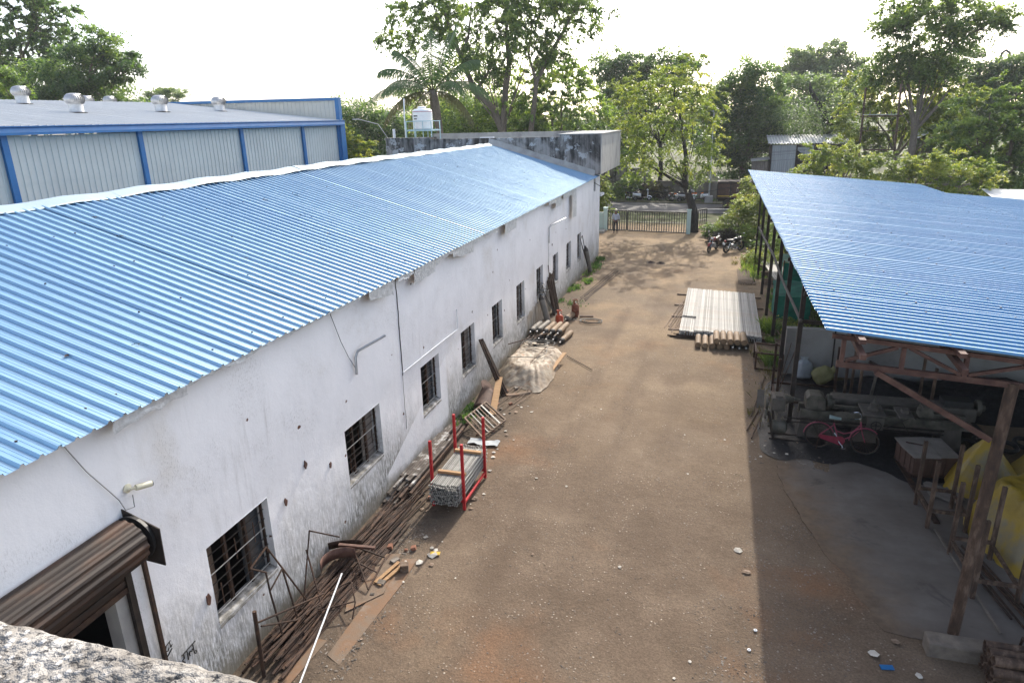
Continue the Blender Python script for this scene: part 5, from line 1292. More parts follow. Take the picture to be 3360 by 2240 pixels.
# boards and odd scrap near the slatted frame
q = MB(); P = []
for i in range(9):
    P.append([(-6.72 + .07 * i, 18.0 + 1.0 * j / 8 - .06 * i * .5, .10 + .16 * math.sin(PI * i / 9) + .05 * noise.noise(V3((i, j, 0))) + (.32 - .04 * i) * j / 8) for j in range(9)])
q.grid(P); o = q.build('buckled_board', MT['crate_board'], None, 1); o.modifiers.new('s', 'SOLIDIFY').thickness = .03; tag(o, 'buckled dark brown board propped by the wall near the leaning channels', 'board')
o = MB().bar((-6.0, 17.7, .06), (-6.33, 19.5, .55), .2, .03).build('plank', MT['wood'], None); tag(o, 'pale plank propped over the buckled brown board', 'plank')
curved_sheet('curled_strip', 'curled orange-rust strip at the near foot of the tarpaulin', (-5.65, 19.35, .02), .85, .14, 1.0, .55, 'plate_rust', -1.1)
q = MB(); P = [[(-6.1 + .85 * i / 9, 15.75 + .3 * j / 5 + .06 * math.sin(i), .05 + .07 * abs(noise.noise(V3((i * .9, j * .9, 0))))) for j in range(6)] for i in range(10)]
q.grid(P); o = q.build('plastic_sheet', MT['sack_white'], None, 1); tag(o, 'crumpled white plastic sheet at the far end of the rod stack', 'plastic')
for k in range(9):
    a = rnd.uniform(-6.35, -5.6); y = rnd.uniform(16.6, 20.2)
    rod((a, y, .04), (a + rnd.uniform(.2, .5), y + rnd.uniform(1.2, 2.4), .05), .011, 'wood_old', 'thin_rod', 'thin pale rod on the ground near the slatted frame', 'rod', 'thin rods beyond the red rack', 5)
o = MB().lathe([(.28, 0), (.30, .01), (.30, .03), (.02, .05)], 22, Matrix.Translation((-6.62, 19.1, .3)) @ Matrix.Rotation(.9, 4, 'Y')).build('rusty_disc', MT['rust_red'], None, 40); tag(o, 'rusty round disc leaning on the wall behind the brown board', 'disc')

# channels leaning on the wall
CG = 'dark channels leaning between two windows'
for k in range(7):
    x = rnd.uniform(-.1, .1)
    rod((-6.17 + .05 * (k % 3), 19.25 + .05 * k, 0), (-6.93 + .03 * (k % 3), 19.42 + .045 * k, 1.75 + rnd.uniform(-.12, .12)), 0, 'rust', 'leaning_channel', 'dark rusty channel leaning on the wall beside the tarpaulin', 'channel', CG, rect=(.055, .045))
RG2 = 'dark rods leaning on the wall beside the gas bottles'
for k in range(22):
    f = k / 21
    rod((-6.62 - .2 * rnd.random(), 28.75 + 1.0 * f, 0), (-6.94, 28.6 + 1.15 * f, 1.65 + rnd.uniform(-.15, .25)), 0, 'rust', 'leaning_bar', 'dark rusty bar in the bundle leaning on the wall behind the gas bottles', 'bar', RG2, rect=(.04, .04))
rod((-6.75, 28.85, 0), (-6.96, 28.9, 2.25), .02, 'rust', 'leaning_pipe', 'longest thin rod sticking up from the leaning bundle', 'rod', None)
# steel frame leaning at the last window
wire('trestle', 'thin black frame leaning under the last window', [[(-6.55, 36.9, 0), (-6.9, 36.6, 2.3)], [(-6.55, 37.5, 0), (-6.9, 36.1, 2.1)], [(-6.9, 36.6, 2.3), (-6.9, 36.0, 2.2)], [(-6.62, 36.85, .5), (-6.66, 37.3, .5)], [(-6.75, 36.7, 1.2), (-6.78, 36.9, 1.2)], [(-6.9, 36.0, 2.2), (-6.6, 37.1, .2)]], .018, 'dark_steel', n=5)
for k in range(8):
    x = -6.1 + .06 * k
    rod((x, 32.0 + rnd.uniform(-.6, .6), .03), (x + .6 + rnd.uniform(-.1, .1), 38.2 + rnd.uniform(-.8, .5), .03), .014, 'rust', 'long_rod', 'long rusty rod lying on the ground near the last windows', 'rod', 'long rods on the ground near the last windows', 5)

# ------------------------------------------------------------------ tarpaulin heap
def drape(name, label, outline, hfun, mat, cat, nr=26, na=96, seed=0, wr=.05, z0=.01, mats=None):
    cx = sum(p[0] for p in outline) / len(outline); cy = sum(p[1] for p in outline) / len(outline)
    n = len(outline); P = []
    per = []
    for i in range(na + 1):
        f = (i % na) / na * n; k = int(f) % n; u = f - int(f)
        p0, p1, p2, p3 = (outline[(k + j - 1) % n] for j in range(4))
        cr = lambda a: .5 * ((2 * p1[a]) + (-p0[a] + p2[a]) * u + (2 * p0[a] - 5 * p1[a] + 4 * p2[a] - p3[a]) * u * u + (-p0[a] + 3 * p1[a] - 3 * p2[a] + p3[a]) * u ** 3)
        per.append((cr(0), cr(1)))
    for i in range(na + 1):
        row = []
        for j in range(nr + 1):
            r = j / nr
            x = cx + (per[i][0] - cx) * r; y = cy + (per[i][1] - cy) * r
            fold = math.sin(i * 2 * PI / na * 17 + seed) * .5 + noise.noise(V3((math.cos(i * 2 * PI / na) * 6, math.sin(i * 2 * PI / na) * 6, seed)))
            wv = wr * (noise.noise(V3((x * 2.3, y * 2.3, seed))) * .9 + .6 * noise.noise(V3((x * 5.5, y * 4.1, seed + 4))) + .35 * abs(noise.noise(V3((x * 9, y * 9, seed + 9)))))
            z = hfun(x, y, r) + wv * (1 - r ** 6) + wr * .7 * fold * r * r * (1 - r ** 5)
            row.append((x + .03 * fold * r ** 4, y, max(z0 + .004 * (1 - r), z)))
        P.append(row)
    q = MB(); q.grid(P); q.f = [f[::-1] for f in q.f]
    o = q.build(name, MT[mat], None, 1)
    return tag(o, label, cat)
TO = [(-6.92, 21.4), (-6.45, 20.25), (-5.7, 20.0), (-5.15, 19.8), (-4.95, 20.8), (-5.02, 22.2), (-5.15, 23.4), (-5.5, 24.25), (-6.3, 24.6), (-6.9, 24.7), (-6.95, 23.0)]
def th(x, y, r):
    h = .36 + .08 * math.sin((y - 20) * 1.1) + .07 * noise.noise(V3((x * 1.6, y * 1.6, 8)))
    box = 1 - max(0, (r - .62) / .38) ** 1.5
    return h * box * (1.0 - .12 * (x + 6.0)) if box > 0 else 0
tp = drape('tarpaulin', 'dirty tan tarpaulin draped over a heap beside the wall', TO, th, 'tarp_tan', 'tarpaulin', 44, 180, 3, .06)
# rope and hoses on the tarpaulin
def coil(name, label, c, R0, n, r, mat, seed, lift=.02, wob=.25, cat='hose'):
    rr = random.Random(seed); pts = []
    for k in range(n * 18):
        a = k * 2 * PI / 18; q = R0 * (1 + wob * math.sin(k * .13 + seed) + .15 * rr.random())
        pts.append((c[0] + q * math.cos(a) * 1.25 + .1 * math.sin(k * .05), c[1] + q * math.sin(a), c[2] + lift * (k / 18) / max(1, n) + .02 * rr.random()))
    q = MB(); q.tube(pts, r, 5); o = q.build(name, MT[mat], None, 1); return tag(o, label, cat)
coil('rope_coil', 'tangled dark rope coil on top of the tan tarpaulin', (-6.0, 23.2, .50), .30, 6, .012, 'black', 3, .06, .35, 'rope')
rod((-5.75, 21.2, .50), (-5.6, 22.9, .52), 0, 'wood_old', 'thin_stick', 'thin straight stick lying on top of the tarpaulin', 'stick', None, rect=(.03, .02))
rod((-6.95, 22.6, .62), (-5.9, 24.4, .56), .02, 'rust', 'long_bar', 'rusty bar lying across the far edge of the tarpaulin', 'bar', None)
rod((-4.95, 23.4, .05), (-3.8, 22.2, .03), .014, 'rust', 'thin_bar', 'thin rusty bar on the dirt right of the tarpaulin', 'bar', None)
o = MB().tube([(-6.7, 21.6, .5), (-6.1, 21.4, .6), (-5.6, 21.5, .58), (-5.4, 22.0, .58), (-5.5, 22.6, .6), (-5.3, 22.9, .5)], .012, 5).build('rope', MT['black'], None, 1); tag(o, 'dark rope trailing across the tan tarpaulin', 'rope')
rod((-5.2, 21.0, .02), (-4.95, 23.0, .3), 0, 'wood', 'edge_plank', 'brown plank lying against the right edge of the tarpaulin', 'plank', None, rect=(.14, .03))
for k in range(10):
    rod((-6.95 + .05 * k, 24.1 + rnd.uniform(-.2, .2), .05 + .05 * (k % 3)), (-6.9 + .05 * k, 25.3 + rnd.uniform(-.2, .3), .08 + .05 * (k % 3)), 0, 'rust', 'short_channel', 'short rusty channel stacked between the wall and the tarpaulin', 'channel', 'short channels beside the tarpaulin', rect=(.05, .04))

# ------------------------------------------------------------------ gas cylinders
def cyl_proto(mat, shoulder):
    t_ = thing('gas_cylinder', 'x', 'gas cylinder', (0, 0, 0))
    L, r = 1.30, .115          # axis along +Y from the foot; the valve end points to -Y
    M_ = basis((1, 0, 0), (0, 0, 1), (0, -1, 0), (0, 0, 0))
    q = MB(); q.lathe([(r * .86, -L), (r * .97, -L + .012), (r, -L + .04), (r, -.24), (r, -.23)], 18, M_); q.build('body', MT[mat], t_, 40)
    q = MB(); q.lathe([(r, -.23), (r * .97, -.16), (r * .8, -.09), (r * .5, -.045), (.04, -.03), (.04, .02)], 18, M_, caps=True); sh = q.build('shoulder', MT[shoulder], t_, 40)
    q = MB(); q.lathe([(.032, .02), (.036, .03), (.036, .07), (.02, .075)], 10, M_); q.build('valve', MT['galv'], sh, 40)
    return t_
c_tan, c_grey = cyl_proto('cyl_tan', 'cyl_dark'), cyl_proto('cyl_grey', 'cyl_dark')
used = set()
def put_cyl(p, rz, lb, grp, kind=0, tilt=0.0, flip=False):
    src_ = (c_tan, c_grey)[kind]
    o = src_ if kind not in used else copy_tree(src_); used.add(kind)
    o["group"] = grp or "x"; o["label"] = lb
    o.location = p; o.rotation_euler = (tilt, 0, rz + (PI if flip else 0))
    return o
GL = 'gas cylinders lying by the tarpaulin'
pw_ = 'row of gas cylinders by the wall'
row = [(-6.83, 1, 'leftmost grey gas cylinder lying against the wall'), (-6.55, 1, 'second grey gas cylinder from the wall'), (-6.25, 0, 'tan gas cylinder beside the two grey ones'), (-5.97, 0, 'middle tan gas cylinder of the upper row by the wall'), (-5.69, 0, 'rightmost tan gas cylinder of the upper row by the wall')]
for x, kd, lb in row: put_cyl((x, 25.15 + (.1 if kd else .0), .335 if x > -6.7 else .30), -.10 + rnd.uniform(-.03, .03), lb, GL, kd)
for x, lb in ((-6.42, 'hidden lower gas cylinder under the grey pair'), (-6.12, 'lower gas cylinder under the tan row, left'), (-5.84, 'lower gas cylinder under the tan row, middle')): put_cyl((x, 25.0, .117), -.10, lb, GL, 0)
put_cyl((-5.50, 24.75, .117), -.12, 'tan gas cylinder lying on the dirt at the right end of the row', GL, 0)
GR = 'gas cylinders piled by the tube stack'
lo_x = [-.37, -.11, .15, .41, .66, .91, 1.14, 1.38]
nm8 = ['leftmost', 'second from left', 'third from left', 'fourth from left', 'fifth from left', 'sixth from left', 'seventh from left', 'rightmost']
for k, x in enumerate(lo_x): put_cyl((x, 25.45 + (1.3 if k < 5 else 0) + rnd.uniform(-.05, .05), .117), .02, nm8[k] + ' cylinder in the bottom row by the tube stack', GR, 0, flip=(k < 5))
for k, x in enumerate((.29, .54, .79, 1.03, 1.27)): put_cyl((x, 25.4 + 1.32, .325), .02, ('leftmost', 'second', 'middle', 'fourth', 'rightmost')[k] + ' cylinder on top of the pile by the tube stack', GR, 0, flip=True)
# leaning and standing ones
put_cyl((-6.93, 27.35, 1.28), 0, 'brown cylinder leaning on the wall under a cable tangle', 'leaning cylinders', 1)
lc = [o for o in bpy.data.objects if o.get("label", "").startswith('brown cylinder leaning')][0]
d = (V3((-6.45, 26.9, .06)) - V3((-6.93, 27.35, 1.28))).normalized(); lc.rotation_euler = d.to_track_quat('Y', 'Z').to_euler(); lc.scale = (1.15, 1.05, 1.15)
o = put_cyl((-6.93, 37.7, 1.5), 0, 'grey-green cylinder leaning on the wall beyond the last window', 'leaning cylinders', 1)
d = (V3((-6.62, 37.65, .05)) - V3((-6.93, 37.7, 1.5))).normalized(); o.rotation_euler = d.to_track_quat('Y', 'Z').to_euler(); o.scale = (1.1, 1.12, 1.1)
put_cyl((-5.95, 27.85, .13), -.18, 'small tan cylinder lying between the two gas bottles', None, 0)
for q_ in bpy.data.objects:
    if q_.get("label", "") == 'small tan cylinder lying between the two gas bottles':
        q_.scale = (1.1, .62, 1.1)
        if "group" in q_: del q_["group"]
def lpg(loc, mat, lb, s=1.0):
    t_ = thing('gas_bottle', lb, 'gas bottle', loc, .3, 'squat gas bottles by the wall')
    M_ = Matrix.Translation(loc)
    q = MB(); q.lathe([(.13, 0), (.135, .03), (.12, .05), (.15, .07), (.165, .12), (.165, .30), (.17, .31), (.165, .32), (.165, .46), (.145, .53), (.10, .575), (.045, .59), (.045, .60)], 20, M_); q.build('body', MT[mat], t_, 40)
    q = MB(); q.lathe([(.03, .60), (.035, .64), (.02, .67)], 10, M_); q.build('valve', MT['galv'], t_)
    q = MB(); q.torus(M_ @ Matrix.Translation((0, 0, .76)), .105, .016, 20, 6); q.build('handle_ring', MT[mat], t_, 1)
    for k in range(3):
        a = k * 2 * PI / 3 + .4; q = MB(); q.bar(M_ @ V3((.10 * math.cos(a), .10 * math.sin(a), .57)), M_ @ V3((.105 * math.cos(a), .105 * math.sin(a), .76)), .05, .008, (math.cos(a), math.sin(a), 0)); q.build('handle_stay', MT[mat], t_)
lpg((-6.03, 26.95, 0), 'lpg_red', 'bright orange-red gas bottle standing by the leaning cylinder')
lpg((-5.72, 28.8, 0), 'lpg_rust', 'rusty worn gas bottle standing further along the wall')
coil('hose', 'coiled black hose on the dirt right of the rusty gas bottle', (-4.95, 28.1, .03), .32, 3, .014, 'black', 8)
coil('hose', 'tangled dark hose at the foot of the leaning cylinder', (-6.7, 26.9, .05), .22, 4, .014, 'black', 5, .1)
for k, zt in enumerate((1.35, 1.2, 1.05)):
    o = MB().tube([(-6.95, 27.5, zt + .4), (-6.75, 27.6 + .1 * k, zt - .2), (-6.4, 27.6 + .1 * k, .55 - .1 * k), (-6.0, 27.7, .35 - .1 * k), (-5.6, 28.0, .08), (-5.3, 28.1, .03)], .012, 5).build('hose', MT['black'], None, 1); tag(o, ('upper', 'middle', 'lower')[k] + ' dark hose hanging from the window behind the gas bottles', 'hose', 'hoses hanging from the window')
coil('cable_tangle', 'tangle of black cable stuffed in the window above the leaning cylinder', (-6.98, 27.4, 1.3), .16, 6, .014, 'black', 9, .5, .4, 'cable')
rod((-5.5, 28.65, .06), (-4.9, 28.75, .06), 0, 'rust', 'channel_offcut', 'short dark channel lying right of the rusty gas bottle', 'channel', None, rect=(.1, .06))

# ------------------------------------------------------------------ tube stack in the yard
SGp = 'weathered tubes of the flat stack in the yard'
n_t = 64
ms_ = MB(); ms_.box((0, 0, 0), (.040, 7.0, .044)); short = MB(); short.box((0, 0, 0), (.040, 5.0, .044))
m1 = ms_.build('steel_tube', MT['tube_galv'], None); m2 = short.build('steel_tube', MT['tube_galv'], None)
first = {0: m1, 1: m2}; usedt = set()
def tube_at(kind, x, y, z):
    o = first[kind] if kind not in usedt else first[kind].copy()
    if kind in usedt: COL.objects.link(o)
    usedt.add(kind); tag(o, 'long weathered square tube lying in the flat stack in the yard', 'tube', SGp)
    o.location = (x, y, z); o.rotation_euler = (0, rnd.uniform(-.05, .05), rnd.uniform(-.003, .003))
for lay in range(4):
    for k in range(n_t):
        if lay < 2 and 3 < k < n_t - 3 and k % 2: continue
        x = -1.1 + 3.05 * k / (n_t - 1)
        y = 30.35 + rnd.uniform(-.04, .04) - .008 * k
        if lay == 3 and k < 12: tube_at(1, x + .01, y + 1.1, .08 + .052 * lay + .02)
        else: tube_at(0, x, y + (.05 * lay), .08 + .052 * lay + (.006 * math.sin(k * .4)) + rnd.uniform(-.006, .008))
for k in range(4):
    y = 27.6 + 2.0 * k
    o = MB().bar((-1.6, y, .03), (2.3, y - .05, .03), .07, .055).build('bearer', MT['wood_old'], None); tag(o, ('nearest', 'second', 'third', 'farthest')[k] + ' wooden bearer under the flat tube stack', 'bearer', 'bearers under the tube stack')
for k in range(9):
    x = -1.75 + .08 * k + rnd.uniform(-.1, .1)
    rod((x, 27.2 + rnd.uniform(0, 1), .03), (x + rnd.uniform(.2, .5), 30.5 + rnd.uniform(0, 2.), .04), .018, 'wood_old', 'loose_rod', 'loose rod lying on the dirt left of the flat tube stack', 'rod', 'loose rods left of the tube stack', 5)
for k in range(12):
    y = 26.9 - .045 * k
    rod((-1.5 + rnd.uniform(-.1, .4), y + .1, .03 + .02 * (k % 3)), (2.3 + rnd.uniform(-.3, .4), y, .03 + .02 * (k % 3)), .02, 'rust', 'cross_rod', 'rusty rod lying crosswise behind the cylinder pile', 'rod', 'crosswise rods behind the cylinder pile', 5)
for k in range(16):
    x = 1.35 + .055 * k
    rod((x, 36.4 + rnd.uniform(-.2, .2), .04), (x - .02, 40.0 + rnd.uniform(-.3, .4), .04), .016, 'rust', 'thin_tube', 'thin rusty tube on the dirt beyond the flat stack', 'tube', 'thin tubes beyond the flat stack', 5)

# ================================================================== UNDER THE SHED
# coal-black heap at the back
HO = [(4.1, 22.9), (4.6, 21.9), (5.9, 20.9), (7.2, 20.3), (8.8, 20.4), (11.0, 20.8), (12.5, 22), (12.5, 23.2), (8, 23.28), (5.2, 23.25)]
drape('coal_heap', 'coal-black heap of swarf against the grey cement wall', HO, lambda x, y, r: .60 * max(0, 1 - r ** 2) * (1 + .3 * math.sin(x * 1.7)) + .06 * noise.noise(V3((x * 5, y * 5, 0))), 'coal', 'heap', 26, 90, 5, .10)
drape('swarf_patch', 'black oily swarf spread on the ground around the lathe', [(1.5, 18.2), (1.55, 17.2), (2.0, 16.8), (2.5, 17.0), (3.1, 16.85), (3.7, 17.1), (4.4, 16.7), (4.75, 16.3), (5.3, 16.4), (7, 17.4), (7.2, 20.8), (5.5, 21.2), (4, 23), (2.6, 23.2), (1.9, 22), (1.6, 20)], lambda x, y, r: .045 * (1 - r ** 4) + .02 * noise.noise(V3((x * 6, y * 6, 0))), 'coal', 'heap', 26, 120, 6, .014, .027)["kind"] = "stuff"
# lathe
la = thing('lathe', 'old oily metal lathe with long bed behind the pink bicycle', 'lathe', (4, 18.5, 0))
def LP(name, mat, fn, sm=40, bev=0, par=None):
    q = MB(); fn(q); return q.build(name, MT[mat], par or la, sm, bev)
LP('bed', 'cast_iron', lambda q: (q.span((2.5, 18.25, .62), (6.5, 18.38, .84)), q.span((2.5, 18.72, .62), (6.5, 18.85, .84)), q.span((3.5, 18.38, .64), (3.6, 18.72, .74)), q.span((4.9, 18.38, .64), (5.0, 18.72, .74)), q.span((6.3, 18.38, .64), (6.45, 18.72, .74))), 0, .012)
LP('bed_apron', 'cast_dust', lambda q: q.span((3.6, 18.40, .40), (6.2, 18.70, .60)), 0, .02)
for x in (2.75, 4.15, 6.1): LP('pedestal', 'cast_dust', lambda q: q.prism([(x - .28, 0), (x + .28, 0), (x + .22, .61), (x - .22, .61)], -18.8, -18.3, basis((1, 0, 0), (0, 0, 1), (0, -1, 0), (0, 0, 0))), 0, .015)
hs = LP('headstock', 'cast_iron', lambda q: q.prism([(2.62, .85), (3.12, .85), (3.1, 1.15), (3.0, 1.24), (2.7, 1.24), (2.62, 1.15)], -18.8, -18.3, basis((1, 0, 0), (0, 0, 1), (0, -1, 0), (0, 0, 0))), 0, .02)
LP('name_plate', 'cast_dust', lambda q: q.span((2.92, 18.285, .92), (3.08, 18.299, 1.12)), 0, 0, hs)
MX = lambda x, y, z: basis((0, 1, 0), (0, 0, 1), (1, 0, 0), (x, y, z))
LP('chuck', 'cast_iron', lambda q: q.lathe([(.05, 0), (.17, .0), (.2, .02), (.2, .12), (.12, .13), (.12, .2), (.03, .2)], 20, MX(3.14, 18.55, 1.02)))
LP('cone_pulley', 'cast_iron', lambda q: q.lathe([(.06, -.3), (.06, 0), (.14, 0), (.14, .08), (.11, .085), (.11, .16), (.08, .165), (.08, .24), (.04, .25), (.04, .4)], 18, MX(2.1, 18.55, 1.0)))
LP('gear_box', 'cast_dust', lambda q: (q.span((1.78, 18.3, .72), (2.12, 18.8, 1.08)), q.span((1.86, 18.36, 1.081), (2.05, 18.7, 1.14))), 0, .02)
LP('gear_wheel', 'cast_iron', lambda q: q.lathe([(.03, 0), (.22, 0), (.23, .01), (.23, .05), (.22, .06), (.05, .06), (.05, .1)], 24, MX(1.62, 18.5, .86)))
LP('gear_wheel', 'cast_iron', lambda q: q.lathe([(.03, 0), (.13, 0), (.14, .05), (.04, .06), (.04, .1)], 20, MX(1.60, 18.3, .62)))
LP('motor', 'cast_iron', lambda q: q.lathe([(.04, -.1), (.04, 0), (.15, .0), (.18, .03), (.18, .34), (.12, .38), (.04, .4)], 18, MX(1.8, 18.15, .34)))
LP('motor_stand', 'dark_steel', lambda q: (q.bar((1.75, 18.0, .04), (2.7, 18.0, .04), .07, .06), q.bar((1.75, 18.35, .04), (2.7, 18.35, .04), .07, .06), q.bar((1.85, 18.0, .05), (1.7, 18.2, .75), .06, .05), q.bar((1.9, 18.35, .05), (1.82, 18.6, .75), .06, .05)), 0)
LP('lead_screw', 'dark_steel', lambda q: (q.tube([(2.1, 18.2, .60), (5.9, 18.2, .60)], .022, 8), q.tube([(2.1, 18.2, .5), (5.9, 18.2, .5)], .018, 8)))
ca = LP('carriage', 'cast_dust', lambda q: (q.span((4.0, 18.15, .845), (4.55, 18.95, .90)), q.span((4.1, 18.12, .5), (4.5, 18.24, .84))), 0, .015)
LP('tool_post', 'cast_dust', lambda q: q.lathe([(.15, 0), (.15, .05), (.10, .1), (.10, .22), (.05, .23), (.05, .28), (.015, .3), (.015, .36)], 14, Matrix.Translation((4.3, 18.5, .90))), 40, 0, ca)
LP('hand_wheel', 'dark_steel', lambda q: (q.torus(basis((1, 0, 0), (0, 0, 1), (0, -1, 0), (4.3, 18.02, .66)), .12, .012, 18, 5), q.bar((4.18, 18.02, .66), (4.42, 18.02, .66), .015, .015), q.bar((4.3, 18.02, .54), (4.3, 18.02, .78), .015, .015), q.tube([(4.3, 18.02, .66), (4.3, 18.14, .66)], .02, 6)), 40, 0, ca)
LP('lever', 'dark_steel', lambda q: (q.tube([(4.55, 18.1, .60), (4.85, 17.98, .86), (5.0, 17.95, .98)], .012, 5), q.tube([(4.85, 17.98, .86), (5.15, 17.95, .45)], .012, 5)), 40, 0, ca)
LP('tailstock', 'cast_iron', lambda q: (q.prism([(5.35, .845), (5.7, .845), (5.66, 1.0), (5.58, 1.12), (5.42, 1.12)], -18.75, -18.4, basis((1, 0, 0), (0, 0, 1), (0, -1, 0), (0, 0, 0))), q.lathe([(.03, -.18), (.05, -.17), (.05, .3), (.1, .31), (.1, .33), (.03, .34)], 14, MX(5.5, 18.55, 1.03))))
LP('cross_slide', 'cast_dust', lambda q: (q.span((4.85, 18.2, .845), (5.2, 18.9, .9)), q.span((4.95, 18.4, .901), (5.1, 18.6, 1.0))), 0, .01)
la2 = thing('lathe_bed', 'second dusty machine bed standing right behind the lathe', 'machine bed', (5, 19.4, 0))
q = MB(); q.span((3.4, 19.15, .5), (6.9, 19.7, .88)); q.build('bed', MT['cast_dust'], la2, 0, .05)
for x in (3.8, 6.4):
    q = MB(); q.span((x - .25, 19.2, 0), (x + .25, 19.65, .499)); q.build('pedestal', MT['cast_iron'], la2, 0, .02)
q = MB(); q.lathe([(.05, 0), (.2, 0), (.22, .03), (.22, .1), (.08, .1), (.08, .22)], 18, MX(6.9, 19.4, .85)); q.build('face_plate', MT['cast_iron'], la2, 40)
q = MB(); q.span((6.1, 19.2, .881), (6.8, 19.65, 1.05)); q.build('head_block', MT['black'], la2, 0, .02)

# racks and stands behind the lathe
KG = 'brown steel racks under the shed'
rack('steel_rack', 'brown steel rack behind the left end of the lathe', 2.05, 3.85, 20.1, 21.6, 1.6, 'rust', .07, KG, .3)
rack('steel_rack', 'brown steel rack in front of the coal-black heap', 4.25, 6.1, 20.2, 21.3, 1.6, 'rust_post', .07, KG, .2)
rack('steel_rack', 'brown steel rack beside the crate and the yellow tarpaulin', 4.68, 5.38, 14.4, 15.35, 1.56, 'rust_post', .07, KG, .42)
rack('steel_rack', 'brown steel rack nearest the big shed post', 4.86, 5.55, 12.15, 13.5, 1.6, 'rust_post', .07, KG, .38)
st = thing('t_stand', 'single T-headed steel stand before the coal-black heap', 'stand', (4.95, 21.7, 0))
q = MB(); q.bar((4.9, 21.7, 0), (5.0, 21.7, 1.02), .07, .07, (0, 1, 0)); q.build('post', MT['concrete_kerb'], st)
q = MB(); q.bar((4.78, 21.9, 1.10), (5.15, 21.45, 1.0), .09, .07); q.build('head', MT['dark_steel'], st)
fr_ = thing('tipped_frame', 'brown box frame tipped on its side left of the cement wall', 'frame', (2.0, 24.3, 0))
cs = [V3((1.62, 23.5, .05)), V3((1.62, 24.6, .05)), V3((1.62, 24.6, .62)), V3((1.62, 23.5, .62))]
for off in (V3((0, 0, 0)), V3((.85, -.1, 0))):
    for i in range(4):
        q = MB(); q.bar(cs[i] + off, cs[(i + 1) % 4] + off, .06, .06); q.build('bar', MT['rust'], fr_)
for c in cs:
    q = MB(); q.bar(c, c + V3((.85, -.1, 0)), .055, .055); q.build('bar', MT['rust'], fr_)
# sacks
def sack(label, c, s, mat, rz, tilt):
    q = MB(); P = []
    for i in range(25):
        f = i / 24
        if f < .12: r = .55 + .45 * (f / .12) ** .5
        elif f < .70: r = 1.0 + .06 * math.sin((f - .12) * 5)
        elif f < .86: r = 1.0 - .66 * ((f - .70) / .16) ** 1.4
        else: r = .34 + .2 * (f - .86) / .14
        if i == 0: r = .02
        row = []
        for k in range(33):
            a = 2 * PI * k / 32; ca, sa = math.cos(a), math.sin(a)
            sq = 1 / (abs(ca) ** 3 + abs(sa) ** 3) ** (1 / 3)
            fold = .05 * math.sin(a * 9 + rz * 7) * (max(0, f - .45) ** .7) + .10 * noise.noise(V3((ca * 2.2, sa * 2.2, f * 3 + rz * 5))) + .05 * noise.noise(V3((ca * 6, sa * 6, f * 11 + rz)))
            row.append((.25 * r * sq * ca * (1 + fold), .16 * r * sq * sa * (1 + fold), .74 * f + .02 * noise.noise(V3((ca * 3, sa * 3, f * 6)))))
        P.append(row)
    q.grid(P); o = q.build('sack', MT[mat], None, 1); o.location = c; o.rotation_euler = (tilt[0], tilt[1], rz); o.scale = (s, s, s); return tag(o, label, 'sack', 'sacks by the cement wall')
sack('white plastic sack leaning on the grey cement wall', (3.1, 22.85, .03), 1.0, 'sack_white', .4, (-.25, .1))
sack('yellowish woven sack slumped beside the white sack', (3.35, 22.55, .16), 1.0, 'sack_yellow', -.3, (-.3, 1.0))
# bare ties and rods around
for a, c, r_ in (((2.1, 21.0, .05), (2.6, 22.7, 1.3), .018), ((2.2, 21.3, .1), (2.75, 22.6, 1.15), .018), ((1.3, 17.9, .03), (2.0, 20.6, .5), .02), ((1.55, 18.6, .03), (1.75, 22.2, .06), .02), ((1.35, 19.4, .03), (1.9, 22.8, .04), .015), ((1.2, 18.4, .02), (1.7, 20.4, .03), .016)):
    rod(a, c, r_, 'rust', 'thin_bar', 'thin rusty bar lying near the left end of the lathe', 'bar', 'thin bars near the lathe', 5)
o = MB().bar((1.62, 20.1, .02), (1.66, 20.75, .35), .2, .015).build('steel_offcut', MT['cast_dust'], None); tag(o, 'small grey steel offcut propped left of the lathe', 'plate')
rod((3.98, 23.25, .0), (3.95, 23.28, 2.6), .025, 'dark_steel', 'thin_post', 'thin upright rod standing against the grey cement wall', 'rod', None)
# crate
cr = thing('crate', 'brown ribbed crate with dusty board lid in front of the lathe', 'crate', (5.3, 17.2, 0))
cp = [V3((4.72, 17.58, 0)), V3((4.9, 16.62, 0)), V3((5.85, 16.82, 0)), V3((5.68, 17.8, 0))]
for i in range(4):
    a, c = cp[i], cp[(i + 1) % 4]
    nb = 7
    for k in range(nb):
        f0, f1 = (k + .04) / nb, (k + .96) / nb
        p, p2 = a.lerp(c, f0), a.lerp(c, f1); nn = (c - a).cross(V3((0, 0, 1))).normalized() * (.02 if k % 2 else 0)
        q = MB(); q.bar(p + nn + V3((0, 0, .30)), p2 + nn + V3((0, 0, .30)), .03, .46); q.build('side_board', MT['crate_board'], cr)
    q = MB(); q.bar(a + V3((0, 0, .06)), c + V3((0, 0, .06)), .05, .06); q.build('bottom_rail', MT['rust'], cr)
    q = MB(); q.bar(a + V3((0, 0, .535)), c + V3((0, 0, .535)), .06, .03); q.build('top_rail', MT['crate_board'], cr)
q = MB(); q.prism([(4.66, 17.62), (4.72, 17.1), (4.86, 16.55), (5.45, 16.66), (5.42, 17.2), (5.36, 17.8)], .555, .58); q.build('lid', MT['dust_board'], cr)
q = MB(); q.prism([(5.44, 17.25), (5.47, 16.7), (5.9, 16.8), (5.74, 17.84), (5.38, 17.8)], .553, .57); q.build('lid', MT['dust_board'], cr)
rod((4.85, 17.35, .60), (5.2, 17.25, .60), 0, 'rust', 'flat_offcut', 'flat rusty offcut lying on the crate lid', 'bar', None, rect=(.04, .015))
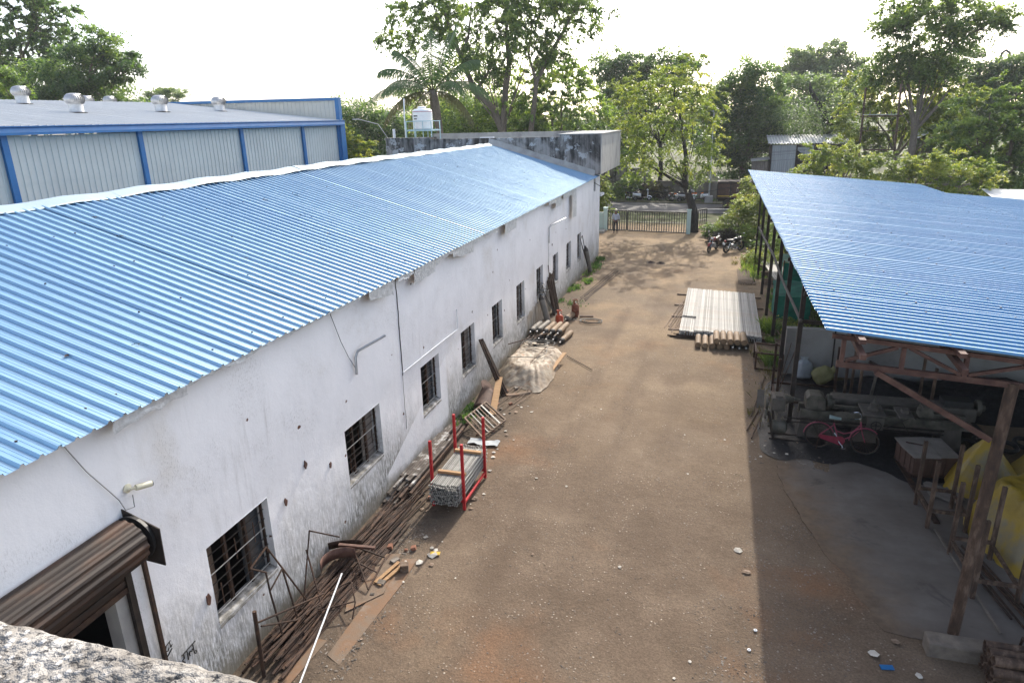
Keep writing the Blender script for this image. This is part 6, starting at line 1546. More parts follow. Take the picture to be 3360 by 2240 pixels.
rod((4.75, 17.4, .03), (4.92, 14.6, .03), 0, 'rust', 'edge_channel', 'long rusty channel on the floor in front of the crate', 'channel', None, rect=(.12, .05))
rod((4.8, 14.3, .06), (5.0, 11.2, .06), 0, 'concrete_kerb', 'edge_channel', 'thin steel strip on the floor edge by the racks', 'strip', None, rect=(.04, .02))
for k in range(5):
    rod((4.95 + .1 * k, 13.6 + rnd.uniform(-.3, .3), .05), (5.3 + .12 * k, 11.4 + rnd.uniform(-.2, .3), .06), .022, 'rust', 'floor_pipe', 'thin pipe lying on the floor under the racks', 'pipe', 'thin pipes on the floor under the racks', 6)
# yellow tarpaulins
YO = [(5.42, 14.4), (5.6, 13.6), (5.85, 12.95), (6.5, 12.6), (7.6, 12.8), (8.2, 14), (7.9, 15.6), (6.8, 15.9), (5.7, 15.3)]
drape('tarpaulin', 'big yellow tarpaulin over a heap beside the big shed post', YO, lambda x, y, r: 1.22 * (1 - max(0, (r - .5) / .5) ** 1.6), 'tarp_yellow', 'tarpaulin', 28, 120, 8, .10)
YO2 = [(5.5, 16.3), (5.7, 15.95), (6.2, 15.9), (6.9, 16.2), (7.2, 17), (6.6, 17.6), (5.9, 17.4)]
drape('tarpaulin', 'smaller yellow tarpaulin hung to a peak behind the big one', YO2, lambda x, y, r: 1.25 * max(0, 1 - r) ** .8, 'tarp_yellow', 'tarpaulin', 24, 90, 12, .07)
drape('tarpaulin', 'far yellow tarpaulin at the right edge behind the post', [(7.2, 17.0), (8.4, 16.4), (9.4, 17.2), (9.0, 18.4), (7.6, 18.2)], lambda x, y, r: .9 * (1 - r ** 2), 'tarp_yellow', 'tarpaulin', 20, 70, 15, .08)
for k in range(4):
    q = MB(); q.torus(Matrix.Translation((6.6 + .45 * k, 18.6 + .3 * (k % 2), .12 + .02 * k)) @ Matrix.Rotation(.2, 4, 'X'), .2, .06, 20, 7); o = q.build('pipe_flange', MT['black'], None, 1)
    tag(o, ('first', 'second', 'third', 'fourth')[k] + ' dark flange ring from the left behind the yellow tarpaulin', 'flange', 'flange rings behind the tarpaulin')
q = MB(); P = [[(5.05 + .7 * i / 8, 15.6 + .7 * j / 8 + .1 * math.sin(i), .05 + .08 * abs(noise.noise(V3((i * .8, j * .8, 3))))) for j in range(9)] for i in range(9)]
q.grid(P); o = q.build('plastic_sheet', MT['dust_board'], None, 1); tag(o, 'crumpled grey sheet on the floor between crate and rack', 'plastic')
# bundle of pipes at the lower right corner
PG = 'rusty pipes in the strapped bundle by the plinth'
k = 0
for lay in range(4):
    for j in range(4 - (lay % 2)):
        z = .085 + .14 * lay; y = 9.85 + .165 * j + (.08 if lay % 2 else 0)
        q = MB()
        M_ = MX(4.42 + rnd.uniform(-.05, .05), y, z)
        q.lathe([(.065, 0), (.08, 0), (.08, 3.2), (.065, 3.2), (.065, 0)], 14, M_, caps=False)
        o = q.build('rusty_pipe', MT['rust_post'], None, 40); tag(o, 'rusty pipe in the strapped bundle at the lower right corner', 'pipe', PG)
o = MB().tube([(4.95, 9.72, .0), (4.95, 9.74, .6), (4.95, 10.42, .62), (4.95, 10.5, .0)], .02, 6).build('bundle_strap', MT['rust'], None); tag(o, 'steel strap around the rusty pipe bundle', 'strap')

# ------------------------------------------------------------------ bicycle
def wheel(mb_t, mb_r, M_, R0, rt, spokes=24):
    mb_t.torus(M_, R0 - rt, rt, 36, 7)
    mb_r.torus(M_, R0 - 2.1 * rt, rt * .55, 36, 5)
    for k in range(spokes):
        a = 2 * PI * k / spokes
        mb_r.bar(M_ @ V3((0, 0, .02 if k % 2 else -.02)), M_ @ V3(((R0 - 2.1 * rt) * math.cos(a), (R0 - 2.1 * rt) * math.sin(a), 0)), .004, .004)
    mb_r.tube([M_ @ V3((0, 0, -.045)), M_ @ V3((0, 0, .045))], .02, 8)
def bicycle(label, mat, mat2, group=None):
    t_ = thing('bicycle', label, 'bicycle', (0, 0, 0), 0, group)
    WY = lambda x, z: basis((1, 0, 0), (0, 0, 1), (0, -1, 0), (x, 0, z))
    r_, rt = .345, .019
    for x in (-.53, .55):
        a, c = MB(), MB(); wheel(a, c, WY(x, r_), r_, rt); w_ = a.build('wheel', MT['rubber'], t_, 1); c.build('rim', MT['rust'], w_, 40)
    fr = MB()
    BB, ST, HT, HB = V3((-.05, 0, .29)), V3((-.21, 0, .74)), V3((.40, 0, .86)), V3((.435, 0, .68))
    fr.tube([BB, ST], .016, 8); fr.tube([HT, HB], .02, 8)
    fr.tube([HB + V3((-.02, 0, .1)), V3((.25, 0, .56)), V3((.05, 0, .48)), ST.lerp(BB, .45)], .015, 8)
    fr.tube([HB, V3((.26, 0, .45)), V3((.08, 0, .34)), BB], .016, 8)
    for s in (-1, 1):
        fr.tube([BB, V3((-.53, s * .05, .345))], .011, 6); fr.tube([ST.lerp(BB, .12), V3((-.53, s * .05, .345))], .010, 6)
        fr.tube([HB, V3((.47, s * .05, .55)), V3((.55, s * .05, .345))], .012, 6)
    fr.build('frame', MT[mat], t_, 40)
    for x, a0, a1 in ((-.53, .12 * PI, .98 * PI), (.55, .25 * PI, 1.02 * PI)):
        q = MB(); P = []
        for i in range(23):
            a = a0 + (a1 - a0) * i / 22
            P.append([(x + (r_ + .03 - .012 * abs(k - 2) ** 1.5 * .6) * math.cos(a), (k - 2) * .017, r_ + (r_ + .03 - .012 * abs(k - 2) ** 1.5 * .6) * math.sin(a)) for k in range(5)])
        q.grid(P); q.build('mudguard', MT[mat], t_, 1)
    q = MB(); q.prism([(.10, .29), (.085, .37), (.02, .415), (-.06, .41), (-.13, .385), (-.5, .395), (-.53, .345), (-.5, .295), (-.12, .20), (-.04, .175), (.05, .19)], -.065, -.045, basis((1, 0, 0), (0, 0, 1), (0, -1, 0), (0, -.11, 0))); q.build('chain_cover', MT[mat2], t_)
    q = MB(); q.tube([(-.05, -.12, .29), (-.05, .1, .29)], .018, 8); q.tube([(-.05, -.13, .29), (.06, -.13, .16)], .009, 6); q.tube([(-.05, .1, .29), (-.16, .1, .42)], .009, 6); q.box((.07, -.17, .15), (.09, .08, .02)); q.box((-.17, .14, .43), (.09, .08, .02)); q.build('crank', MT['chrome'], t_, 40)
    q = MB(); P = []
    for i in range(9):
        f = i / 8; w_ = .035 + .085 * f ** 1.2; P.append([(-.05 - .28 * f, w_ * (k - 3) / 3, .875 + .03 * f * f - .02 * abs(k - 3) ** 1.6 * .3) for k in range(7)])
    q.grid(P); s_ = q.build('saddle', MT['net_green'] if mat2 == 'pink2' else MT['black'], t_, 1); s_.data.materials[0] = MT['saddle'] if mat2 == 'pink2' else MT['black']
    s_.modifiers.new('s', 'SOLIDIFY').thickness = .03
    q = MB(); q.tube([ST, V3((-.235, 0, .86))], .012, 6); q.torus(Matrix.Translation((-.2, .06, .84)) @ Matrix.Rotation(PI / 2, 4, 'X'), .02, .005, 10, 4); q.build('seat_post', MT['dark_steel'], t_)
    q = MB(); q.tube([HT, V3((.385, 0, .97))], .014, 6); q.tube([(.22, -.27, .99), (.34, -.26, 1.02), (.40, -.12, 1.0), (.40, .12, 1.0), (.34, .26, 1.02), (.22, .27, .99)], .012, 6); q.build('handlebar', MT['chrome'], t_, 40)
    for s in (-1, 1):
        q = MB(); q.tube([(.24, s * .27, .993), (.13, s * .27, .975)], .017, 7); q.build('grip', MT['black'], t_, 40)
    q = MB()
    for y in (-.06, .06): q.tube([(-.28, y, .725), (-.82, y, .725)], .006, 5); q.tube([(-.75, y, .725), (-.53, y * .9, .345)], .005, 5)
    for x in (-.35, -.5, -.65, -.8): q.tube([(x, -.06, .725), (x, .06, .725)], .005, 5)
    q.build('carrier', MT['dark_steel'], t_)
    q = MB(); q.tube([(-.5, .06, .34), (-.56, .14, .0)], .009, 5); q.tube([(-.5, -.06, .34), (-.56, -.14, .0)], .009, 5); q.build('stand', MT['rust'], t_)
    return t_
MT['saddle'] = pm('worn_saddle', [(.16, .22, .21), (.26, .34, .33)], 6., .6)
place(bicycle('dusty pink bicycle with red chain cover parked before the lathe', 'pink', 'pink2'), (3.45, 17.66, .035), -.14, tilt=(-.07, 0))
place(bicycle('plain dark bicycle parked across the road between the scooters', 'leaf_far' if False else 'dark_steel', 'dark_steel'), rd(-5.3, 7.6, .12), .1)

# ================================================================== TWO WHEELERS
def motorcycle(label, tank_mat, group):
    t_ = thing('motorcycle', label, 'motorcycle', (0, 0, 0), 0, group)
    WY = lambda x, z: basis((1, 0, 0), (0, 0, 1), (0, -1, 0), (x, 0, z))
    for x, rt in ((-.62, .055), (.66, .045)):
        a, c = MB(), MB(); R0 = .31
        a.torus(WY(x, R0), R0 - rt, rt, 28, 8); w_ = a.build('wheel', MT['rubber'], t_, 1)
        c.torus(WY(x, R0), R0 - 2 * rt, .018, 28, 5)
        for k in range(5):
            an = 2 * PI * k / 5; c.bar(WY(x, R0) @ V3((.04 * math.cos(an), .04 * math.sin(an), 0)), WY(x, R0) @ V3(((R0 - 2 * rt) * math.cos(an), (R0 - 2 * rt) * math.sin(an), 0)), .035, .025)
        c.lathe([(.06, -.05), (.07, -.03), (.07, .03), (.06, .05)], 14, WY(x, R0)); c.build('rim', MT['dark_steel'], w_, 40)
    q = MB()
    for s in (-1, 1): q.tube([(.66, s * .09, .31), (.50, s * .09, .72), (.43, s * .08, .93)], .022, 8)
    q.build('fork', MT['chrome'], t_, 40)
    q = MB(); q.tube([(.43, 0, .86), (.2, 0, .72), (-.2, 0, .70), (-.72, 0, .76)], .028, 8); q.tube([(.42, 0, .78), (.3, 0, .35), (.0, 0, .27), (-.3, 0, .30), (-.35, 0, .70)], .024, 8)
    for s in (-1, 1): q.tube([(-.3, s * .1, .33), (-.62, s * .1, .31)], .02, 6)
    q.build('frame', MT['black'], t_, 40)
    for s in (-1, 1):
        q = MB(); q.tube([(-.6, s * .13, .34), (-.48, s * .13, .70)], .028, 8); q.build('rear_shock', MT['chrome'], t_, 40)
    q = MB(); P = []
    for i in range(11):
        f = i / 10; x = .36 - .50 * f; w_ = .125 * (math.sin(PI * (.12 + .8 * f)) ** .6); h = .13 * (math.sin(PI * (.18 + .7 * f)) ** .6)
        P.append([(x, w_ * math.cos(a), .80 + h * math.sin(a)) for a in [2 * PI * k / 14 for k in range(15)]])
    q.grid(P); q.build('tank', MT[tank_mat], t_, 1)
    q = MB(); P = []
    for i in range(10):
        f = i / 9; x = -.13 - .62 * f; z = .80 + .06 * f * f; w_ = .12 - .02 * f + (.015 if f < .3 else 0)
        P.append([(x, w_ * math.cos(a) if True else 0, z + .05 * math.sin(a)) for a in [2 * PI * k / 12 for k in range(13)]])
    q.grid(P); q.build('seat', MT['black'], t_, 1)
    q = MB(); P = []
    for i in range(6):
        f = i / 5; x = -.30 - .52 * f; P.append([(x, (.11 - .04 * f) * math.cos(a), .70 + .07 * f + (.07 - .02 * f) * math.sin(a)) for a in [2 * PI * k / 10 for k in range(11)]])
    q.grid(P); q.build('tail_panel', MT[tank_mat], t_, 1)
    q = MB(); q.box((.02, 0, .40), (.34, .22, .22)); q.lathe([(.10, -.14), (.11, -.12), (.11, .12), (.10, .14)], 14, WY(-.05, .36)); e_ = q.build('engine', MT['galv'], t_, 40, .02)
    q = MB()
    for k in range(6): q.box((.10, 0, .50 + .03 * k), (.20, .20, .014), Matrix.Rotation(-.25, 3, 'Y'))
    q.build('cylinder_fins', MT['dark_steel'], e_)
    q = MB(); q.tube([(.2, -.08, .46), (.3, -.12, .32), (.1, -.15, .24), (-.2, -.16, .25), (-.3, -.16, .27)], .02, 8); q.tube([(-.3, -.16, .27), (-.85, -.17, .36)], .045, 10); q.build('exhaust', MT['chrome'], t_, 40)
    q = MB(); q.tube([(.30, -.36, 1.03), (.37, -.30, 1.05), (.42, -.12, .97), (.42, .12, .97), (.37, .30, 1.05), (.30, .36, 1.03)], .013, 7); hb = q.build('handlebar', MT['black'], t_, 40)
    for s in (-1, 1):
        q = MB(); q.tube([(.37, s * .27, 1.05), (.36, s * .32, 1.22)], .006, 5); q.sphere((.36, s * .33, 1.25), .06, 10, 6, (.3, 1, .7)); q.build('mirror', MT['chrome'], hb, 40)
    q = MB(); q.lathe([(.02, -.12), (.08, -.08), (.10, 0), (.09, .02)], 16, basis((0, 1, 0), (0, 0, 1), (1, 0, 0), (.54, 0, .88))); hl = q.build('headlight_shell', MT[tank_mat], t_, 40)
    q = MB(); q.lathe([(.088, .018), (.06, .035), (.005, .042)], 16, basis((0, 1, 0), (0, 0, 1), (1, 0, 0), (.542, 0, .88))); q.build('headlight', MT['chrome'], hl, 40)
    for x, a0, a1 in ((.66, .15 * PI, .85 * PI), (-.62, .2 * PI, .9 * PI)):
        q = MB(); P = []
        for i in range(13):
            a = a0 + (a1 - a0) * i / 12; P.append([(x + (.36 - .012 * abs(k - 2) ** 1.6) * math.cos(a), (k - 2) * .032, .31 + (.36 - .012 * abs(k - 2) ** 1.6) * math.sin(a)) for k in range(5)])
        q.grid(P); q.build('mudguard', MT[tank_mat] if x > 0 else MT['black'], t_, 1)
    q = MB(); q.box((-.93, 0, .62), (.015, .2, .13)); q.build('number_plate', MT['white_pvc'], t_)
    q = MB(); q.box((-.84, 0, .80), (.05, .14, .06)); q.build('tail_light', MT['red_paint'], t_, 0, .01)
    q = MB(); q.tube([(-.1, .12, .28), (-.2, .30, .0)], .012, 6); q.build('side_stand', MT['dark_steel'], t_)
    for s in (-1, 1):
        q = MB(); q.tube([(.0, s * .12, .30), (.0, s * .28, .30)], .014, 6); q.build('footpeg', MT['rubber'], t_)
    return t_
MT['moto_red'] = pm('motorcycle_red', [(.25, .02, .02), (.3, .03, .03)], 5., .3)
MT['moto_black'] = pm('motorcycle_black', [(.012, .012, .014), (.02, .02, .022)], 5., .25)
MG = 'motorcycles parked by the brush heap'
place(motorcycle('black and red motorcycle with its front wheel towards the camera, by the brush heap', 'moto_red', MG), (-.1, 45.6, 0), -PI / 2 - .35, tilt=(-.12, 0))
place(motorcycle('black motorcycle seen from behind, right of the red one', 'moto_black', MG), (1.15, 45.5, 0), PI / 2 - .75, tilt=(.12, 0))
def scooter(label, mat, group):
    t_ = thing('scooter', label, 'scooter', (0, 0, 0), 0, group)
    WY = lambda x, z: basis((1, 0, 0), (0, 0, 1), (0, -1, 0), (x, 0, z))
    for x in (-.60, .64):
        q = MB(); q.torus(WY(x, .22), .165, .055, 24, 8); w_ = q.build('wheel', MT['rubber'], t_, 1)
        q = MB(); q.lathe([(.02, -.05), (.11, -.04), (.12, 0), (.11, .04), (.02, .05)], 16, WY(x, .22)); q.build('rim', MT['galv'], w_, 40)
    q = MB(); P = []   # rear body
    for i in range(10):
        f = i / 9; x = -.12 - .74 * f; w_ = .10 + .11 * math.sin(PI * min(1, .15 + .75 * f)); z = .52 + .10 * f; h = .17 - .06 * f
        P.append([(x, w_ * math.cos(a), z + h * math.sin(a)) for a in [2 * PI * k / 14 for k in range(15)]])
    q.grid(P); q.build('rear_body', MT[mat], t_, 1)
    q = MB(); q.prism([(-.15, .27), (.38, .25), (.42, .30), (-.15, .33)], -.17, .17, basis((1, 0, 0), (0, 0, 1), (0, -1, 0), (0, 0, 0))); q.build('floorboard', MT['dark_steel'], t_)
    q = MB(); P = []
    for i in range(9):
        f = i / 8; x = .42 + .06 * math.sin(f * 2) - .02 * f; z = .27 + .66 * f; w_ = .20 * (1 - .55 * f ** 2)
        P.append([(x + .08 * (1 - (k / 4) ** 2) , w_ * k / 4, z) for k in range(-4, 5)])
    q.grid(P); q.build('front_apron', MT[mat], t_, 1)
    q = MB(); P = []
    for i in range(9):
        f = i / 8; a0 = .1 * PI + .8 * PI * f; P.append([(.64 + (.27 - .02 * abs(k - 2) ** 1.5) * math.cos(a0), (k - 2) * .045, .22 + (.27 - .02 * abs(k - 2) ** 1.5) * math.sin(a0)) for k in range(5)])
    q.grid(P); q.build('front_mudguard', MT[mat], t_, 1)
    q = MB(); P = []
    for i in range(9):
        f = i / 8; x = -.08 - .70 * f; P.append([(x, .13 * math.cos(a) * (1 - .2 * f), .72 + .03 * f + .05 * math.sin(a)) for a in [2 * PI * k / 12 for k in range(13)]])
    q.grid(P); q.build('seat', MT['black'], t_, 1)
    q = MB(); q.tube([(.64, .07, .22), (.52, .03, .6), (.44, 0, .98)], .025, 8); q.tube([(.36, -.33, 1.02), (.43, -.15, 1.0), (.43, .15, 1.0), (.36, .33, 1.02)], .014, 7); hb = q.build('handlebar', MT['dark_steel'], t_, 40)
    q = MB(); q.sphere((.46, 0, .99), .12, 12, 8, (.8, 1.1, .75)); q.build('headlight_cowl', MT[mat], hb, 1)
    for s in (-1, 1):
        q = MB(); q.tube([(.41, s * .22, 1.02), (.40, s * .28, 1.18)], .006, 5); q.sphere((.40, s * .29, 1.21), .055, 10, 6, (.3, 1, .7)); q.build('mirror', MT['black'], hb, 40)
    q = MB(); q.tube([(-.2, -.14, .25), (-.4, -.16, .24), (-.85, -.17, .30)], .04, 8); q.build('exhaust', MT['dark_steel'], t_, 40)
    q = MB(); q.box((-.87, 0, .60), (.04, .16, .07)); q.build('tail_light', MT['red_paint'], t_, 0, .01)
    q = MB(); q.tube([(-.25, .1, .25), (-.3, .2, 0)], .012, 5); q.build('stand', MT['dark_steel'], t_)
    return t_
MT['scooter_white'] = pm('scooter_white', [(.68, .69, .68), (.76, .77, .76)], 4., .3)
MT['scooter_grey'] = pm('scooter_grey', [(.35, .33, .31), (.42, .4, .38)], 4., .3)
SGp2 = 'two-wheelers parked along the far road edge'
place(scooter('white scooter parked across the road, leftmost of the row', 'scooter_white', SGp2), rd(-7.4, 7.5, .12), .12, tilt=(.08, 0), sc=1.12)
place(scooter('grey scooter parked behind the leaning tree trunk', 'scooter_grey', SGp2), rd(-3.0, 7.6, .12), .25, tilt=(.06, 0), sc=1.1)
place(scooter('white scooter half hidden right of the leaning tree trunk', 'scooter_white', SGp2), rd(-1.75, 7.7, .12), PI + .2, tilt=(.05, 0), sc=1.1)
place(motorcycle('dark motorcycle parked behind the white scooter across the road', 'moto_black', SGp2), rd(-8.3, 7.9, .12), .4, tilt=(.1, 0))
place(motorcycle('dark motorcycle parked left of the grey scooter across the road', 'moto_black', SGp2), rd(-3.9, 7.9, .12), .5, tilt=(.1, 0))

# ================================================================== TRUCK
tk_ = thing('truck', 'parked truck with brown wooden cargo body and yellow stripe', 'truck', (0, 66.8, 0))
x0, x1, y0, y1 = -.05, 5.6, 66.2, 68.4
q = MB(); q.span((x0 + .1, y0 + .5, .75), (x1 + 1.9, y1 - .5, .95)); q.build('chassis', MT['black'], tk_)
q = MB(); q.span((x0, y0, .97), (x1, y1, 1.08)); q.build('cargo_floor', MT['dark_steel'], tk_)
nb = 16
for k in range(nb):
    xa = x0 + .04 + (x1 - x0 - .08) * k / nb; q = MB(); q.span((xa + .006, y0 + .02, 1.3), (xa + (x1 - x0 - .08) / nb - .006, y0 + .06, 2.35)); q.build('side_board', MT['crate_board'], tk_)
q = MB(); q.span((x0, y0 + .0, 1.09), (x1, y0 + .07, 1.29)); q.build('lower_panel', MT['crate_board'], tk_)
MT['yellow_paint'] = pm('yellow_paint', [(.45, .28, .02), (.55, .36, .03)], 5., .6)
q = MB(); q.span((x0, y0 - .012, 1.22), (x1, y0 - .002, 1.29)); q.build('yellow_stripe', MT['yellow_paint'], tk_)
q = MB(); q.span((x0, y0 - .02, 2.36), (x1, y0 + .08, 2.46)); q.build('top_rail', MT['dark_steel'], tk_)
q = MB(); q.span((x0, y0 - .02, 2.47), (x1, y1, 2.56)); q.build('tarp_cover', MT['dark_steel'], tk_)
for k in range(6):
    xa = x0 + (x1 - x0) * k / 5; q = MB(); q.span((xa - .04, y0 - .03, 1.0), (xa + .04, y0 + .018, 2.36)); q.build('stake', MT['dark_steel'], tk_)
q = MB(); q.span((x0 - .05, y0, 1.09), (x0 - .01, y1, 2.35)); q.build('tailgate', MT['crate_board'], tk_)
q = MB(); q.span((x0, y1 - .06, 1.09), (x1, y1, 2.35)); q.build('far_side', MT['crate_board'], tk_)
q = MB()
def ltr(pts, xo):
    for a, c in zip(pts[:-1], pts[1:]): q.bar((xo + a[0], y0 - .006, 1.62 + a[1]), (xo + c[0], y0 - .006, 1.62 + c[1]), .03, .02, (0, 1, 0))
ltr([(0, 0), (.1, .28), (.2, 0)], .95); ltr([(0, 0), (0, .24), (.1, .08), (.2, .24), (.2, 0)], 1.6)
q.build('painted_letters', MT['dust_board'], tk_)
for xw in (.95, 1.75, 6.9):
    for yw, sg in ((y0 + .16, 0), (y1 - .16, 0)):
        q = MB(); q.torus(basis((1, 0, 0), (0, 0, 1), (0, -1, 0), (xw, yw, .48)), .34, .14, 24, 8); w_ = q.build('wheel', MT['rubber'], tk_, 1)
        q = MB(); q.lathe([(.03, -.08), (.2, -.05), (.24, .02), (.24, .06)], 16, basis((1, 0, 0), (0, 0, 1), (0, -1, 0), (xw, yw, .48))); q.build('rim', MT['rust'], w_, 40)
q = MB(); q.prism([(5.75, .9), (7.7, .9), (7.72, 1.5), (7.5, 2.3), (5.75, 2.4)], -y1 + .05, -y0 - .05, basis((1, 0, 0), (0, 0, 1), (0, -1, 0), (0, 0, 0))); cb = q.build('cab', MT['rust_red'], tk_, 0, .06)
q = MB(); q.span((6.3, y0 + .03, 1.55), (7.3, y0 + .045, 2.15)); q.build('window', MT['glass'], cb)
q = MB(); q.span((x0 - .05, y0 + .1, .35), (x0 - .03, y0 + .5, .95)); q.build('mud_flap', MT['rubber'], tk_)

# ================================================================== GATE, FENCE, GUARD
MT['gate_black'] = pm('gate_black', [(.012, .014, .014), (.03, .032, .03)], 5., .5)
def gate(name, label, a, c, h, nb, group, low=.07):
    t_ = thing(name, label, 'gate', (a[0], a[1], 0), 0, group)
    a, c = V3((a[0], a[1], 0)), V3((c[0], c[1], 0))
    for z, w_ in ((low, .09), (h, .08), (h * .48, .03)):
        q = MB(); q.bar(a + V3((0, 0, z)), c + V3((0, 0, z)), .05, w_); q.build('rail', MT['gate_black'], t_)
    for p in (a, c):
        q = MB(); q.bar(p + V3((0, 0, low)), p + V3((0, 0, h + .02)), .07, .07, (0, 1, 0)); q.build('stile', MT['gate_black'], t_)
    for k in range(1, nb):
        p = a.lerp(c, k / nb); q = MB(); q.bar(p + V3((0, 0, low)), p + V3((0, 0, h)), .045, .045, (0, 1, 0)); q.build('bar', MT['gate_black'], t_)
    for k in range(nb * 2):
        f = (k + .5) / (nb * 2); p = a.lerp(c, f)
        q = MB(); q.bar(p + V3((0, 0, low)), p + V3((0, 0, h * .46 + (.04 if k % 2 else 0))), .014, .014, (0, 1, 0)); q.build('thin_bar', MT['gate_black'], t_)
    return t_
gate('iron_gate', 'narrow black barred gate leaf beside the guard', (-8.0, 53.0), (-6.55, 52.86), 1.56, 8, 'leaves of the yard gate')
gate('iron_gate', 'wide black barred sliding gate closing the yard', (-6.45, 52.80), (-2.05, 52.18), 1.56, 24, 'leaves of the yard gate')
gate('iron_fence', 'short black barred fence right of the leaning tree', (-1.75, 53.6), (-.72, 55.0), 1.5, 7, None)
for x in (-5.2, -3.4):
    pass
def pillar(label, x, y, h):
    t_ = thing('gate_pillar', label, 'pillar', (x, y, 0), 0, 'gate pillars')
    q = MB(); q.span((x - .14, y - .14, 0), (x + .14, y + .14, h)); q.build('shaft', MT['mint'], t_, 0, .01)
    q = MB(); q.span((x - .17, y - .17, h + .001), (x + .17, y + .17, h + .05)); q.build('cap', MT['mint'], t_)
pillar('pale mint gate pillar beside the guard', -8.2, 53.05, 1.72); pillar('pale mint gate pillar beside the leaning tree', -1.92, 52.2, 1.74)
bp = thing('brick_pier', 'pale painted brick wall end left of the gate pillar', 'wall', (-8.75, 53.1, 0))
for r_ in range(14):
    for k in range(3):
        xa = -9.1 + .25 * k + (.12 if r_ % 2 else 0); xb = min(xa + .24, -8.38)
        if xb - xa < .05: continue
        q = MB(); q.span((xa, 52.98 + rnd.uniform(-.008, .008), .1 * r_ + .005), (xb, 53.2, .1 * r_ + .092)); q.build('brick', MT['mint'], bp)
q = MB(); q.span((-9.12, 53.01, 0), (-8.36, 53.19, 1.4)); q.build('mortar', MT['cement_wall'], bp)
q = MB(); q.span((-9.6, 51.6, 0), (-8.1, 52.8, .16)); o = q.build('step', MT['cement_wall'], None); tag(o, 'low cement step left of the guard at the block corner', 'step')
q = MB(); q.tube([(-.7, 55.05, 1.45), (1.0, 55.3, 1.45), (4.5, 55.6, 1.42)], .03, 6)
for x in (.9, 2.6, 4.3): q.tube([(x, 55.3, 0), (x, 55.3, 1.45)], .025, 6)
o = q.build('pipe_rail', MT['galv'], None, 40); tag(o, 'thin grey pipe rail running right from the short fence', 'railing')
q = MB(); q.span((-.6, 55.0, 0), (4.6, 55.2, .35)); o = q.build('low_wall', MT['old_wall'], None); tag(o, 'low dark wall under the pipe rail', 'wall')

